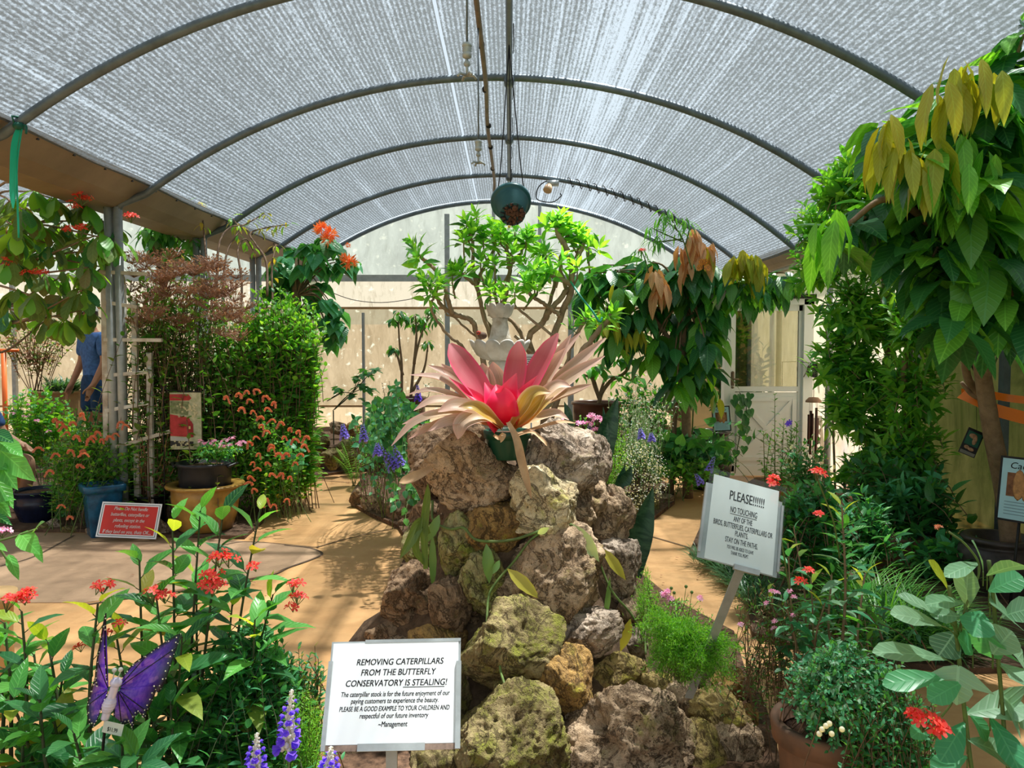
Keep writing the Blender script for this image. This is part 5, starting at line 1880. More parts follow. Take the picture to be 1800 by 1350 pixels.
plant('lilyturf', 'dark grassy lilyturf filling the rim of the tall tan planter', 'grass', V(c[0], 10.2, zt - .04), LV, None, [M['lf_lirio']], None, fname='blade_tuft')

# orange frame
t = thing('orange_barrier', 'orange metal frame standing by a grey post near the far wall', 'frame', at(8, 700, 9.5, 0))
b = MB()
tube(b, [at(-40, 616, 9.5), at(32, 616, 9.5)], .022, 8)
M['orange_paint'] = plain('orange_paint', (.80, .16, .03), .45, 0, .05, 6, 0)
b.build('top_rail', M['orange_paint'], t)
for x in (6, -38):
    b = MB()
    tube(b, [at(x, 616, 9.5), at(x, 616, 9.5, 0.0)], .03, 8)
    b.build('upright', M['orange_paint'], t)

# ---- people
def skin_body(name, joints, edges, m, parent, sub=2, root=0):
    me = bpy.data.meshes.new(name)
    me.from_pydata([tuple(float(v) for v in j[0]) for j in joints], edges, [])
    o = bpy.data.objects.new(name + '_skeleton', me)
    C.objects.link(o)
    md = o.modifiers.new('Skin', 'SKIN')
    for i, j in enumerate(joints):
        rr = j[1] if isinstance(j[1], (tuple, list)) else (j[1], j[1])
        me.skin_vertices[0].data[i].radius = rr
        me.skin_vertices[0].data[i].use_root = (i == root)
    md.use_smooth_shade = True
    ss = o.modifiers.new('Subdivision', 'SUBSURF')
    ss.levels = ss.render_levels = sub
    dg = bpy.context.evaluated_depsgraph_get()
    dg.update()
    new = bpy.data.meshes.new_from_object(o.evaluated_get(dg))
    new.name = name
    bpy.data.objects.remove(o)
    new.transform(Matrix.Translation(-wloc(parent)))
    for p in new.polygons:
        p.use_smooth = True
    new.materials.clear()
    new.materials.append(m)
    o = bpy.data.objects.new(name, new)
    C.objects.link(o)
    o.parent = parent
    return o


M['skin'] = plain('tanned_skin', (.42, .20, .11), .55, 0, .08, 12, .05)
M['skin_fair'] = plain('fair_skin', (.60, .34, .22), .55, 0, .08, 12, .05)
M['blue_shirt'] = plain('blue_plaid_shirt', (.06, .16, .42), .85, 0, .2, 26, .1)
M['navy'] = plain('dark_blue_denim', (.012, .06, .16), .9, 0, .2, 20, .1)
M['grey_cloth'] = plain('grey_cloth', (.50, .50, .47), .9, 0, .1, 14, .1)
M['hair'] = plain('dark_hair', (.05, .03, .02), .6, 0, .2, 60, .3)
M['cap'] = plain('pale_cap', (.55, .55, .52), .9, 0, .1, 14, .1)


def head(parent, c, fwd, m, hair=None, cap=None, r=.1):
    """face, ears and hair or cap on a head centred at c looking along fwd."""
    f = unit(fwd)
    s = unit(np.cross(f, (0, 0, 1)))
    b = MB()
    for sg in (-1, 1):
        ball(b, c + f * r * .82 + s * sg * r * .34 + V(0, 0, r * .1), r * .11, 10, 6)
    b.build('eye', plain('eye_dark', (.03, .02, .015), .2, 0, .05, 9, 0), parent)
    b = MB()
    if hair:
        v, fc_ = ico(4)
        k = v[(v[:, 2] > -2)]
        v2 = v * np.array((.84, .98, 1.1)) * r * 1.06
        rot = np.stack([s, f, np.array((0, 0, 1.0))], 1)
        keep = (v[:, 2] > .35) | (v[:, 1] < -.05) & (v[:, 2] > -.55)
        ff = fc_[keep[fc_].all(1)]
        b.add(v2 @ rot.T + c, ff)
        b.build('hair', hair, parent)
    if cap:
        b = MB()
        v, fc_ = ico(4)
        rot = np.stack([s, f, np.array((0, 0, 1.0))], 1)
        keep = v[:, 2] > .25
        b.add((v * np.array((.9, 1.04, 1.12)) * r * 1.1) @ rot.T + c, fc_[keep[fc_].all(1)])
        strap(b, [c + f * r * .9 + V(0, 0, r * .3), c + f * r * 1.7 + V(0, 0, r * .22)], r * 1.5, (0, 0, 1), -.15, k=6, wprof=[1, 1, .9, .5])
        b.build('cap', cap, parent)


def person_standing(lab, base, facing, hgt=1.85):
    k = hgt / 1.8
    f = unit(facing)
    s = unit(np.cross(f, (0, 0, 1)))
    X = lambda a, bb, z: np.asarray(base, float) + s * a * k + f * bb * k + V(0, 0, z * k)
    t = thing('person', lab, 'person', base)
    J = [(X(0, 0, .98), (.15 * k, .11 * k)), (X(0, .01, 1.2), (.145 * k, .1 * k)), (X(0, .02, 1.40), (.15 * k, .1 * k)), (X(0, .03, 1.50), .06 * k), (X(0, .06, 1.58), .055 * k), (X(0, .08, 1.66), (.085 * k, .1 * k)), (X(0, .08, 1.75), (.07 * k, .085 * k))]
    E = [(0, 1), (1, 2), (2, 3), (3, 4), (4, 5), (5, 6)]
    for sg in (-1, 1):
        n = len(J)
        J += [(X(sg * .19, .02, 1.42), .062 * k), (X(sg * .25, .03, 1.15), .047 * k), (X(sg * .24, .14, .93), .036 * k), (X(sg * .23, .18, .86), (.022 * k, .042 * k)), (X(sg * .22, .21, .79), (.014 * k, .038 * k))]
        E += [(2, n), (n, n + 1), (n + 1, n + 2), (n + 2, n + 3), (n + 3, n + 4)]
        for fi in range(4):
            m_ = len(J)
            J += [(X(sg * (.205 + .012 * fi), .235 - .012 * abs(fi - 1), .745 - .006 * (fi % 2)), .0095 * k), (X(sg * (.20 + .012 * fi), .238, .71), .008 * k)]
            E += [(n + 4, m_), (m_, m_ + 1)]
        m_ = len(J)
        J += [(X(sg * .20, .24, .83), .011 * k), (X(sg * .19, .26, .79), .009 * k)]
        E += [(n + 3, m_), (m_, m_ + 1)]
        n = len(J)
        J += [(X(sg * .10, 0, .86), .092 * k), (X(sg * .11, .03, .50), .062 * k), (X(sg * .11, 0, .32), .058 * k), (X(sg * .11, -.02, .09), .042 * k), (X(sg * .11, .03, .04), .045 * k), (X(sg * .12, .15, .03), .035 * k)]
        E += [(0, n)] + [(n + i, n + i + 1) for i in range(5)]
    m_ = len(J)
    J += [(X(0, .175, 1.66), .02 * k)]
    E += [(5, m_)]
    skin_body('body', J, E, M['skin'], t)
    J = [(X(0, 0, .84), (.18 * k, .14 * k)), (X(0, .01, 1.2), (.17 * k, .125 * k)), (X(0, .02, 1.40), (.17 * k, .12 * k)), (X(0, .03, 1.49), .085 * k)]
    E = [(0, 1), (1, 2), (2, 3)]
    for sg in (-1, 1):
        n = len(J)
        J += [(X(sg * .195, .02, 1.42), .085 * k), (X(sg * .245, .03, 1.20), .075 * k)]
        E += [(2, n), (n, n + 1)]
    skin_body('shirt', J, E, M['blue_shirt'], t)
    J = [(X(0, 0, 1.08), (.168 * k, .13 * k)), (X(0, 0, .92), (.17 * k, .13 * k))]
    E = [(0, 1)]
    for sg in (-1, 1):
        n = len(J)
        J += [(X(sg * .105, .01, .80), .115 * k), (X(sg * .115, .03, .54), .10 * k)]
        E += [(1, n), (n, n + 1)]
    skin_body('shorts', J, E, M['navy'], t)
    head(t, X(0, .075, 1.70), f, M['skin'], M['hair'], M['cap'], .105 * k)
    return t


b = MB()
c = at(170, 700, 9.5, 0)
box(b, c + V(0, 0, .085), (.9, .7, .17))
tag(b.build('concrete_step', M['slab'], origin=c, smooth=False), 'low concrete step under the person in blue behind the trellis', 'step')
person_standing('person in blue shirt, dark blue shorts and pale cap standing behind the white trellis', at(170, 700, 9.5, .17), (-.5, -.75, 0), 1.9)

# seated person at the edge
base = at(-8, 800, 7.0, 0)
t = thing('person', 'seated person in grey shorts and blue sleeve, mostly cut off behind the leaves', 'person', base)
X = lambda a, bb, z: base + V(a, bb, z)
J = [(X(-.22, 0, .52), (.15, .14)), (X(-.22, .0, .72), (.15, .12)), (X(-.19, 0, .96), (.15, .1)), (X(-.17, 0, 1.06), .055), (X(-.14, -.01, 1.13), .05), (X(-.11, -.02, 1.22), (.08, .095)), (X(-.11, -.02, 1.31), (.065, .08))]
E = [(i, i + 1) for i in range(6)]
for sy in (-1, 1):
    n = len(J)
    J += [(X(-.17, sy * .19, .97), .06), (X(-.08, sy * .24, .74), .048), (X(.10, sy * .18, .66), .036), (X(.17, sy * .14, .64), (.025, .04)), (X(.22, sy * .12, .62), (.02, .036))]
    E += [(2, n)] + [(n + i, n + i + 1) for i in range(4)]
    for fi in range(4):
        m_ = len(J)
        J += [(X(.245, sy * (.09 + .018 * fi), .61), .0095), (X(.275, sy * (.09 + .018 * fi), .59), .008)]
        E += [(n + 4, m_), (m_, m_ + 1)]
    m_ = len(J)
    J += [(X(.20, sy * .08, .65), .011), (X(.225, sy * .06, .64), .009)]
    E += [(n + 3, m_), (m_, m_ + 1)]
    n = len(J)
    J += [(X(-.12, sy * .10, .50), .09), (X(.22, sy * .14, .52), .068), (X(.20, sy * .14, .34), .058), (X(.14, sy * .14, .09), .042), (X(.16, sy * .14, .045), .042), (X(.29, sy * .15, .035), .034)]
    E += [(0, n)] + [(n + i, n + i + 1) for i in range(5)]
m_ = len(J)
J += [(X(-.015, -.02, 1.22), .02)]
E += [(5, m_)]
skin_body('body', J, E, M['skin_fair'], t)
J = [(X(-.22, 0, .56), (.175, .16)), (X(-.22, .0, .72), (.175, .14)), (X(-.19, 0, .96), (.17, .12)), (X(-.17, 0, 1.05), .075)]
E = [(0, 1), (1, 2), (2, 3)]
for sy in (-1, 1):
    n = len(J)
    J += [(X(-.17, sy * .195, .97), .08), (X(-.10, sy * .235, .79), .07)]
    E += [(2, n), (n, n + 1)]
skin_body('shirt', J, E, M['blue_shirt'], t)
J = [(X(-.24, 0, .56), (.17, .16)), (X(-.22, 0, .50), (.17, .16))]
E = [(0, 1)]
for sy in (-1, 1):
    n = len(J)
    J += [(X(-.10, sy * .11, .505), .115), (X(.10, sy * .13, .515), .10)]
    E += [(1, n), (n, n + 1)]
skin_body('shorts', J, E, M['grey_cloth'], t)
head(t, X(-.11, -.02, 1.25), (1, -.15, 0), M['skin_fair'], M['hair'], None, .1)
t = thing('bench', 'low wooden bench carrying the seated person near the far left plants', 'bench', base + V(-.3, 0, 0))
b = MB()
box(b, base + V(-.3, 0, .385), (.5, 1.2, .05))
b.build('seat', M['beam'], t, smooth=False)
for sx in (-.5, -.1):
    for sy in (-.5, .5):
        b = MB()
        box(b, base + V(sx, sy, .18), (.06, .06, .36))
        b.build('leg', M['beam'], t, smooth=False)

# white trellis
t = thing('trellis', 'weathered white wooden trellis standing by the double metal post', 'trellis', at(212, 800, 6.62, 0))
TY = 6.62
for x0, y0, x1, y1 in ((183, 478, 187, 800), (216, 500, 217, 800), (236, 530, 240, 800), (263, 620, 264, 800)):
    b = MB()
    a, c2 = P(x0, y0, TY), P(x1, y1, TY)
    c2[2] = 0
    bar(b, a, c2, .045, .035, (0, 1, 0))
    b.build('upright', M['white_wood'], t, smooth=False)
for x0, y0, x1, y1 in ((184, 531, 242, 540), (184, 597, 285, 598), (186, 660, 262, 654), (186, 722, 262, 708), (188, 790, 300, 758), (176, 478, 262, 482)):
    b = MB()
    bar(b, P(x0, y0, TY - .04), P(x1, y1, TY - .04), .03, .035, (0, 1, 0))
    b.build('rung', M['white_wood'], t, smooth=False)

# coiled green hose behind it
t = thing('garden_hose', 'dark green garden hose coiled behind the foot of the white trellis', 'hose', at(195, 790, 6.75, 0))
b = MB()
hc = at(193, 760, 6.75)
n = 6 * 40
a = np.linspace(0, 6 * 2 * PI, n)
rr = .15 + .016 * np.floor(a / (2 * PI)) + .004 * np.sin(a * 3)
hz = P(0, 800, 6.75)[2]
b2 = np.stack([hc[0] + rr * np.cos(a) * .95, 6.72 + .05 * np.sin(a * .5) + .018 * (a / (2 * PI)), .36 + rr * np.sin(a) * 1.35], -1)
tube(b, b2, .013, 6)
b.build('coil', plain('green_hose', (.012, .13, .06), .45, 0, .1, 6, 0), t)
b = MB()
tube(b, [V(hc[0], 6.9, 0), V(hc[0], 6.9, .62)], .03, 8)
tube(b, [V(hc[0], 6.9, .55), V(hc[0], 6.68, .56)], .02, 8)
b.build('hanger', M['galv_dark'], t)

# russet seed-head shrub and the big green shrub against it
r = rnd(63)
ST, LV = MB(), MB()
base = at(300, 800, 7.0, 0)
tips = grow_bush(ST, LV, base, P(318, 565, 7.0), pxr(112, 118, 7.0), 230, 24, .10, .044, r, .005, t0=.12, mis=((0, 4), (1, 3), (2, 1)), shape='ovate', arch=.05, surf=.3, spread=.3)
t = plant('seedhead_shrub', 'tall loose shrub topped with brown-red seed heads beside the white trellis', 'shrub', base, LV, ST, [M['lf_olive'], M['lf_mid'], M['lf_bright']], M['twig'])
heads = [(x, y) for x, y in zip(r.uniform(225, 440, 120), r.uniform(440, 575, 120)) if y < 520 or r.random() < .45]
SD = MB()
k = 0
for x, y in heads[:66]:
    c = P(x, y + max(0, (x - 330) * .25), 6.6 + r.uniform(-.25, .4))
    b = MB()
    n = 46
    d = unit(r.normal(0, 1, (n, 3)) * (1, 1, .45) + (0, 0, .3))
    leaves(b, c + d * r.uniform(.01, .09, (n, 1)) * (1.35, 1.35, .5), d, r.normal(0, 1, (n, 3)), r.uniform(.018, .036, n), .014, 'small', .2, .1, 0, 0)
    for dd in d:
        tube(b, [c - V(0, 0, .06), c + dd * .09 * V(1.3, 1.3, .5)], .0014, 3, cap=False)
    b.build('seed_head', M['seed'], t)
r = rnd(64)
ST, LV = MB(), MB()
base = at(505, 790, 7.4, 0)
grow_bush(ST, LV, base, P(495, 615, 7.4), pxr(88, 122, 7.4), 330, 26, .105, .062, r, .005, t0=.12, mis=((0, 7), (1, 3), (2, 1), (3, 2)), arch=.06, surf=.35, spread=.14)
grow_bush(ST, LV, at(420, 790, 7.2, 0), P(420, 640, 7.2), pxr(70, 105, 7.2), 150, 24, .10, .055, r, .005, t0=.12, mis=((0, 5), (1, 3), (2, 1)), arch=.06, surf=.35, spread=.25)
plant('green_shrub', 'big dense bright green shrub left of the pale end wall, behind the coral flowers', 'shrub', base, LV, ST, [M['lf_bright'], M['lf_mid'], M['lf_jat_dark'], M['lf_plum']], M['twig'])
# heart-leaved tree with orange flower heads
r = rnd(65)
ST, LV = MB(), MB()
base = at(540, 780, 8.6, 0)
top = at(545, 480, 8.6)
tube(ST, smooth_path([base, at(530, 640, 8.6), at(520, 500, 8.6)], 6), .045, 8)
tube(ST, smooth_path([at(530, 600, 8.6), at(560, 540, 8.5), at(585, 560, 8.4)], 6), .02, 6)
for k, (x, y) in enumerate(((500, 455), (520, 440), (540, 430), (555, 445), (570, 420), (580, 430), (600, 455), (615, 460), (560, 470), (535, 470), (510, 480), (490, 490), (590, 470), (500, 520), (525, 500), (550, 520), (575, 530), (590, 545), (570, 560), (595, 575), (580, 590), (545, 545), (520, 540), (560, 500), (585, 565), (485, 470), (475, 500))):
    q = P(x, y, 8.4 + r.uniform(-.3, .4))
    tube(ST, smooth_path([at(522, 520, 8.6), (at(530, 490, 8.6) + q) / 2 + V(0, 0, .05), q], 5), [.012, .005], 5, cap=False)
    cluster(LV, q, 7, .25, .19, r, .9, 'heart', ((0, 3), (1, 3)), .25, wav=.03, fold=.06)
t = plant('heart_leaf_tree', 'heart-leaved tree with frilly orange flower heads near the far gutter end', 'tree', base, LV, ST, [M['lf_jat_dark'], M['lf_bluegreen']], M['bark'], sname='branch')
for x, y, s in ((566, 405, .10), (582, 412, .09), (575, 420, .09), (570, 402, .08), (612, 460, .10), (603, 452, .05), (618, 462, .07), (612, 431, .035)):
    c = P(x, y, 8.15)
    b = MB()
    n = 60
    d = unit(r.normal(0, 1, (n, 3)) + (0, -.2, .35))
    leaves(b, c + d * s * .3, d, r.normal(0, 1, (n, 3)), s * r.uniform(.5, 1, n), s * .16, 'lance', .3, .1, 0, 0)
    b.build('flower_head', M['orange'], t)

# climbers reaching up to the gutter
r = rnd(66)
ST, LV = MB(), MB()
for pts in ([(365, 620), (372, 520), (362, 450), (355, 370), (350, 355)], [(395, 600), (392, 500), (400, 440), (420, 405), (410, 385)], [(420, 600), (425, 500), (418, 440), (432, 420), (445, 440)], [(380, 520), (385, 430), (405, 400), (430, 395), (465, 375)], [(470, 520), (468, 460), (450, 430), (440, 410), (470, 400), (505, 395)], [(480, 540), (478, 470), (485, 430)]):
    q = smooth_path([P(x, y, 7.3 + .25 * i) for i, (x, y) in enumerate(pts)], 6)
    tube(ST, q, [.014, .006], 5)
    for j in range(3):
        cluster(LV, q[-1 - j * 4], 5, .11, .035, r, .5, 'lance', ((0, 2), (1, 1)), .4, wav=0)
plant('bare_climber', 'thin bare climber stems reaching from the shrubs up to the gutter', 'climber', at(420, 780, 7.3, 0), LV, ST, [M['lf_autumn'], M['lf_bright']], M['twig'])
r = rnd(67)
ST, LV = MB(), MB()
for k in range(26):
    x, y = r.uniform(255, 340), r.uniform(395, 450)
    q = P(x, y, 8.6 + r.uniform(-.4, .4))
    tube(ST, [at(285, 520, 8.6), (at(285, 480, 8.6) + q) / 2, q], [.01, .005], 4, cap=False)
    cluster(LV, q, 6, .2, .07, r, .6, 'ovate', ((0, 3), (1, 2)), .4)
tube(ST, [at(285, 800, 8.6, 0), at(285, 520, 8.6)], .02, 6)
plant('slender_tree', 'slender broad-leaved tree beyond the double post, against the white far wall', 'tree', at(285, 800, 8.6, 0), LV, ST, [M['lf_jat'], M['lf_jat_dark']], M['bark'], sname='branch')

# garden flag
fy = 6.55
t = thing('garden_flag', 'small garden flag printed with a red truck full of flowers, behind the black pot', 'flag', at(300, 800, fy, 0))
fl, fr_, fb = P(298, 690, fy), P(353, 690, fy), P(298, 790, fy)
fw, fh = fr_[0] - fl[0], fl[2] - fb[2]
z0, x0 = fb[2], fl[0]


def flagpatch(nm, pts, m, dy):
    b = MB()
    n = len(pts)
    v = [(x0 + fw * x, fy - dy, z0 + fh * y) for x, y in pts] + [(x0 + fw * x, fy - dy + .0012, z0 + fh * y) for x, y in pts]
    b.add(v, [np.arange(n)[::-1].reshape(1, -1), (np.arange(n) + n).reshape(1, -1)] + [np.array([(i, (i + 1) % n, n + (i + 1) % n, n + i)]) for i in range(n)])
    return b.build(nm, m, t, smooth=False)


flagpatch('cloth', [(0, 0), (1, 0), (1, 1), (0, 1)], plain('flag_cloth', (.36, .40, .22), .8, 0, .25, 22, .05, c2=(.62, .60, .42)), 0)
red = plain('flag_red', (.58, .06, .06), .8, 0, .15, 16, .0)
flagpatch('truck_cab', [(0, .86), (.62, .86), (.70, .90), (.60, .97), (0, .97)], red, .002)
flagpatch('truck_body', [(0, .24), (.56, .22), (.60, .30), (.66, .50), (.60, .56), (.0, .62)], red, .002)
flagpatch('truck_fender', [(.56, .20), (.74, .22), (.74, .44), (.68, .50), (.60, .48)], plain('flag_dark_red', (.42, .035, .04), .8, 0, .15, 16, 0), .004)
flagpatch('window', [(.02, .64), (.58, .60), (.62, .84), (.02, .85)], plain('flag_window', (.30, .34, .18), .8, 0, .3, 30, 0, c2=(.12, .16, .07)), .003)
flagpatch('bumper', [(0, .16), (.58, .14), (.58, .20), (0, .23)], plain('flag_bumper', (.55, .56, .52), .8, 0, .1, 9, 0), .003)
flagpatch('tyre', [(0, .06), (.72, .06), (.74, .14), (0, .15)], M['black'], .004)
b = MB()
rr = rnd(9)
for k in range(60):
    x, y = (rr.uniform(.25, .95), rr.uniform(.58, .80)) if k < 34 else (rr.uniform(.05, .95), rr.uniform(.02, .16))
    c = V(x0 + fw * x, fy - .006, z0 + fh * y)
    flower5(b, c, (0, -1, .1), .011, rr, 0)
b.build('printed_flower', plain('flag_flower', (.72, .66, .40), .8, 0, .1, 9, 0), t)
flagpatch('lamp', [(.60, .36), (.66, .36), (.66, .41), (.60, .41)], plain('flag_lamp', (.80, .70, .30), .8, 0, .1, 9, 0), .006)
b = MB()
pole = [at(287, 800, fy, 0), at(287, 700, fy), P(285, 688, fy), P(283, 678, fy), P(290, 678, fy), P(297, 686, fy), P(353, 689, fy)]
tube(b, smooth_path(pole, 5), .005, 6)
b.build('pole', M['iron'], t)

# black pot inside the gold pot
c = G(362, 930, 0)
c = V(P(362, 900, 6.45)[0], 6.45, 0)
M['gold'] = plain('gold_brown_glaze', (.46, .27, .06), .28, 0, .16, 7, .04, c2=(.22, .125, .03))
t = thing('gold_pot', 'large gold-brown glazed pot with a flat rim, under the black pot', 'pot', c)
b = MB()
lathe(b, [(.20, .03), (.215, .04), (.25, .15), (.272, .30), (.27, .375), (.262, .385), (.312, .392), (.318, .405), (.312, .415), (.23, .41), (.222, .39), (.22, .25), (.001, .22)], c, 56)
b.build('body', M['gold'], t)
b = MB()
lathe(b, [(.17, .032), (.18, .0), (.16, .0), (.15, .03)], c, 40)
b.build('foot_ring', M['gold'], t)
c2 = c + V(.0, 0, .225)
t = thing('black_pot', 'black plastic nursery pot set inside the gold-brown pot', 'pot', c2)
b = MB()
lathe(b, [(.185, .0), (.19, .01), (.208, .24), (.212, .25), (.212, .335), (.226, .345), (.232, .36), (.226, .372), (.205, .37), (.19, .2), (.001, .2)], c2, 48)
b.build('body', plain('black_nursery_plastic', (.022, .024, .03), .42, 0, .2, 8, .05), t)
b = MB()
lathe(b, [(.001, .345), (.12, .342), (.203, .335)], c2, 30)
b.build('potting_soil', M['mulch'], t)
b = MB()
for sg in (-1, 1):
    tube(b, smooth_path([c2 + V(sg * .22, -.09, .34), c2 + V(sg * .27, 0, .36), c2 + V(sg * .22, .09, .34)], 5), .012, 6)
b.build('handle', M['black'], t)
r = rnd(68)
t, tips, r = bush('pink_pentas', 'low green plant with small pink flowers in the black pot', 'plant', c2 + V(.05, 0, .34), P(388, 795, 6.42), pxr(42, 20, 6.42), 34, 12, .06, .026, ['lf_jat', 'lf_bluegreen', 'lf_bright'], 'stem', 68, mis=((0, 3), (1, 2), (2, 2)), zmin=.56, t0=.2, spread=.1)
for x, y in ((352, 778), (366, 780), (382, 783), (396, 776), (408, 772), (418, 782), (425, 778), (376, 776), (402, 784), (390, 787)):
    flower_cluster(t, P(x, y, 6.3), .03, 8, .016, r, M['pink'])

# blue pots
M['blue_glaze'] = plain('blue_glaze', (.02, .14, .27), .22, 0, .2, 12, .25, c2=(.012, .06, .13), bscale=34)
c = V(P(181, 900, 6.36)[0], 6.36, 0)
t = thing('square_pot', 'tall square blue glazed pot behind the red sign', 'pot', c)
R = Matrix.Rotation(math.radians(38), 3, 'Z')
b = MB()
lathe(b, [(.105, 0), (.11, .01), (.135, .35), (.14, .37), (.158, .375), (.162, .42), (.156, .43), (.132, .428), (.125, .39), (.11, .2), (.001, .2)], (0, 0, 0), 64, square=9)
b.v[0] = b.v[0] @ np.array(R).T + c
b.build('body', M['blue_glaze'], t)
b = MB()
lathe(b, [(.001, .36), (.115, .36)], (0, 0, 0), 32, square=9)
b.v[0] = b.v[0] @ np.array(R).T + c
b.build('potting_soil', M['mulch'], t)
c = V(P(67, 890, 6.8)[0], 6.8, 0)
pot_thing('round_pot', 'dark navy glazed round pot with a braided band, beside the blue square pot', c, [(.13, 0), (.135, .01), (.16, .07), (.195, .16), (.2, .2), (.193, .215), (.198, .23), (.192, .245), (.2, .26), (.207, .275), (.215, .285), (.213, .3), (.195, .298), (.185, .27), (.17, .15), (.001, .15)], plain('navy_glaze', (.012, .018, .05), .25, 0, .2, 9, .05), .18, .27)

# shrimp plants with coral bracts
def shrimp(name, lab, base, c, rad, ns, heads, Y, seed):
    t, tips, r = bush(name, lab, 'shrimp plant', base, c, rad, ns, 16, .06, .034, ['lf_bright', 'lf_mid', 'lf_jat', 'lf_autumn'], 'stem', seed, mis=((0, 5), (1, 3), (2, 3), (3, .7)), t0=.25, spread=.2)
    for x, y in heads:
        b = MB()
        p0 = P(x, y, Y + r.uniform(-.25, .1))
        sd = r.choice((-1, 1))
        g_ = r.uniform(.45, .95)
        sc_ = r.uniform(.7, 1.1)
        q = smooth_path([p0 + V(-sd * .035 * g_, 0, -.015), p0 + V(-sd * .01, -.01, .016 * g_), p0 + V(sd * .02 * g_, -.015, .012), p0 + V(sd * r.uniform(.015, .045), -.02, r.uniform(-.035, .0))], 4)
        n = len(q)
        T = unit(np.gradient(q, axis=0))
        for k in range(n):
            w = .026 * math.sin(PI * (.15 + .75 * k / n))
            e = unit(np.cross(T[k], (0, 1, .2)))
            e2_ = np.cross(T[k], e)
            a = np.array((0, 2.1, 4.2)) + k * 1.0
            dd = T[k] * 1.0 + (np.cos(a)[:, None] * e + np.sin(a)[:, None] * e2_) * .8
            leaves(b, np.stack([q[k]] * 3), dd + r.normal(0, .25, (3, 3)), e2_, .018 * sc_, (.012 + w * .14) * sc_, 'ovate', .2, .15, 0, 0)
        b.build('bract_head', M['coral'], t)
    return t


hp = [(x, y) for x, y in ((398, 700), (420, 695), (435, 690), (440, 705), (452, 688), (470, 720), (480, 740), (495, 745), (510, 755), (525, 760), (540, 770), (535, 785), (520, 775), (500, 770), (470, 760), (460, 750), (450, 770), (440, 780), (478, 790), (490, 800), (470, 815), (455, 825), (440, 840), (478, 785), (505, 800), (520, 815), (530, 800), (495, 835), (510, 840), (478, 835), (455, 800), (445, 815), (460, 735), (445, 725), (425, 720), (482, 710), (468, 700), (448, 862), (468, 880), (482, 890), (462, 890), (505, 880), (440, 850))]
shrimp('shrimp_plant', 'bushy shrimp plant loaded with coral flower heads beside the wide path', at(475, 890, 7.0, .03), P(468, 800, 7.0), pxr(62, 100, 7.0), 130, hp, 6.55, 70)
hp = [(98, 740), (107, 745), (115, 752), (130, 745), (120, 762), (135, 770), (148, 795), (165, 770), (172, 762), (160, 775), (180, 775), (195, 770), (205, 765), (150, 800), (125, 795), (100, 800), (140, 820), (90, 830), (215, 745), (222, 750), (145, 730), (110, 890), (125, 910), (70, 790)]
shrimp('shrimp_plant', 'shrimp plant with salmon and red flower heads rising behind the two blue pots', at(150, 880, 6.55, .03), P(165, 805, 6.6), pxr(98, 64, 6.6, .5), 190, hp, 6.25, 71)

# bare-stemmed shrub between the pots
r = rnd(72)
ST, LV = MB(), MB()
base = V(P(262, 900, 6.75)[0], 6.75, .2)
for k in range(34):
    x, y = r.uniform(208, 318), r.uniform(745, 850)
    tip = P(x, y, 6.7 + r.uniform(-.25, .25))
    b0 = base + r.normal(0, .03, 3) * (1, 1, 0)
    shoot(ST, LV, [b0, (b0 + tip) / 2 + V((tip[0] - b0[0]) * .12, 0, .0), tip], .006, 4 if k % 2 else 7, .055, .028, r, .55, mis=((0, 3), (1, 1)))
plant('bare_stem_shrub', 'shrub of many bare brown stems in a dark pot behind the red sign', 'shrub', base, LV, ST, [M['lf_jat'], M['lf_autumn']], plain('red_brown_twig', (.40, .20, .11), .8, 0, .1, 20, .1))
pot_thing('nursery_pot', 'plain dark pot at the foot of the bare brown stems', V(base[0], base[1], 0), round_pot(.27, .17, .13, None, .012, .015), M['black'], .15, .24)

# leafy plants farther left
t, tips, r = bush('lantana_bush', 'light green bushy plant with tiny pink flowers in front of the tall tan planter', 'lantana', at(75, 860, 8.2, .03), P(70, 740, 8.2), pxr(72, 68, 8.2), 110, 15, .085, .055, ['lf_bright', 'lf_mid', 'lf_bluegreen'], 'stem', 73, mis=((0, 5), (1, 3), (2, 2)), spread=.2)
for x, y in ((42, 733), (65, 740), (45, 712), (85, 760), (22, 728)):
    flower_cluster(t, P(x, y, 7.8), .03, 6, .016, r, M['pink'])
bush('leafy_shrub', 'dark leafy plant at the foot of the trellis near the hose', 'shrub', at(165, 860, 7.6, .03), P(160, 745, 7.6), pxr(42, 36, 7.6), 50, 14, .09, .04, ['lf_mid', 'lf_jat_dark'], 'stem', 74, mis=((0, 2), (1, 2)))
bush('low_ground_plant', 'low green ground plant between the two blue pots', 'plant', at(120, 925, 6.75, .03), P(118, 880, 6.7), pxr(26, 44, 6.7), 24, 10, .06, .034, ['lf_mid', 'lf_jat_dark', 'lf_autumn'], 'stem', 75, mis=((0, 3), (1, 2), (2, .5)))
# dark understory keeps the bed from looking bare
bush('shaded_undergrowth', 'shaded green undergrowth filling the bed behind the flag', 'shrub', at(340, 830, 7.6, .03), P(345, 740, 7.6), pxr(85, 70, 7.6), 120, 14, .10, .05, ['lf_jat_dark', 'lf_mid'], 'twig', 76, mis=((0, 3), (1, 2)), spread=.3)
bush('caladium', 'pair of pale green heart leaves under the coral flowers at the path edge', 'plant', at(512, 880, 6.9, .03), P(520, 800, 6.8), pxr(24, 26, 6.8), 9, 3, .11, .09, ['lf_bluegreen'], 'stem', 77, shape='heart', t0=.8)

# red notice leaning by the pots
M['lettering_dark'] = plain('black_ink', (.01, .011, .015), .6, 0, .05, 5, 0)
M['lettering_white'] = plain('white_ink', (.90, .90, .88), .6, 0, .02, 5, 0)
M['paper'] = plain('white_paper', (.86, .90, .93), .35, 0, .01, 3, 0)


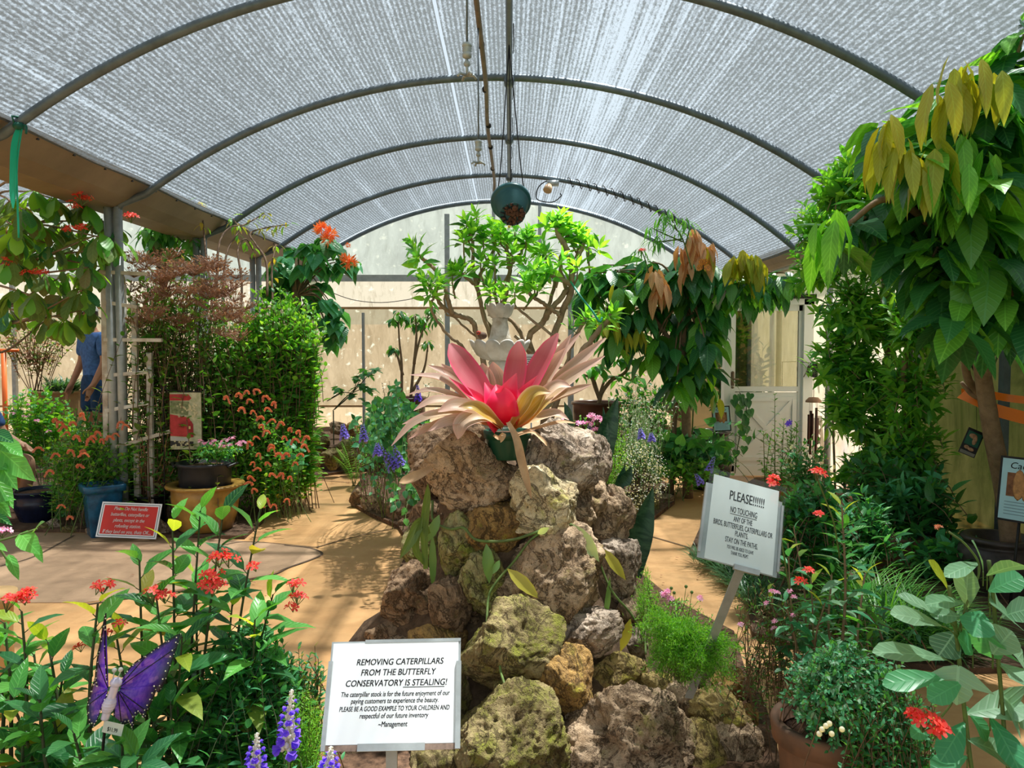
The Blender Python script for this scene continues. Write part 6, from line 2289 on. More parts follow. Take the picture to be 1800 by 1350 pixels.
def text_mesh(lines, o, ex, ey, lift, shear=0.0, bold=.0):
    """lines: (string, size, centre x, baseline y[, underline]) in sign metres -> one mesh builder."""
    B = MB()
    ex, ey = np.asarray(ex), np.asarray(ey)
    n = np.cross(ex, ey)
    dg = bpy.context.evaluated_depsgraph_get()
    for ln, jx in [(l_, j_) for l_ in lines for j_ in (-1, 0, 1)]:
        s, size, cx, by = ln[:4]
        cu = bpy.data.curves.new('lettering_line', 'FONT')
        cu.body, cu.size, cu.align_x, cu.shear = s, size, 'CENTER', shear
        cu.resolution_u = 3
        ob = bpy.data.objects.new('lettering_line', cu)
        C.objects.link(ob)
        dg.update()
        me = bpy.data.meshes.new_from_object(ob.evaluated_get(bpy.context.evaluated_depsgraph_get()))
        v = np.array([q.co[:] for q in me.vertices]) if len(me.vertices) else np.zeros((0, 3))
        w = ln[4] if len(ln) > 4 and ln[4] else None
        if len(v):
            k = 1.0 if not w else w / (v[:, 0].max() - v[:, 0].min())
            pos = o + ex * (cx + jx * bold * size + v[:, 0] * k)[:, None] + ey * (by + v[:, 1])[:, None] + n * lift
            tri, quad = [], []
            for p in me.polygons:
                f = list(p.vertices)
                for i in range(1, len(f) - 1):
                    tri.append((f[0], f[i], f[i + 1]))
            B.add(pos, np.array(tri))
            if len(ln) > 5 and jx == 0:
                a0, a1 = ln[5]
                lo, hi = v[:, 0].min() * k, v[:, 0].max() * k
                u0, u1 = cx + lo + (hi - lo) * a0, cx + lo + (hi - lo) * a1
                y = by - size * .14
                B.add([o + ex * u + ey * (y + dv) + n * lift for u, dv in ((u0, 0), (u1, 0), (u1, -size * .07), (u0, -size * .07))], np.array([(0, 1, 2, 3)]))
        bpy.data.objects.remove(ob)
        bpy.data.curves.remove(cu)
        bpy.data.meshes.remove(me)
    return B


def frame_of(TL, TR, BL, BR):
    ex = unit((TR - TL) + (BR - BL))
    ey = unit((TL - BL) + (TR - BR))
    ey = unit(ey - ex * np.dot(ex, ey))
    n = np.cross(ex, ey)
    c = (TL + TR + BL + BR) / 4
    w = np.linalg.norm(TR - TL) / 2 + np.linalg.norm(BR - BL) / 2
    h = np.linalg.norm(TL - BL) / 2 + np.linalg.norm(TR - BR) / 2
    return c, ex, ey, n, w, h


def slab(mb, c, ex, ey, n, x0, x1, y0, y1, z0, z1):
    R = np.stack([ex, ey, n], 1)
    box(mb, c + ex * (x0 + x1) / 2 + ey * (y0 + y1) / 2 + n * (z0 + z1) / 2, (abs(x1 - x0), abs(y1 - y0), abs(z1 - z0)), R)


Yt, Yb = 6.20, 6.10
c, ex, ey, n, w, h = frame_of(P(182, 882, Yt), P(287, 886, Yt), P(166, 943, Yb), P(272, 948, Yb))
t = thing('red_sign', 'red notice board with white italic writing leaning against the blue square pot', 'sign', c - ey * h / 2)
b = MB()
slab(b, c, ex, ey, n, -w / 2, w / 2, -h / 2, h / 2, -.006, 0)
bd = b.build('board', M['paper'], t, smooth=False)
b = MB()
e = .012
for x0_, x1_, y0_, y1_ in ((-w / 2 + e, w / 2 - e, h / 2 - e - .004, h / 2 - e), (-w / 2 + e, w / 2 - e, -h / 2 + e, -h / 2 + e + .004), (-w / 2 + e, -w / 2 + e + .004, -h / 2 + e, h / 2 - e), (w / 2 - e - .004, w / 2 - e, -h / 2 + e, h / 2 - e)):
    slab(b, c, ex, ey, n, x0_, x1_, y0_, y1_, -.001, .001)
b.build('border_line', M['lettering_dark'], bd, smooth=False)
b = MB()
slab(b, c, ex, ey, n, -w / 2 + .026, w / 2 - .026, -h / 2 + .026, h / 2 - .026, -.001, .0015)
b.build('red_field', plain('sign_red', (.62, .035, .025), .5, 0, .05, 6, 0), bd, smooth=False)
ls = h / 6.1
tx = [('Please Do Not handle', ls * .88, 0, h * .275), ('butterflies, caterpillars or', ls * .88, 0, h * .275 - ls), ('plants, except in the', ls * .88, 0, h * .275 - 2 * ls), ('refueling station.', ls * .88, 0, h * .275 - 3 * ls), ('If they land on you, thats OK...', ls * .88, 0, h * .275 - 4 * ls)]
fit = {1: .60, 2: .66, 3: .53, 4: .44, 5: .86}
tx = [(s_, z_, x_, y_, w * fw_) for (s_, z_, x_, y_), fw_ in zip(tx, (.56, .64, .52, .43, .80))]
text_mesh(tx, c, ex, ey, .003, .25, .014).build('lettering', M['lettering_white'], bd, smooth=False)

# ================================================================== right side
# the cacao trees at the back
def cacao(name, lab, base, trunk, cl, Y, L, Wd, seed, mis, flush=(), n=8, dy=.35, down=.85, fw=.33):
    r = rnd(seed)
    ST, LV = MB(), MB()
    for pts, w in trunk:
        q = [P(x, y, Y + d) for x, y, d in pts]
        if q[0][2] < .5:
            q[0][2] = 0.0
        tube(ST, smooth_path(q, 6), [w, w * .55], 9)
    hub = P(trunk[0][0][-1][0], trunk[0][0][-1][1], Y + trunk[0][0][-1][2])
    for x, y in cl:
        tip = P(x, y, Y + r.uniform(-dy, dy))
        mid = hub * .45 + tip * .55 + V(0, 0, .12)
        tube(ST, smooth_path([hub, mid, tip], 5), [.016, .006], 5, cap=False)
        cluster(LV, tip, n, L, Wd, r, down, 'ovate', mis, .3, wav=.05, dvar=.3 if down > .6 else .5)
        cluster(LV, mid * .3 + tip * .7 + r.normal(0, .05, 3), n - 3, L * .9, Wd * .9, r, .9, 'ovate', mis, .3, wav=.05)
    t = plant(name, lab, 'tree', base, LV, ST, [M['lf_dark'], M['lf_lime'], M['lf_gold']], M['bark'], sname='branch')
    for lst, mm, nm, LL in flush:
        for x, y, k in lst:
            b = MB()
            tip = P(x, y, Y - dy - .05)
            cluster(b, tip, k, LL, LL * fw, r, 2.3, 'ovate', ((0, 1),), .25, wav=.06)
            b.build(nm, M[mm], t)
    return t


YC = 7.9
cl = [(1040, 480), (1060, 465), (1085, 475), (1110, 465), (1130, 480), (1060, 500), (1095, 505), (1030, 510), (1150, 500), (1170, 470), (1190, 480), (1215, 475), (1240, 485), (1260, 500), (1230, 510), (1200, 515), (1290, 490), (1320, 490), (1350, 480), (1375, 490), (1340, 505), (1300, 505), (1080, 540), (1110, 550), (1140, 540), (1170, 550), (1050, 550), (1200, 560), (1230, 560), (1248, 560), (1215, 600), (1190, 590), (1240, 600), (1160, 600), (1120, 590), (1090, 580), (1205, 640), (1235, 640), (1185, 630), (1236, 620), (1215, 670), (1190, 670), (1228, 665), (1145, 620), (1075, 600), (1250, 580), (1252, 540), (1105, 480), (1140, 460), (1200, 450), (1225, 455), (1250, 465), (1365, 500), (1385, 480)]
cacao('cacao_tree', 'dark-leaved cacao tree with tan drooping new leaves, in front of the white door edge', P(1205, 790, YC) * (1, 1, 0),
      [([(1210, 800, 0), (1205, 700, .05), (1200, 600, 0), (1205, 530, 0)], .055), ([(1205, 640, 0), (1150, 560, .1), (1100, 510, .1)], .03), ([(1203, 600, 0), (1270, 540, .2), (1330, 505, .3)], .03), ([(1180, 790, .1), (1190, 700, .1), (1215, 620, .1)], .03)],
      cl, YC, .36, .15, 81, ((0, 8), (1, 2)), [([(1215, 412, 9), (1230, 420, 8), (1195, 430, 6), (1245, 425, 6), (1205, 455, 6), (1150, 470, 5), (1160, 500, 6), (1170, 490, 5), (1222, 400, 5)], 'lf_tan', 'young_leaf_flush', .30),
                                               ([(1305, 440, 9), (1322, 445, 9), (1290, 448, 7), (1335, 452, 6), (1312, 455, 6), (1090, 500, 1), (1245, 440, 4), (1330, 470, 5)], 'lf_gold', 'golden_leaf_flush', .30),
                                               ([(1075, 560, 4), (1100, 580, 4), (1125, 575, 4), (1060, 545, 3), (1260, 690, 2)], 'lf_gold', 'olive_leaf_flush', .26)], n=8)
# wispy fine-leaved stem above it
r = rnd(82)
ST, LV = MB(), MB()
for pts in ([(1215, 470), (1200, 420), (1185, 400), (1165, 385)], [(1200, 425), (1165, 410), (1145, 400)], [(1190, 405), (1180, 385), (1172, 372)], [(1205, 430), (1212, 400), (1205, 385)], [(1140, 480), (1135, 460), (1128, 440)], [(1200, 420), (1155, 425), (1150, 420)]):
    q = smooth_path([P(x, y, 7.3) for x, y in pts], 5)
    tube(ST, q, [.008, .004], 5)
    cluster(LV, q[-1], 16, .16, .018, r, .55, 'lance', ((0, 1),), .5, wav=0, spread=1.1)
    cluster(LV, q[len(q) // 2], 9, .14, .016, r, .4, 'lance', ((0, 1),), .5, wav=0, spread=1.1)
t = plant('finger_leaf_plant', 'wispy stems with narrow finger-like leaves above the tan cacao leaves', 'plant', P(1214, 790, 8.15) * (1, 1, 0), LV, ST, [M['lf_mid']], M['stem'])
b = MB()
tube(b, smooth_path([P(1214, 790, 8.15) * (1, 1, 0), P(1222, 600, 8.2), P(1218, 500, 8.1), P(1215, 468, 7.3)], 5), .008, 5)
b.build('stem', M['stem'], t)
flower_cluster(t, P(1128, 441, 7.25), .03, 7, .022, r, M['red'])

# monarch-like butterfly resting on the leaves
q = P(1236, 470, 7.25)
t = thing('butterfly', 'orange and black butterfly resting on the cacao leaves below the tan flush', 'butterfly', q)
m, nt, out = mat('butterfly_wing')
uvn = nt.nodes.new('ShaderNodeTexCoord').outputs['UV']
wv = nd(nt, 'ShaderNodeTexVoronoi')
wv.feature = 'DISTANCE_TO_EDGE'
wv.inputs['Scale'].default_value = 5
nt.links.new(uvn, wv.inputs['Vector'])
base = mixc(nt, ramp_f(nt, wv.outputs['Distance'], .02, .07), (.015, .01, .01), (.85, .30, .04))
pb = nd(nt, 'ShaderNodeBsdfPrincipled')
nt.links.new(base, pb.inputs['Base Color'])
nt.links.new(pb.outputs[0], out.inputs[0])
M['wing'] = m
for sg in (-1, 1):
    b = MB()
    leaves(b, [q, q + V(0, 0, -.01)], [V(.35 * sg, -.3, 1), V(.75 * sg, -.3, .1)], V(.5 * sg, -1, .1), [.085, .07], [.06, .065], 'obov', .1, .05)
    b.build('wing', m, t)
b = MB()
ball(b, q + V(0, -.006, .0), (.006, .007, .026), 8, 6)
tube(b, [q + V(0, -.006, .02), q + V(.012, -.02, .045)], .0012, 4)
tube(b, [q + V(0, -.006, .02), q + V(-.012, -.02, .045)], .0012, 4)
b.build('body', M['iron'], t)

# white half-glass door
YD = 9.2
xl, xr = P(1279, 0, YD)[0], P(1437, 0, YD)[0]
ztop = P(0, 526, YD)[2]
M['door_face'] = M['white_metal']
zk = P(0, 684, YD)[2]
t = thing('glazed_door', 'white door with a large window and cross-buck lower panel, beside the cacao tree', 'door', ((xl + xr) / 2, YD, 0))
jw = .075
b = MB()
box(b, (xl + jw / 2, YD, ztop / 2), (jw, .14, ztop))
box(b, (xr - jw / 2 - .02, YD, ztop / 2), (jw + .04, .14, ztop))
box(b, ((xl + xr) / 2, YD, ztop - .03), (xr - xl, .14, .07))
b.build('frame', M['white_metal'], t, smooth=False)
dl, dr_ = xl + jw, xr - jw - .04
b = MB()
box(b, (dl + .035, YD + .01, ztop / 2), (.07, .045, ztop - .14))
box(b, (dr_ - .02, YD + .01, ztop / 2), (.04, .045, ztop - .14))
box(b, ((dl + dr_) / 2, YD + .01, ztop - .10), (dr_ - dl, .045, .07))
box(b, ((dl + dr_) / 2, YD + .01, zk), (dr_ - dl, .05, .06))
box(b, ((dl + dr_) / 2, YD + .01, .08), (dr_ - dl, .045, .12))
lf_ = b.build('leaf', M['white_metal'], t, smooth=False)
b = MB()
box(b, ((dl + dr_) / 2, YD + .015, zk / 2), (dr_ - dl - .06, .03, zk - .08))
jd = 0
px0, px1, pz0, pz1 = dl + .12, dr_ - .08, .22, zk - .12
for a, c in (((px0, pz0), (px1, pz1)), ((px0, pz1), (px1, pz0)), ((px0, pz1), (px1, pz1)), ((px0, pz0), (px1, pz0)), ((px0, pz0), (px0, pz1)), ((px1, pz0), (px1, pz1))):
    bar(b, (a[0], YD - .004 - .0015 * jd, a[1]), (c[0], YD - .004 - .0015 * jd, c[1]), .05, .02, (0, 1, 0))
    jd += 1
b.build('kick_panel', M['white_metal'], lf_, smooth=False)
m, nt, out = mat('tinted_glass')
gl = nd(nt, 'ShaderNodeBsdfGlossy')
gl.inputs['Roughness'].default_value = .03
gl.inputs[0].default_value = (.75, .78, .72, 1)
tr = nd(nt, 'ShaderNodeBsdfTransparent')
tr.inputs[0].default_value = (.62, .60, .44, 1)
mx = nt.nodes.new('ShaderNodeMixShader')
mx.inputs[0].default_value = .28
nt.links.new(tr.outputs[0], mx.inputs[1])
nt.links.new(gl.outputs[0], mx.inputs[2])
nt.links.new(mx.outputs[0], out.inputs[0])
b = MB()
box(b, ((dl + dr_) / 2 + .01, YD + .01, (zk + ztop - .1) / 2), (dr_ - dl - .10, .008, ztop - .1 - zk))
b.build('glass_pane', m, lf_, smooth=False)
b = MB()
for z in (zk + .12, zk + .20, zk + .02):
    tube(b, [(dl + .035, YD - .015, z), (dl + .035, YD - .045, z)], .014, 8)
box(b, (dl + .035, YD - .02, zk + .12), (.04, .01, .16))
tube(b, [(dl + .035, YD - .05, zk + .12), (dl + .10, YD - .05, zk + .12)], .009, 6)
b.build('handle', M['bamboo'], lf_)
# vestibule behind the glass
b = MB()
box(b, (3.15, 11.4, 1.3), (1.5, .03, 2.6))
struct('partition_behind_door', b, plain('vestibule_wall', (.60, .48, .26), .8, 0, .15, 1.4, 0))
r = rnd(83)
bush('dark_shrub', 'dark broad-leaved shrub seen through the door glass', 'shrub', V(3.0, 10.1, 0), V(3.02, 10.1, 1.25), V(.42, .3, .85), 64, 9, .26, .11, ['lf_dark', 'lf_jat_dark'], 'twig', 84, mis=((0, 3), (1, 1)), t0=.3, surf=.3)
# vine over the door
ST, LV = MB(), MB()
vpts = [(1292, 832), (1296, 790), (1304, 750), (1312, 720), (1306, 700), (1300, 690)]
q = smooth_path([P(x, y, YD - .12) for x, y in vpts], 6)
tube(ST, q, .006, 5)
for x, y in ((1296, 696), (1302, 694), (1310, 700), (1290, 703), (1300, 712), (1314, 705), (1298, 722), (1306, 728), (1313, 722), (1319, 692), (1310, 740), (1302, 745), (1312, 750), (1318, 720), (1303, 756), (1314, 768), (1308, 785), (1294, 792), (1310, 735), (1305, 706)):
    p_ = P(x, y, YD - .13)
    leaves(LV, p_, V(r.normal(0, .3), -.25, -1), V(r.normal(0, .2), -1, .3), .105, .09, 'heart', .15, .08, 0, 0)
plant('heart_leaf_vine', 'dark heart-leaved vine climbing up the white door panel', 'vine', P(1292, 835, YD - .12) * (1, 1, 0), LV, ST, [M['lf_dark']], M['dstem'])
# door closer / shelf strip over the frame
b = MB()
box(b, ((xl + xr) / 2 + .18, YD - .06, ztop + .03), (.75, .10, .05))
tag(b.build('dark_board', M['iron'], origin=((xl + xr) / 2 + .18, YD - .06, ztop + .03), smooth=False), 'dark weathered board lying along the top of the white door frame', 'board')

# dial thermometer on the jamb
c = P(1433, 650, YD - .16)
t = thing('dial_thermometer', 'round white dial thermometer with a dark rim on the door jamb', 'thermometer', c)
b = MB()
lathe(b, [(.001, -.02), (.082, -.02), (.092, -.01), (.092, .015), (.083, .02), (.080, .012)], c, 36, axis=(-.15, -1, 0))
b.build('rim', M['iron'], t)
b = MB()
lathe(b, [(.001, .008), (.079, .008), (.080, .011), (.001, .0115)], c, 36, axis=(-.15, -1, 0))
b.build('dial', plain('dial_cream', (.80, .80, .66), .4, 0, .03, 4, 0), t)
b = MB()
bar(b, c + V(0, -.016, 0), c + V(.055, -.016, .022), .006, .003)
for k in range(12):
    a = k * PI / 6
    d = V(math.cos(a), 0, math.sin(a))
    bar(b, c + V(0, -.0145, 0) + d * .062, c + V(0, -.0145, 0) + d * .074, .004, .002)
b.build('pointer', M['iron'], t, smooth=False)
b = MB()
box(b, c + V(.02, .05, 0), (.03, .12, .03))
b.build('bracket', M['galv_dark'], t)

# wind chime
c = P(1430, 704, YD - .5)
t = thing('wind_chime', 'brown metal wind chime hanging in front of the door jamb', 'wind chime', c)
b = MB()
lathe(b, [(.001, .04), (.05, .035), (.085, .0), (.088, -.02), (.001, -.02)], c, 20)
b.build('top_cap', plain('chime_top', (.46, .27, .17), .6, 0, .1, 9, 0), t)
for k, (dx, z0, z1) in enumerate(((-.05, -.16, -.52), (-.015, -.12, -.62), (.02, -.08, -.66), (.055, -.2, -.5), (.0, -.15, -.45))):
    b = MB()
    dy = .04 * math.sin(k * 2.2)
    tube(b, [c + V(dx, dy, z0), c + V(dx, dy, z1)], .0145, 8)
    tube(b, [c + V(dx * .8, dy * .8, -.01), c + V(dx, dy, z0)], .002, 4)
    b.build('chime_tube', plain('chime_metal', (.09, .035, .025), .4, .3, .1, 9, 0) if k == 0 else bpy.data.materials['chime_metal'], t)
b = MB()
tube(b, [c + V(0, 0, .03), c + V(0, 0, .42), c + V(.01, .44, .43)], .004, 4)
b.build('cord', M['iron'], t)

# white lattice by the jamb
YL = 8.9
x0, x1 = P(1446, 0, YL)[0], P(1512, 0, YL)[0]
z1 = P(0, 735, YL)[2]
t = thing('lattice_panel', 'white diagonal lattice panel low beside the door, behind the leaves', 'lattice', ((x0 + x1) / 2, YL, 0))
for sg, dy in ((1, 0), (-1, .012)):
    b = MB()
    w_, h_ = x1 - x0, z1
    s_ = .105
    k = -h_
    while k < w_:
        a = V(x0 + k, YL + dy, 0) if sg > 0 else V(x0 + k, YL + dy, h_)
        e_ = V(x0 + k + h_, YL + dy, h_) if sg > 0 else V(x0 + k + h_, YL + dy, 0)
        f0 = max(0, (x0 - a[0]) / h_)
        f1 = min(1, (x1 - a[0]) / h_)
        if f1 > f0:
            bar(b, a + (e_ - a) * f0, a + (e_ - a) * f1, .032, .008, (0, 1, 0))
        k += s_
    b.build('slat', plain('lattice_cream', (.80, .75, .66), .7, 0, .1, 5, 0) if sg > 0 else bpy.data.materials['lattice_cream'], t, smooth=False)
b = MB()
for a, c in (((x0, 0), (x0, z1)), ((x1, 0), (x1, z1)), ((x0, z1), (x1, z1))):
    bar(b, (a[0], YL - .01, a[1]), (c[0], YL - .01, c[1]), .05, .03, (0, 1, 0))
b.build('frame', bpy.data.materials['lattice_cream'], t, smooth=False)
# coiled blue hose
t = thing('garden_hose', 'blue garden hose hung in a tall coil beside the white lattice', 'hose', P(1508, 830, 8.2) * (1, 1, 0))
b = MB()
hc = P(1508, 835, 8.2)
a = np.linspace(0, 7 * 2 * PI, 300)
tube(b, np.stack([hc[0] + (.10 + .012 * (a / 6.28 % 3)) * np.cos(a), 8.2 + .015 * np.sin(a * .3) + .012 * (a / 6.28), hc[2] + (.26 + .012 * (a / 6.28 % 3)) * np.sin(a)], -1), .013, 6)
b.build('coil', plain('blue_hose', (.01, .05, .35), .4, 0, .1, 6, 0), t)
b = MB()
tube(b, [V(hc[0], 8.33, 0), V(hc[0], 8.33, hc[2] + .3)], .025, 8)
tube(b, [V(hc[0], 8.33, hc[2] + .24), V(hc[0], 8.16, hc[2] + .25)], .02, 8)
b.build('hanger', M['galv_dark'], t)

# black urn and its card
def cacao_card(lab, c, ex, ey, w, h, base):
    n = np.cross(ex, ey)
    t = thing('information_card', lab, 'card', base)
    b = MB()
    slab(b, c, ex, ey, n, -w / 2 - .012, w / 2 + .012, -h / 2 - .012, h / 2 + .012, -.006, -.001)
    b.build('backing', M['iron'], t, smooth=False)
    b = MB()
    slab(b, c, ex, ey, n, -w / 2, w / 2, -h / 2, h / 2, -.001, .001)
    cb_ = b.build('card', plain('pale_blue_card', (.42, .68, .78), .5, 0, .04, 6, 0) if 'pale_blue_card' not in bpy.data.materials else bpy.data.materials['pale_blue_card'], t, smooth=False)
    b = MB()
    slab(b, c, ex, ey, n, -w * .36, w * .36, -h * .12, h * .27, .001, .002)
    b.build('picture', plain('card_picture', (.30, .12, .05), .6, 0, .25, 30, 0) if 'card_picture' not in bpy.data.materials else bpy.data.materials['card_picture'], cb_, smooth=False)
    b = MB()
    R = np.stack([ex, ey, n], 1)
    for dx, dy, a in ((-.05, .07, .12), (.08, .05, .11)):
        v, f = ico(2)
        v = v * np.array((.028 * w / .2, .13 * h / .5, .0015))
        b.add(v @ R.T + c + ex * dx * w * 1.5 + ey * dy * h * 1.1 + n * .002, f)
    b.build('pod_picture', plain('card_pod', (.62, .30, .11), .6, 0, .2, 40, 0) if 'card_pod' not in bpy.data.materials else bpy.data.materials['card_pod'], cb_)
    text_mesh([('Cacao', h * .15, 0, h * .34, w * .62)], c, ex, ey, .0025, .15, .0).build('lettering', M['lettering_dark'], cb_, smooth=False)
    b = MB()
    for k in range(5):
        slab(b, c, ex, ey, n, -w * .38, w * (.36 - .1 * (k % 3 == 2)), -h * (.22 + .05 * k), -h * (.22 + .05 * k) + h * .012, .001, .0016)
    b.build('printed_line', plain('grey_print', (.20, .33, .40), .6, 0, .1, 9, 0) if 'grey_print' not in bpy.data.materials else bpy.data.materials['grey_print'], cb_, smooth=False)
    b = MB()
    tube(b, [c - n * .012 - ey * h * .3, np.asarray(base, float)], .008, 6)
    b.build('stake', M['iron'], t)
    return t


M['black_glaze'] = plain('black_glaze', (.022, .019, .018), .28, 0, .2, 9, .06, c2=(.05, .04, .032))
cu = V(P(1256, 0, 8.45)[0], 8.45, 0)
zu = P(0, 757, 8.45)[2]
pot_thing('black_urn', 'rounded black glazed urn at the door edge, under the cacao leaves', cu, [(.16, 0), (.17, .01), (.22, .12), (.245, .26), (.24, .38), (.21, zu - .08), (.195, zu - .05), (.215, zu - .035), (.23, zu - .02), (.225, zu), (.19, zu), (.18, zu - .06), (.001, zu - .1)], M['black_glaze'], .185, zu - .07)
c = P(1268, 736, 8.3)
cacao_card('pale blue printed card standing in the black urn beside the door', c, unit(V(1, -.1, .06)), unit(V(-.06, .12, 1)), .17, .25, V(cu[0], 8.35, zu - .06))

# tall small-leaved tree near the door
def small_tree(lab, base, trunks, centers, Y, seed, ns, nl, L, Wd, lm, mis, tm=None):
    r = rnd(seed)
    ST, LV, TR = MB(), MB(), []
    for pts, w in trunks:
        q = [P(x, y, Y + d) for x, y, d in pts]
        if q[0][2] < .5:
            q[0][2] = 0.0
        TR.append(tube(MB(), smooth_path(q, 5), [w, w * .6], 8))
    for cx, cy, rx, ry, k, dy in centers:
        c = P(cx, cy, Y + dy)
        grow_bush(ST, LV, c - V(0, 0, ry * Y / FPX * .5), c, pxr(rx, ry, Y, .6), k, nl, L, Wd, r, .004, mis=mis, tipmis=tm, t0=.15, arch=.1, surf=.3, spread=.12, zmin=.1, shape='lance')
    t = plant('small_leaf_tree', lab, 'tree', base, LV, ST, [M[x] for x in lm], M['bark'], sname='branch')
    for b in TR:
        b.build('trunk', M['bark'], t)
    return t


YT = 6.8
small_tree('tall airy tree with narrow bright leaves between the white door and big cacao', P(1560, 900, YT) * (1, 1, 0),
           [([(1558, 910, 0), (1556, 780, 0), (1562, 650, 0), (1560, 540, 0), (1545, 420, 0)], .045), ([(1605, 900, -.7), (1595, 760, -.8), (1590, 640, -.9), (1620, 540, -1)], .03), ([(1530, 900, -.1), (1520, 740, -.1), (1500, 560, -.1), (1480, 440, -.1)], .014), ([(1470, 880, .4), (1462, 700, .4), (1450, 560, .4)], .012)],
           [(1460, 400, 60, 60, 32, -1.3), (1500, 335, 55, 55, 32, -1.9), (1440, 470, 56, 56, 28, -.1), (1530, 430, 75, 68, 38, -.2), (1500, 540, 75, 75, 44, -.1), (1560, 560, 75, 75, 38, 0), (1620, 570, 56, 75, 28, -1.1), (1480, 630, 56, 68, 38, -.1), (1530, 660, 68, 75, 42, -.1), (1600, 680, 62, 75, 32, -.9), (1490, 720, 43, 62, 28, -.2), (1550, 760, 62, 68, 38, -.1), (1600, 780, 56, 62, 28, -.9), (1530, 830, 62, 56, 34, -.2)],
           YT, 85, 0, 17, .16, .046, ['lf_bright', 'lf_mid', 'lf_jat', 'lf_jat_dark'], ((0, 9), (1, 3), (2, 1), (3, .5)), None)
# darker leafy mass low at the wall
t, tips, r = bush('dark_leafy_shrub', 'dark broad-leaved shrub low against the greenish side wall', 'shrub', P(1570, 960, 5.9) * (1, 1, 0), P(1575, 860, 5.9), pxr(85, 90, 6.2, .6), 110, 13, .15, .06, ['lf_jat_dark', 'lf_dark', 'lf_jat', 'lf_bluegreen'], 'twig', 86, mis=((0, 4), (1, 2), (2, 2), (3, 1)), t0=.2, spread=.25)
# opposite-leaved stems before the door
t, tips, r = bush('opposite_leaf_shrub', 'upright stems with neat paired leaves in front of the white door panel', 'shrub', P(1370, 880, 7.6) * (1, 1, 0) + V(0, 0, .03), P(1372, 800, 7.6), pxr(45, 70, 7.6, .7), 20, 22, .085, .026, ['lf_mid', 'lf_olive'], 'stem', 87, mis=((0, 3), (1, 1)), shape='lance', pair=True, t0=.2, arch=0)
ST, LV = MB(), MB()
for x0, y0, x1, y1 in ((1362, 860, 1362, 695), (1345, 860, 1342, 760), (1385, 860, 1392, 760), (1400, 860, 1400, 745), (1372, 860, 1378, 740)):
    shoot(ST, LV, [P(x0, y0, 7.3), P((x0 + x1) / 2, (y0 + y1) / 2, 7.3), P(x1, y1, 7.3)], .006, 26, .09, .026, r, .2, 70, 'lance', .35, mis=((0, 3), (1, 1)), pair=True)
ST.build('tall_stem', M['stem'], t)
LV.build('upper_foliage', [M['lf_mid'], M['lf_olive']], t)
b = MB()
for k in range(3):
    flower5(b, P(1384 + 2 * k, 746 - 2 * k, 7.25), (0, -1, .3), .03, r)
b.build('violet_flower', M['purple'], t)
spike(t, P(1246, 828, 6.0), P(1256, 802, 6.0), .04, r, M['lilac'], 34, silver=False, name='lilac_spike')
spike(t, P(1232, 850, 6.0), P(1222, 832, 6.0), .04, r, M['lilac'], 30, silver=False, name='lilac_spike')
bush('white_flower_weed', 'pale green airy weed by the foot of the white door', 'plant', P(1420, 890, 7.0) * (1, 1, 0) + V(0, 0, .03), P(1420, 820, 7.0), pxr(50, 60, 7.0, .6), 60, 12, .08, .035, ['lf_bluegreen', 'lf_white', 'lf_jat'], 'stem', 88, mis=((0, 4), (1, 1), (2, 2)), t0=.25)
# heart-leaved ground plants at the back path edge
t, tips, r = bush('heart_leaf_groundcover', 'spreading heart-leaved ground plants on the path edge below the cacao tree', 'plant', P(1200, 850, 8.0) * (1, 1, 0) + V(0, 0, .03), P(1195, 800, 8.0), pxr(78, 46, 8.0, .8), 130, 7, .14, .11, ['lf_bluegreen', 'lf_jat_dark', 'lf_jat'], 'stem', 89, mis=((0, 2), (1, 4), (2, 2)), shape='heart', t0=.5, spread=.45, surf=.2, droop=.3)
bush('low_groundcover', 'low bright trailing plants along the path edge in front of the black urn', 'plant', P(1200, 842, 7.9) * (1, 1, 0) + V(0, 0, .03), P(1215, 830, 7.6), pxr(65, 20, 7.6, .6), 70, 8, .075, .05, ['lf_bright', 'lf_jat', 'lf_mid'], 'stem', 90, mis=((0, 3), (1, 2), (2, 1)), t0=.3, spread=.4)
bush('dark_undergrowth', 'dark leafy undergrowth between the little twisted tree and cacao trunk', 'shrub', P(1130, 800, 9.0) * (1, 1, 0), P(1128, 720, 9.0), pxr(62, 62, 9.0, .6), 90, 12, .12, .05, ['lf_jat_dark', 'lf_mid'], 'twig', 91, mis=((0, 3), (1, 2)), t0=.2, spread=.3)

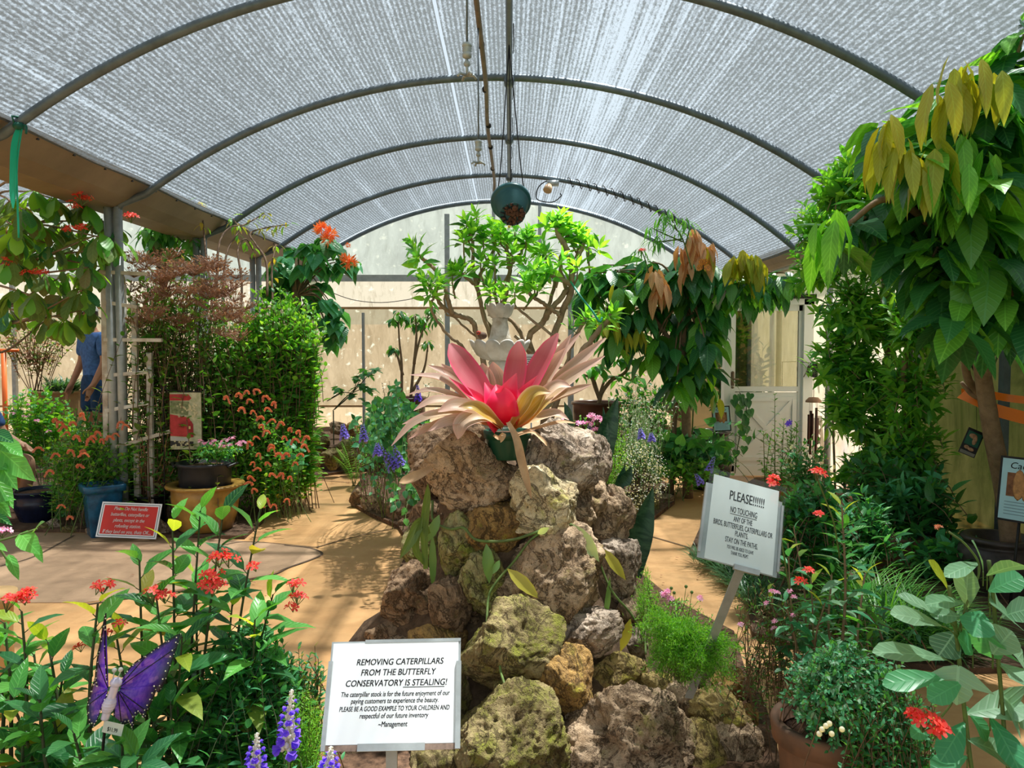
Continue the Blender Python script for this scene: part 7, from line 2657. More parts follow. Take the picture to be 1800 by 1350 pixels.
# the big cacao tree close by
YK = 3.55
cl = [(1560, 215), (1600, 260), (1580, 300), (1640, 200), (1660, 170), (1700, 150), (1740, 150), (1780, 110), (1800, 60), (1830, 120), (1650, 240), (1690, 230), (1730, 230), (1770, 200), (1810, 200), (1620, 330), (1660, 310), (1700, 300), (1740, 310), (1780, 290), (1820, 300), (1600, 380), (1640, 390), (1690, 380), (1730, 390), (1770, 370), (1810, 380), (1640, 450), (1690, 450), (1740, 460), (1790, 450), (1830, 460), (1660, 510), (1720, 520), (1780, 520), (1620, 480), (1840, 540), (1750, 560), (1800, 560), (1590, 420), (1680, 560), (1480, 400), (1500, 385), (1540, 360), (1560, 350)]
t = cacao('cacao_tree', 'large overhanging cacao tree with golden new leaves, in the dark urn', P(1785, 1010, 4.75) * (1, 1, 0),
          [([(1788, 1000, 1.2), (1768, 880, 1.15), (1744, 760, 1.05), (1728, 660, .95), (1716, 560, .7), (1712, 420, .3)], .062), ([(1752, 790, 1.1), (1725, 700, 1.1), (1700, 660, 1.05), (1690, 560, .8), (1660, 440, .3)], .03), ([(1722, 700, 1.1), (1705, 690, 1.12), (1690, 672, 1.12)], .02), ([(1716, 560, .7), (1780, 440, .3), (1830, 300, .2)], .03), ([(1714, 500, .5), (1640, 400, .0), (1560, 350, -.1), (1490, 395, -.1)], .022)],
          cl, YK, .30, .13, 92, ((0, 6), (1, 3)), [([(1562, 190, 4), (1580, 225, 5), (1555, 220, 4), (1635, 150, 3), (1655, 150, 4), (1680, 110, 4), (1700, 105, 4), (1720, 115, 4), (1745, 110, 3), (1645, 245, 3), (1590, 245, 4)], 'lf_gold', 'golden_leaf_flush', .27),
                                                   ([(1450, 380, 4), (1465, 365, 4), (1680, 290, 4), (1640, 270, 4), (1735, 250, 3), (1700, 230, 4)], 'lf_lime', 'lit_leaf_flush', .26)], n=11, dy=.4, down=.5, fw=.27)
# dark urn that holds it
cu = V(P(1785, 0, 4.75)[0], 4.75, 0)
zu = P(0, 944, 4.75)[2]
pot_thing('black_urn', 'large dark stoneware urn holding the big cacao tree by the side wall', cu, [(.16, 0), (.17, .01), (.215, .10), (.235, .2), (.225, .30), (.19, zu - .06), (.18, zu - .045), (.205, zu - .03), (.215, zu - .015), (.205, zu), (.16, zu), (.15, zu - .06), (.001, zu - .1)], plain('stoneware_glaze', (.065, .05, .045), .4, 0, .2, 9, .25, c2=(.025, .02, .018), bscale=24), .16, zu - .07)
c = P(1796, 862, 4.25)
cacao_card('pale blue printed card on a stake beside the large dark urn', c, unit(V(.62, -.75, -.02)), unit(V(.11, .07, 1)), .21, .34, c * (1, 1, 0) + V(-.02, .05, 0))
# orange tape round the trunk
M['tape'] = leaf_mat('orange_tape', (.88, .16, .01), (.92, .20, .02), .3, .4, 0, tcol=(1.1, .8, .5))
t = thing('orange_tape', 'bright orange tape stretched past the leaning cacao trunk', 'tape', P(1692, 690, 4.7))
b = MB()
strap(b, [P(1690, 692, 4.75), P(1735, 712, 4.60), P(1768, 726, 4.55), V(3.57, 4.42, P(1860, 764, 4.5)[2] - .04)], .075, (0, -1, .12), 0, k=6, wprof=[1, 1])
for o_ in b.v:
    pass
b.build('front_strip', M['tape'], t)
b = MB()
strap(b, [P(1690, 690, 4.76), P(1730, 692, 4.95), P(1790, 702, 5.0), V(3.57, 4.46, P(1860, 706, 5.0)[2] - .01)], .05, (0, -1, .12), 0, k=6, wprof=[1, 1])
b.build('back_strip', M['tape'], t)


def chocolate_card(lab, px, py, Y, w, h, roll):
    c = P(px, py, Y)
    ex = unit(V(math.cos(roll), -.15, math.sin(roll)))
    ey = unit(V(-math.sin(roll), .05, math.cos(roll)))
    n = np.cross(ex, ey)
    t = thing('hanging_card', lab, 'card', c)
    b = MB()
    slab(b, c, ex, ey, n, -w / 2, w / 2, -h / 2, h / 2, -.004, 0)
    b.build('card', M['black'], t, smooth=False)
    b = MB()
    slab(b, c, ex, ey, n, -w * .42, w * .42, -h * .12, h * .40, 0, .001)
    b.build('green_panel', plain('card_green', (.01, .10, .06), .5, 0, .1, 9, 0) if 'card_green' not in bpy.data.materials else bpy.data.materials['card_green'], t, smooth=False)
    b = MB()
    R = np.stack([ex, ey, n], 1)
    for dx, dy, sx, sy in ((-.05, .24, .26, .10), (.12, .1, .14, .17), (-.18, -.22, .16, .07), (.1, -.25, .2, .07)):
        v, f = ico(2)
        b.add((v * np.array((sx * w, sy * h, .0018))) @ R.T + c + ex * dx * w + ey * dy * h + n * .0012, f)
    b.build('printed_picture', plain('card_tan', (.50, .28, .15), .6, 0, .25, 60, 0) if 'card_tan' not in bpy.data.materials else bpy.data.materials['card_tan'], t)
    b = MB()
    slab(b, c, ex, ey, n, -w * .45, w * .45, -h * .48, -h * .36, 0, .001)
    b.build('strip', plain('card_grey', (.22, .21, .18), .6, 0, .1, 9, 0) if 'card_grey' not in bpy.data.materials else bpy.data.materials['card_grey'], t, smooth=False)
    b = MB()
    tube(b, [c + ey * h * .48, c + ey * h * .48 + V(.01, .05, .45)], .0015, 4)
    b.build('thread', M['iron'], t)


chocolate_card('dark picture card hanging in the gap left of the leaning cacao trunk', 1708, 778, 4.7, .10, .165, -.42)
chocolate_card('grey-backed card tied high on the cacao trunk under the big leaves', 1716, 634, 4.55, .08, .12, .5)
# outside trees darkening the side wall
for k, (y, z, lab) in enumerate(((2.5, 1.6, 'leafy tree outside the side wall, behind the big dark urn'), (4.4, 1.8, 'leafy tree outside the side wall, behind the hanging dark card'), (6.2, 1.6, 'leafy tree outside the side wall, beside the pale wall sheet'))):
    bush('outside_tree', lab, 'tree', V(4.9, y, -.05), V(4.75, y, z), V(.7, 1.0, 1.5), 70, 12, .3, .16, ['lf_jat_dark', 'lf_jat'], 'twig', 95 + k, mis=((0, 2), (1, 1)), t0=.2, spread=.2, r=.012)

# ================================================================== foreground
# white notice on its metal stand
c, ex, ey, n, w, h = frame_of(P(590, 1128.7, 1.73), P(816, 1124, 1.73), P(559, 1321, 1.61), P(801, 1316, 1.61))
t = thing('notice_sign', 'white notice about removing caterpillars in a galvanised holder before the rock pile', 'sign', c - ey * h / 2 - V(0, 0, .5))
b = MB()
slab(b, c, ex, ey, n, -w / 2, w / 2, -h / 2, h / 2, -.003, 0)
b.build('back_plate', M['galv'], t, smooth=False)
b = MB()
slab(b, c, ex, ey, n, -w / 2 + .004, w / 2 - .005, -h / 2 + .012, h / 2 - .004, 0, .0012)
pp_ = b.build('paper', M['paper'], t, smooth=False)
b = MB()
slab(b, c, ex, ey, n, -w / 2 - .002, -w / 2 + .007, -h / 2, h * .31, -.002, .007)
slab(b, c, ex, ey, n, w / 2 - .009, w / 2 + .002, -h / 2, h * .29, -.002, .007)
slab(b, c, ex, ey, n, -w * .24, w * .25, -h / 2 - .002, -h / 2 + .013, -.002, .008)
slab(b, c, ex, ey, n, -w * .24, w / 2, h / 2 - .004, h / 2 + .003, -.003, .002)
b.build('holder_lip', M['galv'], t, smooth=False)
b = MB()
slab(b, c, ex, ey, n, -w / 2, w / 2, -h / 2 - .001, -h / 2 + .011, -.001, .002)
b.build('rusty_edge', plain('rusty_edge', (.34, .24, .19), .7, .1, .25, 40, 0), t, smooth=False)
b = MB()
a0 = c - ey * h * .44 - n * .008
bar(b, a0 + V(0, .004, -.004), V(a0[0] - .006, a0[1] + .004, 0.02), .024, .010, (0, 1, 0))
b.build('post', M['galv'], t, smooth=False)
L1 = h * .115
rows = [('REMOVING CATERPILLARS', .062, .035, .270, .665), ('FROM THE BUTTERFLY', .062, .025, .172, .57), ('CONSERVATORY IS STEALING!', .062, .015, .072, .765, (.565, .975)),
        ('The caterpillar stock is for the future enjoyment of our', .048, .012, -.022, .815), ('paying customers to experience the beauty.', .048, .012, -.084, .655),
        ('PLEASE BE A GOOD EXAMPLE TO YOUR CHILDREN AND', .046, .012, -.154, .82), ('respectful of our future inventory', .048, .010, -.218, .51), ('~Management', .05, .005, -.295, .215)]
tx = []
for r_ in rows:
    q = [r_[0], h * r_[1] * 1.35, w * r_[2], h * r_[3], w * r_[4]]
    if len(r_) > 5:
        q.append(r_[5])
    tx.append(tuple(q))
text_mesh(tx, c, ex, ey, .0016, .18, .016).build('lettering', M['lettering_dark'], pp_, smooth=False)

# leaning PLEASE sign
Yt, Yb = 2.46, 2.33
c, ex, ey, n, w, h = frame_of(P(1265.7, 836.4, Yt), P(1384, 869, Yt), P(1227, 977, Yb), P(1343, 1006, Yb))
t = thing('notice_sign', 'tilted white notice in a clear sleeve on a metal stake, asking for no touching', 'sign', P(1212, 1222, 2.62))
b = MB()
slab(b, c, ex, ey, n, -w / 2 - .022, w / 2 + .014, -h / 2 - .003, h * .38, -.006, -.002)
b.build('holder_plate', M['galv'], t, smooth=False)
m, nt, out = mat('clear_sleeve')
gl = nd(nt, 'ShaderNodeBsdfGlossy')
gl.inputs['Roughness'].default_value = .08
tr = nd(nt, 'ShaderNodeBsdfTransparent')
tr.inputs[0].default_value = (.97, .99, .98, 1)
mx = nt.nodes.new('ShaderNodeMixShader')
mx.inputs[0].default_value = .045
nt.links.new(tr.outputs[0], mx.inputs[1])
nt.links.new(gl.outputs[0], mx.inputs[2])
nt.links.new(mx.outputs[0], out.inputs[0])
b = MB()
slab(b, c, ex, ey, n, -w / 2 - .016, w / 2 + .022, -h / 2 - .004, h / 2 + .018, .0022, .003)
b.build('clear_sleeve', m, t, smooth=False)
b = MB()
slab(b, c, ex, ey, n, -w / 2, w / 2, -h / 2, h / 2, -.0015, 0)
pp_ = b.build('paper', M['paper'], t, smooth=False)
b = MB()
slab(b, c, ex, ey, n, -w / 2 - .024, -w / 2 - .016, -h * .45, h * .33, -.004, .006)
slab(b, c, ex, ey, n, w / 2 + .01, w / 2 + .017, -h * .45, h * .33, -.004, .006)
slab(b, c, ex, ey, n, -w * .07, w * .30, -h / 2 - .012, -h / 2 + .004, -.006, .007)
b.build('holder_lip', M['galv'], t, smooth=False)
b = MB()
bar(b, c - ey * h * .46 + ex * w * .06 - n * .006, P(1211, 1226, 2.72), .028, .008, (0, 1, 0))
b.build('stake', M['galv'], t, smooth=False)
rows = [('PLEASE!!!!!!', .10, .03, .245, .52), ('NO TOUCHING', .062, .0, .10, .40, (0, 1)), ('ANY OF THE', .055, .0, .0, .28), ('BIRDS, BUTTERFLIES, CATERPILLARS OR', .055, .01, -.085, .88), ('PLANTS.', .055, .0, -.165, .19), ('STAY ON THE PATHS.', .055, .01, -.255, .48), ('YOU WILL BE ASKED TO LEAVE', .036, .0, -.325, .39), ('THANK YOU, MGMT.', .036, .0, -.385, .26)]
tx = [tuple([r_[0], h * r_[1] * 1.62, w * r_[2], h * r_[3], w * r_[4]] + ([r_[5]] if len(r_) > 5 else [])) for r_ in rows]
text_mesh(tx, c, ex, ey, .0006, 0, .010).build('lettering', M['lettering_dark'], pp_, smooth=False)

# purple butterfly garden stake
BY_ = 1.5
q = P(196, 1215, BY_)
t = thing('butterfly_stake', 'purple plastic butterfly ornament with a clear ribbed body on a thin stake', 'garden ornament', V(q[0], q[1], .03))
m, nt, out = mat('purple_wing_plastic')
uvn = nt.nodes.new('ShaderNodeTexCoord').outputs['UV']
sp = nt.nodes.new('ShaderNodeSeparateXYZ')
nt.links.new(uvn, sp.inputs[0])
nz = noise_n(nt, 14, 4, .6, uvn)
base = mixc(nt, ramp_f(nt, nz, .35, .65), (.13, .02, .80), (.32, .10, .92))
base = mixc(nt, ramp_f(nt, sp.outputs[0], .62, .98), base, (.03, .028, .05))
pb = nd(nt, 'ShaderNodeBsdfPrincipled')
pb.inputs['Roughness'].default_value = .22
nt.links.new(base, pb.inputs['Base Color'])
tl = nd(nt, 'ShaderNodeBsdfTranslucent')
nt.links.new(base, tl.inputs[0])
tr = nd(nt, 'ShaderNodeBsdfTransparent')
nt.links.new(mixc(nt, .5, base, (.6, .6, .7)), tr.inputs[0])
m1, m2 = nt.nodes.new('ShaderNodeMixShader'), nt.nodes.new('ShaderNodeMixShader')
m1.inputs[0].default_value, m2.inputs[0].default_value = .35, .22
nt.links.new(pb.outputs[0], m1.inputs[1])
nt.links.new(tl.outputs[0], m1.inputs[2])
nt.links.new(m1.outputs[0], m2.inputs[1])
nt.links.new(tr.outputs[0], m2.inputs[2])
nt.links.new(m2.outputs[0], out.inputs[0])
M['wing_purple'] = m


def wing(outline, root, dY, name):
    """wing skin between the hinge and a pixel outline; dY tilts it in depth with distance from the hinge."""
    hp = np.array(root, float)
    o = np.array(outline, float)
    dist = np.linalg.norm(o - hp, axis=1)
    rings, uv = [], []
    for k, f in enumerate(np.linspace(.06, 1, 9)):
        pts = hp + (o - hp) * f
        rings.append(np.array([P(x, y, BY_ + dY * (d * f / 120) + .004 * math.sin(f * 5 + i)) for i, ((x, y), d) in enumerate(zip(pts, dist))]))
        uv.append(np.stack([np.full(len(o), f), np.linspace(0, 1, len(o))], -1))
    n_ = len(o)
    b = MB()
    f = np.array([(i * n_ + j, i * n_ + j + 1, (i + 1) * n_ + j + 1, (i + 1) * n_ + j) for i in range(8) for j in range(n_ - 1)])
    b.add(np.concatenate(rings), f, np.concatenate(uv))
    ob = b.build(name, M['wing_purple'], t)
    d = MB()
    inner = rings[-2] * .55 + rings[-1] * .45
    path = smooth_path(list(inner), 6)
    for p_ in path[::3]:
        ball(d, p_ + V(0, -.0015, 0), .0016, 6, 4)
    for p_ in smooth_path(list(rings[-1]), 4)[1::3]:
        ball(d, p_ * 1.0 + V(0, -.0012, 0), .0011, 5, 4)
    d.build('white_dot', M['white_petal'], ob)
    v_ = MB()
    for j in (2, 5, 8):
        if j < n_:
            tube(v_, [rings[i][j] + V(0, -.001, 0) for i in range(9)], .0009, 4)
    tube(v_, smooth_path(list(rings[-1]), 4), .0012, 4)
    v_.build('wing_vein', M['iron'], ob)


wing([(216, 1190), (236, 1166), (260, 1150), (284, 1133), (318, 1114), (310, 1138), (302, 1162), (292, 1192), (280, 1216)], (207, 1210), .07, 'fore_wing')
wing([(276, 1205), (268, 1230), (258, 1250), (254, 1262), (246, 1252), (236, 1262), (234, 1282), (228, 1270), (214, 1274), (202, 1272), (200, 1240)], (207, 1212), .04, 'hind_wing')
wing([(188, 1196), (186, 1170), (184, 1130), (186, 1078), (178, 1120), (171, 1160), (168, 1190), (170, 1205)], (191, 1212), -.07, 'fore_wing')
wing([(168, 1190), (160, 1215), (154, 1240), (156, 1268), (165, 1276), (172, 1262), (180, 1240), (188, 1222)], (191, 1212), -.05, 'hind_wing')
b = MB()
a0, a1 = P(204, 1200, BY_ - .012), P(184, 1264, BY_ - .016)
ax_ = a1 - a0
path = np.array([a0 + ax_ * k / 24 for k in range(25)])
tube(b, path, [.008 + .0 * k for k in range(2)], 12)
b.v[-1] = b.v[-1]
for k in range(9):
    f = .42 + .06 * k
    r_ = .0112 * math.sin(PI * min(1, (f - .30) / .62)) + .002
    ball(b, a0 + ax_ * f, (r_, r_, r_ * .75), 14, 8)
ball(b, a0, (.0115, .011, .0105), 14, 8)
b.build('body', plain('clear_ribbed_plastic', (.72, .66, .86), .12, 0, .05, 30, .1, 1.0), t)
b = MB()
for (x0, y0), (x1, y1) in (((198, 1192), (201, 1181)), ((206, 1192), (212, 1180))):
    tube(b, [P(x0, y0 + 4, BY_ - .012), P(x1, y1, BY_ - .014)], .0012, 5)
    ball(b, P(x1, y1 - 3, BY_ - .014), .0048, 10, 6)
b.build('antenna', plain('clear_bead', (.60, .60, .55), .1, 0, .05, 9, 0, .9), t)
b = MB()
tube(b, [P(192, 1225, BY_), P(186, 1262, BY_ + .004), P(178, 1345, BY_ + .01), V(q[0] - .02, q[1] + .01, .03)], .003, 6)
b.build('stake', M['iron'], t)
c, ex, ey, n, w, h = frame_of(P(182, 1266, BY_ - .02), P(217, 1274, BY_ - .02), P(180, 1287, BY_ - .021), P(214, 1295, BY_ - .021))
b = MB()
slab(b, c, ex, ey, n, -w / 2, w / 2, -h / 2, h / 2, -.0006, 0)
b.build('price_tag', plain('tag_white', (.66, .70, .64), .4, 0, .05, 30, 0), t, smooth=False)
text_mesh([('$11.99', h * .5, 0, -h * .28, w * .5)], c, ex, ey, .0005, 0, .01).build('lettering', M['lettering_dark'], t, smooth=False)

# ------------------------------------------------------------------ leafy plants close to the camera
def stemmed(name, lab, cat, base, stems, Y, L, Wd, lm, sm, seed, mis, tipmis=None, shape='ovate', droop=.28, ang=64, n=13, t0=.25, r0=.006, wav=.05, extra=None, pet=.12):
    r = rnd(seed)
    ST, LV = MB(), MB()
    base = np.asarray(base, float)
    for k, s_ in enumerate(stems):
        (bx, by), (tx_, ty), dy = s_[0], s_[1], s_[2]
        nn = s_[3] if len(s_) > 3 else n
        tip = P(tx_, ty, Y + dy)
        b0 = P(bx, by, Y + dy * .3)
        root = V(b0[0] * .85 + base[0] * .15, b0[1], .03)
        mid = P(bx * .6 + tx_ * .4 + r.normal(0, 5), by * .5 + ty * .5, Y + dy * .6)
        q = [root, b0, mid, tip]
        path = smooth_path(q, 7)
        tube(ST, path, [r0, r0 * .4], 6, cap=False)
        half = path[len(path) // 3:]
        shoot(ST, LV, [half[0], half[len(half) // 2], half[-1]], r0 * .55, nn, L, Wd, r, t0, ang, shape, droop, .14, mis, tipmis, wav=wav, petiole=pet)
    t = plant(name, lab, cat, (base[0], base[1], .03), LV, ST, [M[x] for x in lm], M[sm])
    return t, r


JM = ((0, 6), (1, 3), (2, .4))
Yj = 1.85
t, r = stemmed('jatropha_shrub', 'tall red-flowered shrub with big glossy leaves standing over the worn brown slab', 'shrub', P(330, 1420, Yj) * (1, 1, 0),
               [((312, 1330), (303, 912), 0), ((330, 1300), (352, 898), .05), ((345, 1330), (392, 903), .0), ((400, 1300), (456, 900), .06), ((262, 1330), (245, 985), .0), ((300, 1380), (275, 1050), -.1),
                ((430, 1300), (480, 1045), .05), ((440, 1330), (448, 1090), -.05), ((360, 1350), (345, 1010), .1), ((330, 1400), (320, 1120), -.15), ((400, 1350), (410, 1040), .1)],
               Yj, .14, .05, ['lf_jat', 'lf_jat_dark', 'lf_autumn', 'lf_young'], 'dstem', 111, JM, ((0, 3), (3, 2)), n=20, t0=.02, r0=.0055)
for x, y, s in ((268, 1043, .026), (372, 1030, .024), (360, 1028, .02), (385, 980, .022), (402, 984, .018), (515, 1030, .018), (522, 1052, .016), (450, 995, .012), (290, 1048, .016), (372, 1012, .02), (180, 1030, .018), (168, 1038, .010), (515, 1068, .010), (190, 1115, .012), (142, 1138, .010), (210, 1098, .012)):
    flower_cluster(t, P(x, y, Yj - .1), s, 8 if s > .014 else 4, .0135, r)
t, r = stemmed('jatropha_shrub', 'yellow-tipped shrub right behind the purple butterfly ornament', 'shrub', P(190, 1420, 1.7) * (1, 1, 0),
               [((160, 1350), (172, 1062), .0, 15), ((235, 1350), (205, 1120), .1, 13), ((110, 1350), (85, 1130), .1, 13), ((300, 1380), (250, 1190), .1, 13)],
               1.7, .13, .05, ['lf_jat', 'lf_jat_dark', 'lf_autumn', 'lf_young'], 'dstem', 112, JM, ((0, 1), (3, 3)), n=18, t0=.02)
t, r = stemmed('jatropha_shrub', 'red-flowered shrub cut by the frame edge beside the butterfly ornament', 'shrub', P(20, 1420, 1.75) * (1, 1, 0),
               [((40, 1350), (38, 1075), .0), ((20, 1350), (8, 1095), .05), ((70, 1370), (60, 1150), .1), ((5, 1350), (-20, 1120), .0), ((95, 1400), (110, 1190), .05), ((60, 1400), (20, 1230), -.1), ((110, 1400), (95, 1265), -.1)],
               1.75, .135, .048, ['lf_jat', 'lf_jat_dark', 'lf_autumn', 'lf_young'], 'dstem', 113, JM, ((0, 3), (3, 1)), n=17, t0=.02)
for x, y, s in ((10, 1058, .022), (48, 1045, .018), (44, 1052, .014)):
    flower_cluster(t, P(x, y, 1.68), s, 9, .014, r)
t, r = stemmed('shaded_shrub', 'low dark-leaved shrub at the bottom edge below the purple butterfly', 'shrub', P(180, 1500, 1.6) * (1, 1, 0),
               [((90, 1420), (70, 1230), .0), ((150, 1420), (130, 1290), -.05), ((210, 1420), (215, 1310), -.1), ((270, 1420), (270, 1270), .1), ((310, 1420), (300, 1240), .1), ((40, 1420), (40, 1300), 0), ((240, 1420), (240, 1330), -.1)],
               1.6, .12, .045, ['lf_jat_dark', 'lf_jat', 'lf_dark'], 'dstem', 114, ((0, 4), (1, 1), (2, 2)), None, n=15, t0=.02)
# light sprigs reaching in from the side
ST, LV = MB(), MB()
r = rnd(115)
for pts, lv in (([(-60, 800), (-20, 790), (8, 770)], [((-5, 775), (40, 795), 34), ((0, 790), (58, 845), 40), ((-10, 800), (28, 860), 34), ((-15, 830), (25, 890), 30), ((-15, 760), (22, 772), 28), ((-20, 815), (10, 820), 26), ((-20, 870), (18, 905), 26)]),
                ([(-40, 960), (20, 945), (65, 930)], [((60, 935), (72, 912), 20), ((35, 938), (68, 972), 34), ((62, 955), (72, 988), 16), ((15, 975), (32, 1018), 18), ((-20, 900), (18, 918), 20), ((-20, 880), (22, 872), 18)]),
                ([(-40, 900), (10, 980), (25, 1000)], [((-10, 955), (10, 965), 12)])):
    q = smooth_path([P(x, y, 1.9) for x, y in pts], 5)
    tube(ST, q, .003, 5)
    for (x0, y0), (x1, y1), w in lv:
        a_, c_ = P(x0, y0, 1.9), P(x1, y1, 1.86)
        leaves(LV, a_, c_ - a_, V(r.normal(0, .3), -.6, .8), np.linalg.norm(c_ - a_), w * 1.9 / FPX, 'ovate', .15, .12, .03, 0)
tube(ST, smooth_path([V(-1.35, 1.9, .03), P(-70, 1100, 1.9), P(-60, 900, 1.9), P(-60, 800, 1.9)], 5), .006, 6)
t = plant('side_plant', 'big bright leaves reaching in at the frame edge above the brown slab', 'plant', V(-1.35, 1.9, .03), LV, ST, [M['lf_jat']], M['stem'])
flower_cluster(t, P(4, 935, 1.85), .014, 12, .010, r, M['pink'])
# tan stump pot at the edge
c = V(P(-12, 1000, 3.2)[0], 3.2, .0)
b = MB()
lathe(b, [(.07, 0), (.065, .35), (.07, P(0, 1050, 3.2)[2] - .03), (.085, P(0, 1048, 3.2)[2] - .02), (.085, P(0, 1040, 3.2)[2]), (.001, P(0, 1040, 3.2)[2] + .005)], c, 28)
tag(b.build('wooden_pedestal', plain('tan_pedestal', (.62, .40, .18), .7, 0, .1, 6, .1), origin=c), 'round tan pedestal at the frame edge above the red flowers', 'pedestal')

# fine-leaved dark bush left of the white notice
fl_, tips, r = bush('fine_leaf_bush', 'dense small-leaved bush between the tall red-flowered shrub and white notice', 'bush', P(440, 1440, 1.85), P(440, 1225, 1.85), pxr(92, 140, 1.85, .7), 210, 26, .036, .016, ['lf_bluegreen', 'lf_jat_dark', 'lf_jat', 'lf_dark'], 'dstem', 116, mis=((0, 3), (1, 4), (2, 2), (3, 2)), t0=.12, r=.0016, spread=.12, shape='lance', zmin=.4)
t, tips, r = bush('fine_leaf_bush', 'sparser small-leaved twigs next to the edge of the white notice', 'bush', P(545, 1380, 1.9), P(535, 1190, 1.95), pxr(42, 70, 1.9, .7), 34, 16, .028, .012, ['lf_bluegreen', 'lf_jat_dark', 'lf_autumn'], 'twig', 117, mis=((0, 3), (1, 3), (2, 1)), t0=.3, r=.002, spread=.05, shape='lance', zmin=.4)
b = MB()
for dx in (-.03, 0, .03):
    tube(b, [P(440, 1440, 1.85) * (1, 1, 0) + V(dx, 0, .03), P(440, 1440, 1.85) + V(dx * .4, 0, .05)], .004, 5)
b.build('lower_stem', M['dstem'], fl_)
b = MB()
tube(b, [P(545, 1380, 1.9) * (1, 1, 0) + V(0, 0, .03), P(545, 1380, 1.9)], .004, 5)
b.build('lower_stem', M['dstem'], t)
# feathery green by the blue flowers
ST, LV = MB(), MB()
feathery(LV, ST, P(530, 1500, 1.75) * (1, 1, 0) + V(0, 0, .35), P(535, 1275, 1.75), pxr(48, 78, 1.75, .6), 46, rnd(118), 90, .011, w=.0016)
plant('feathery_plant', 'light green feathery foliage behind the violet flower spikes', 'plant', P(530, 1500, 1.75) * (1, 1, 0) + V(0, 0, .03), LV, ST, [M['lf_fern']], M['stem'])
ST = MB()
tube(ST, [P(530, 1500, 1.75) * (1, 1, 0) + V(0, 0, .03), P(530, 1500, 1.75) * (1, 1, 0) + V(0, 0, .4)], .004, 5)
ST.build('lower_stem', M['stem'], t)
# violet salvia spikes
for k, (x0, y0, x1, y1, lab) in enumerate(((505, 1318, 513, 1212, 'tallest violet salvia spike with silver buds, beside the white notice'), (448, 1372, 452, 1288, 'violet salvia spike low at the bottom edge under the fine-leaved bush'), (576, 1378, 582, 1312, 'violet salvia spike just below the corner of the white notice'))):
    a_, c_ = P(x0, y0, 1.5), P(x1, y1, 1.5)
    t = thing('violet_salvia', lab, 'salvia', V(a_[0], a_[1], .03))
    spike(t, a_, c_, .036, rnd(120 + k), M['purple'], 52, label='violet flowers on a silvery spike')
    b = MB()
    tube(b, smooth_path([V(a_[0] + .02, a_[1], .03), (a_ + V(a_[0] + .02, a_[1], .03)) / 2 + V(.01, 0, 0), a_], 5), .0025, 5)
    b.build('stem', M['stem'], t)
    LV = MB()
    r = rnd(130 + k)
    shoot(None, LV, [a_ - V(0, 0, .22), a_ - V(0, 0, .1), a_], .002, 12, .05, .014, r, 0, 70, 'lance', .2, mis=((0, 1),))
    LV.build('foliage', [M['lf_bluegreen']], t)

# asparagus fern at the leaning sign's stake
ST, LV = MB(), MB()
r = rnd(140)
fb = P(1200, 1190, 2.75)
for (cx, cy, rx, ry, ns) in ((1215, 1135, 75, 52, 80), (1150, 1110, 42, 40, 34), (1270, 1150, 42, 34, 34), (1245, 1195, 48, 26, 28), (1175, 1165, 45, 35, 34)):
    feathery(LV, ST, fb, P(cx, cy, 2.52), pxr(rx, ry, 2.6, .8), ns, r, 100, .015, w=.0022, arch=.2)
plant('asparagus_fern', 'bright green fluffy asparagus fern around the leaning stake on the rock pile', 'fern', fb, LV, ST, [M['lf_aspar']], M['stem'])
t, tips, r = bush('feathery_weed', 'pale feathery weed with little pink and brown flower heads over the bright fern', 'plant', P(1190, 1150, 2.95), P(1195, 1080, 2.95), pxr(60, 42, 2.95, .6), 46, 22, .018, .006, ['lf_fern', 'lf_mid'], 'stem', 141, mis=((0, 3), (1, 1)), t0=.2, r=.0016, shape='small', zmin=.2)
ST, LV = MB(), MB()
feathery(LV, ST, P(1140, 1130, 2.95), P(1140, 1045, 2.95), pxr(22, 55, 2.95), 26, r, 60, .014, w=.002)
LV.build('plume', [M['lf_fern']], t)
ST.build('plume_stem', M['stem'], t)
for x, y, s in ((1231, 1052, .012), (1165, 1045, .012), (1178, 1052, .012), (1172, 1040, .010)):
    flower_cluster(t, P(x, y, 2.85), s, 7, .011, r, M['pink'])
for x, y in ((1180, 1034), (1206, 1031), (1185, 1042), (1216, 1041)):
    b = MB()
    ball(b, P(x, y, 2.85), .0065, 8, 6)
    tube(b, [P(x, y, 2.85), P(x - 6, y + 45, 2.9)], .0012, 4)
    b.build('seed_button', M['lf_olive'], t)

# right-hand plants
M['terracotta'] = plain('terracotta', (.23, .115, .065), .75, 0, .2, 7, .15, c2=(.12, .07, .045))
c = V(P(1452, 1300, 2.25)[0], 2.25, 0)
zr = P(0, 1268, 2.25)[2]
t = thing('terracotta_pot', 'big weathered terracotta pot under the small-leaved bush, beside the rock pile', 'pot', c)
b = MB()
lathe(b, [(.10, 0), (.105, .01), (.138, zr - .07), (.14, zr - .065), (.155, zr - .06), (.16, zr - .01), (.155, zr), (.135, zr), (.13, zr - .06), (.001, zr - .07)], c, 48)
b.build('body', M['terracotta'], t)
b = MB()
lathe(b, [(.001, zr - .04), (.131, zr - .05)], c, 24)
b.build('potting_soil', M['mulch'], t)
t, tips, r = bush('small_leaf_bush', 'rounded small-leaved grey-green bush spilling out of the terracotta pot', 'bush', c + V(0, 0, zr - .04), P(1492, 1228, 2.12), pxr(120, 108, 2.12, .75), 230, 20, .028, .013, ['lf_bluegreen', 'lf_grey', 'lf_jat_dark', 'lf_jat'], 'twig', 150, mis=((0, 5), (1, 2), (2, 4), (3, 2)), t0=.25, r=.0022, spread=.06, shape='ovate', zmin=.3)
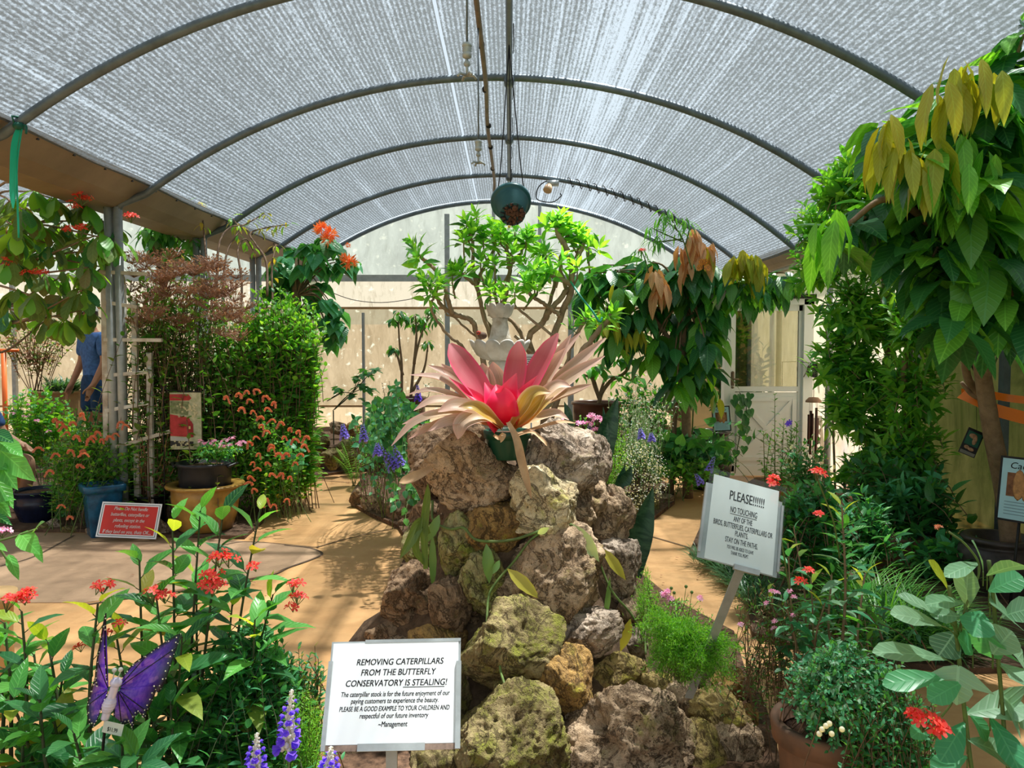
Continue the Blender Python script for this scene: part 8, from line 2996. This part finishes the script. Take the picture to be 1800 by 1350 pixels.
for x, y in ((1445, 1282), (1452, 1276), (1458, 1272), (1462, 1290), (1480, 1282), (1440, 1290)):
    b = MB()
    ball(b, P(x, y, 1.98), .0075, 10, 7)
    b.build('white_flower_ball', M['white_petal'], t)
t, tips, r = bush('small_leaf_bush', 'spreading small-leaved bush at the bottom edge next to the terracotta pot', 'bush', V(P(1570, 1350, 2.05)[0], 2.05, .03), P(1565, 1270, 2.05), pxr(95, 95, 2.05, .75), 130, 18, .032, .014, ['lf_bluegreen', 'lf_jat', 'lf_jat_dark'], 'twig', 151, mis=((0, 4), (1, 3), (2, 3)), t0=.25, r=.0022, spread=.08, shape='ovate', zmin=.25)
t, tips, r = bush('pink_weed', 'thin brown weed with faint pink blooms behind the terracotta pot', 'plant', V(P(1345, 1150, 2.7)[0], 2.7, .03), P(1345, 1090, 2.7), pxr(70, 85, 2.7, .6), 70, 14, .032, .009, ['lf_olive', 'lf_mid', 'seed'], 'twig', 152, mis=((0, 3), (1, 2), (2, 1)), t0=.3, r=.002, shape='lance', zmin=.1)
for k in range(9):
    flower_cluster(t, P(r.uniform(1300, 1400), r.uniform(1030, 1110), 2.6), .010, 5, .009, r, M['pink'], name='pale_bloom')
# upright red-flowered plants before the PLEASE sign
Yr = 2.5
t, r = stemmed('jatropha_shrub', 'tall grey-green leafy stem rising beside the tilted white notice', 'shrub', P(1478, 1300, Yr) * (1, 1, 0), [((1478, 1180), (1480, 892), 0, 34), ((1470, 1200), (1462, 1010), .1, 18), ((1500, 1200), (1520, 1010), .15, 16)], Yr, .105, .034, ['lf_grey', 'lf_bluegreen', 'lf_jat', 'lf_young'], 'bark', 153, ((0, 3), (1, 3), (2, 3)), ((3, 2), (2, 1)), 'lance', .3, 70, 22, .05, .007)
for x, y, s in ((1435, 832, .022),):
    flower_cluster(t, P(x, y, 2.35), s, 12, .017, r, label='red flower head on a long bare stalk')
    b = MB()
    tube(b, smooth_path([P(1437, 842, 2.35), P(1450, 875, 2.38), P(1466, 920, 2.42), P(1476, 980, 2.48)], 5), .0028, 5)
    b.build('flower_stalk', M['stem'], t)
t, r = stemmed('jatropha_shrub', 'shorter leafy shrub with two red blooms at the foot of the tilted notice', 'shrub', P(1420, 1300, 2.6) * (1, 1, 0), [((1425, 1200), (1425, 1015), 0, 18), ((1400, 1200), (1385, 955), .1, 18), ((1440, 1200), (1450, 1060), -.1, 14), ((1395, 1200), (1380, 1060), 0, 14), ((1410, 1200), (1395, 925), .2, 16), ((1370, 1200), (1350, 1040), .2, 12)], 2.6, .10, .036, ['lf_grey', 'lf_bluegreen', 'lf_jat_dark', 'lf_young'], 'bark', 154, ((0, 2), (1, 3), (2, 3)), ((3, 1), (1, 2)), 'lance', .3, 70, 16, .05, .006)
for x, y, s in ((1420, 1004, .014), (1406, 1022, .015), (1356, 850, .020), (1362, 842, .012), (1440, 905, .012)):
    flower_cluster(t, P(x, y, 2.5), s, 7, .016, r)
b = MB()
tube(b, smooth_path([P(1357, 858, 2.5), P(1370, 930, 2.55), P(1390, 1050, 2.6)], 5), .003, 5)
b.build('flower_stalk', M['stem'], t)

# large pale-leaved plant at the near corner
Yb_ = 1.85
ST, LV = MB(), MB()
r = rnd(160)
for pts, w in (([(1715, 1420), (1705, 1330), (1690, 1200), (1682, 1120), (1668, 1030)], 6.5), ([(1775, 1420), (1765, 1280), (1755, 1160), (1745, 1040), (1738, 985)], 6), ([(1682, 1120), (1700, 1060), (1722, 1000), (1700, 960), (1668, 935)], 3.2), ([(1690, 1180), (1676, 1230), (1655, 1260)], 3)):
    q = [P(x, y, Yb_) for x, y in pts]
    if pts[0][1] > 1400:
        q = [q[0] * (1, 1, 0) + V(0, 0, .03)] + q
    tube(ST, smooth_path(q, 6), w * Yb_ / FPX * .6, 7)
lv = [((1668, 1040), (1645, 985), 24, 3), ((1700, 1068), (1695, 1003), 48, 0), ((1735, 1012), (1800, 980), 40, 0), ((1728, 1005), (1722, 948), 22, 0), ((1738, 1040), (1795, 1010), 50, 1), ((1740, 1060), (1788, 1085), 60, 0), ((1690, 1085), (1640, 1075), 40, 0), ((1660, 1090), (1585, 1038), 34, 0), ((1655, 1100), (1577, 1070), 40, 0), ((1725, 1075), (1715, 1110), 55, 1), ((1760, 1085), (1810, 1065), 52, 0), ((1680, 1110), (1652, 1150), 55, 0), ((1665, 1160), (1553, 1130), 40, 0), ((1668, 1190), (1556, 1195), 42, 1), ((1685, 1170), (1680, 1240), 62, 0), ((1730, 1110), (1740, 1165), 60, 1), ((1752, 1120), (1812, 1165), 58, 0), ((1755, 1165), (1815, 1200), 55, 0), ((1700, 1255), (1805, 1232), 60, 0), ((1695, 1240), (1745, 1300), 40, 1), ((1700, 1300), (1790, 1330), 50, 0), ((1695, 1270), (1660, 1330), 44, 1), ((1745, 1150), (1775, 1110), 60, 0), ((1690, 1200), (1640, 1225), 40, 1), ((1760, 1220), (1820, 1280), 60, 0), ((1710, 1150), (1690, 1120), 52, 1), ((1740, 1260), (1800, 1350), 55, 1), ((1640, 1265), (1610, 1290), 30, 1), ((1700, 1330), (1640, 1352), 40, 1), ((1695, 1060), (1640, 1048), 34, 0), ((1720, 990), (1672, 1000), 30, 0)]
for (x0, y0), (x1, y1), w, mi in lv:
    dy0, dy1 = r.uniform(-.04, .04), r.uniform(-.12, .02)
    a_, c_ = P(x0, y0, Yb_ + dy0), P(x1, y1, Yb_ + dy1)
    shp = 'lobed' if w >= 58 and r.random() < .5 else 'obov'
    leaves(LV, a_, c_ - a_, unit(V(r.normal(0, .3), -.55, .8)), np.linalg.norm(c_ - a_) * 1.04, w * Yb_ / FPX * (1.5 if shp == 'lobed' else 1.05), shp, .14, .1, .03, mi)
    st_ = P(min(max(x0, 1685), 1755) , y0 + 25, Yb_)
    tube(ST, smooth_path([st_, (st_ + a_) / 2 + V(0, 0, .008), a_], 3), .0022, 4)
t = plant('pale_leaf_plant', 'near plant with large pale grey-green leaves and one red flower head', 'plant', P(1715, 1420, Yb_) * (1, 1, 0) + V(0, 0, .03), LV, ST, [M['lf_grey'], M['lf_bluegreen'], M['lf_jat'], M['lf_young']], M['stem'])
for x, y, s in ((1622, 1266, .026), (1645, 1282, .020), (1608, 1258, .014)):
    flower_cluster(t, P(x, y, 1.72), s, 11, .020, r)
flower_cluster(t, P(1650, 928, 1.85), .008, 6, .007, r, M['coral'], name='bud_cluster')

# grasses along the right bed
LV = MB()
r = rnd(170)
for x, y, Y, L in ((1530, 1040, 4.0, .36), (1560, 1020, 4.1, .40), (1590, 1040, 4.0, .34), (1510, 1010, 4.4, .36), (1545, 1060, 3.8, .30), (1620, 1060, 3.9, .32)):
    blades(LV, V(P(x, y, Y)[0], Y, .03), 130, L * 1.3, .008, r, .10, .9, 0, (.5, 1.2))
plant('grass_clump', 'soft fountain-like grass clump in the bed below the small-leaved tree', 'grass', V(P(1550, 1040, 4)[0], 4, .03), LV, None, [M['lf_grass']], None, fname='blade_tuft')
LV = MB()
for k in range(22):
    x = r.uniform(1490, 1680)
    Y = G(x, 1172, .03)[1] + r.uniform(.1, .5)
    blades(LV, V(P(x, 1100, Y)[0], Y, .03), 60, .30, .009, r, .07, .9, 0, (.6, 1.2))
tag(LV.build('lilyturf_border', [M['lf_lirio']], origin=(2.0, 3.8, .03)), 'dark lilyturf border along the path edge behind the pale-leaved plant', 'grass', kind='stuff')
LV = MB()
for k in range(34):
    g_ = G(*[(1222, 985), (1240, 1000), (1262, 1012), (1285, 1030), (1305, 1050), (1318, 1070)][k % 6], .03) + V(r.uniform(.02, .25), r.uniform(-.08, .12), 0)
    blades(LV, g_, 46, .17, .006, r, .06, 1.0, 0, (.4, 1.1))
tag(LV.build('lilyturf_edging', [M['lf_lirio']], origin=(1.25, 4.7, .03)), 'short dark lilyturf tufts edging the path under the tilted notice', 'grass', kind='stuff')
# leafy filling of the shaded right bed
def fill(lab, px, py, Y, rx, ry, seed, ns, L=.12, Wd=.045, lm=('lf_jat_dark', 'lf_jat', 'lf_bluegreen'), mis=((0, 3), (1, 2), (2, 2)), cat='shrub', nm='leafy_shrub', ky=.6, sh='ovate', nl=14):
    g_ = P(px, py, Y) * (1, 1, 0) + V(0, 0, .03)
    return bush(nm, lab, cat, g_, P(px, py, Y), pxr(rx, ry, Y, ky), ns, nl, L, Wd, list(lm), 'twig', seed, mis=mis, t0=.2, spread=.2, zmin=.06, shape=sh)


fill('mid-green leafy bush behind the tilted white notice', 1420, 900, 4.6, 62, 62, 171, 80, .11, .045)
fill('narrow-leaved bush between the grass clump and tall grey-green stem', 1500, 930, 4.9, 60, 70, 172, 80, .12, .036, sh='lance')
fill('drooping broad-leaved bush at the foot of the small-leaved tree', 1600, 905, 5.4, 62, 78, 173, 80, .17, .065, ('lf_dark', 'lf_jat_dark', 'lf_bluegreen'))
fill('low leafy bush in a red-brown trough by the side wall', 1660, 985, 5.0, 60, 40, 174, 40, .12, .05)
fill('ferny dark bush under the grey-green stem, near the path', 1480, 1090, 3.3, 70, 62, 175, 60, .07, .02, ('lf_mid', 'lf_jat_dark', 'lf_bluegreen'), sh='lance')
c = V(P(1640, 1015, 5.2)[0], 5.2, 0)
b = MB()
box(b, c + V(0, 0, .12), (.9, .28, .24))
t = thing('planter_trough', 'red-brown planter trough low against the side wall', 'planter', c)
b.build('body', plain('trough_brown', (.14, .055, .03), .6, 0, .15, 6, .1), t, smooth=False)
b = MB()
box(b, c + V(0, 0, .245), (.84, .22, .02))
b.build('potting_soil', M['mulch'], t, smooth=False)
# fallen leaves and bits on the path
LV = MB()
r = rnd(180)
n_ = 150
pp = np.stack([r.uniform(-3.2, 2.4, n_), r.uniform(2.6, 9, n_), np.full(n_, .012)], -1)
leaves(LV, pp, np.stack([r.normal(0, 1, n_), r.normal(0, 1, n_), np.full(n_, .05)], -1), (0, 0, 1), r.uniform(.012, .035, n_), .012, 'ovate', -.1, .3, 0, 0)
tag(LV.build('fallen_leaves', [M['seed']], origin=(0, 5, .012)), 'scattered dry bits of leaf lying on the tan path', 'leaf litter', kind='stuff')
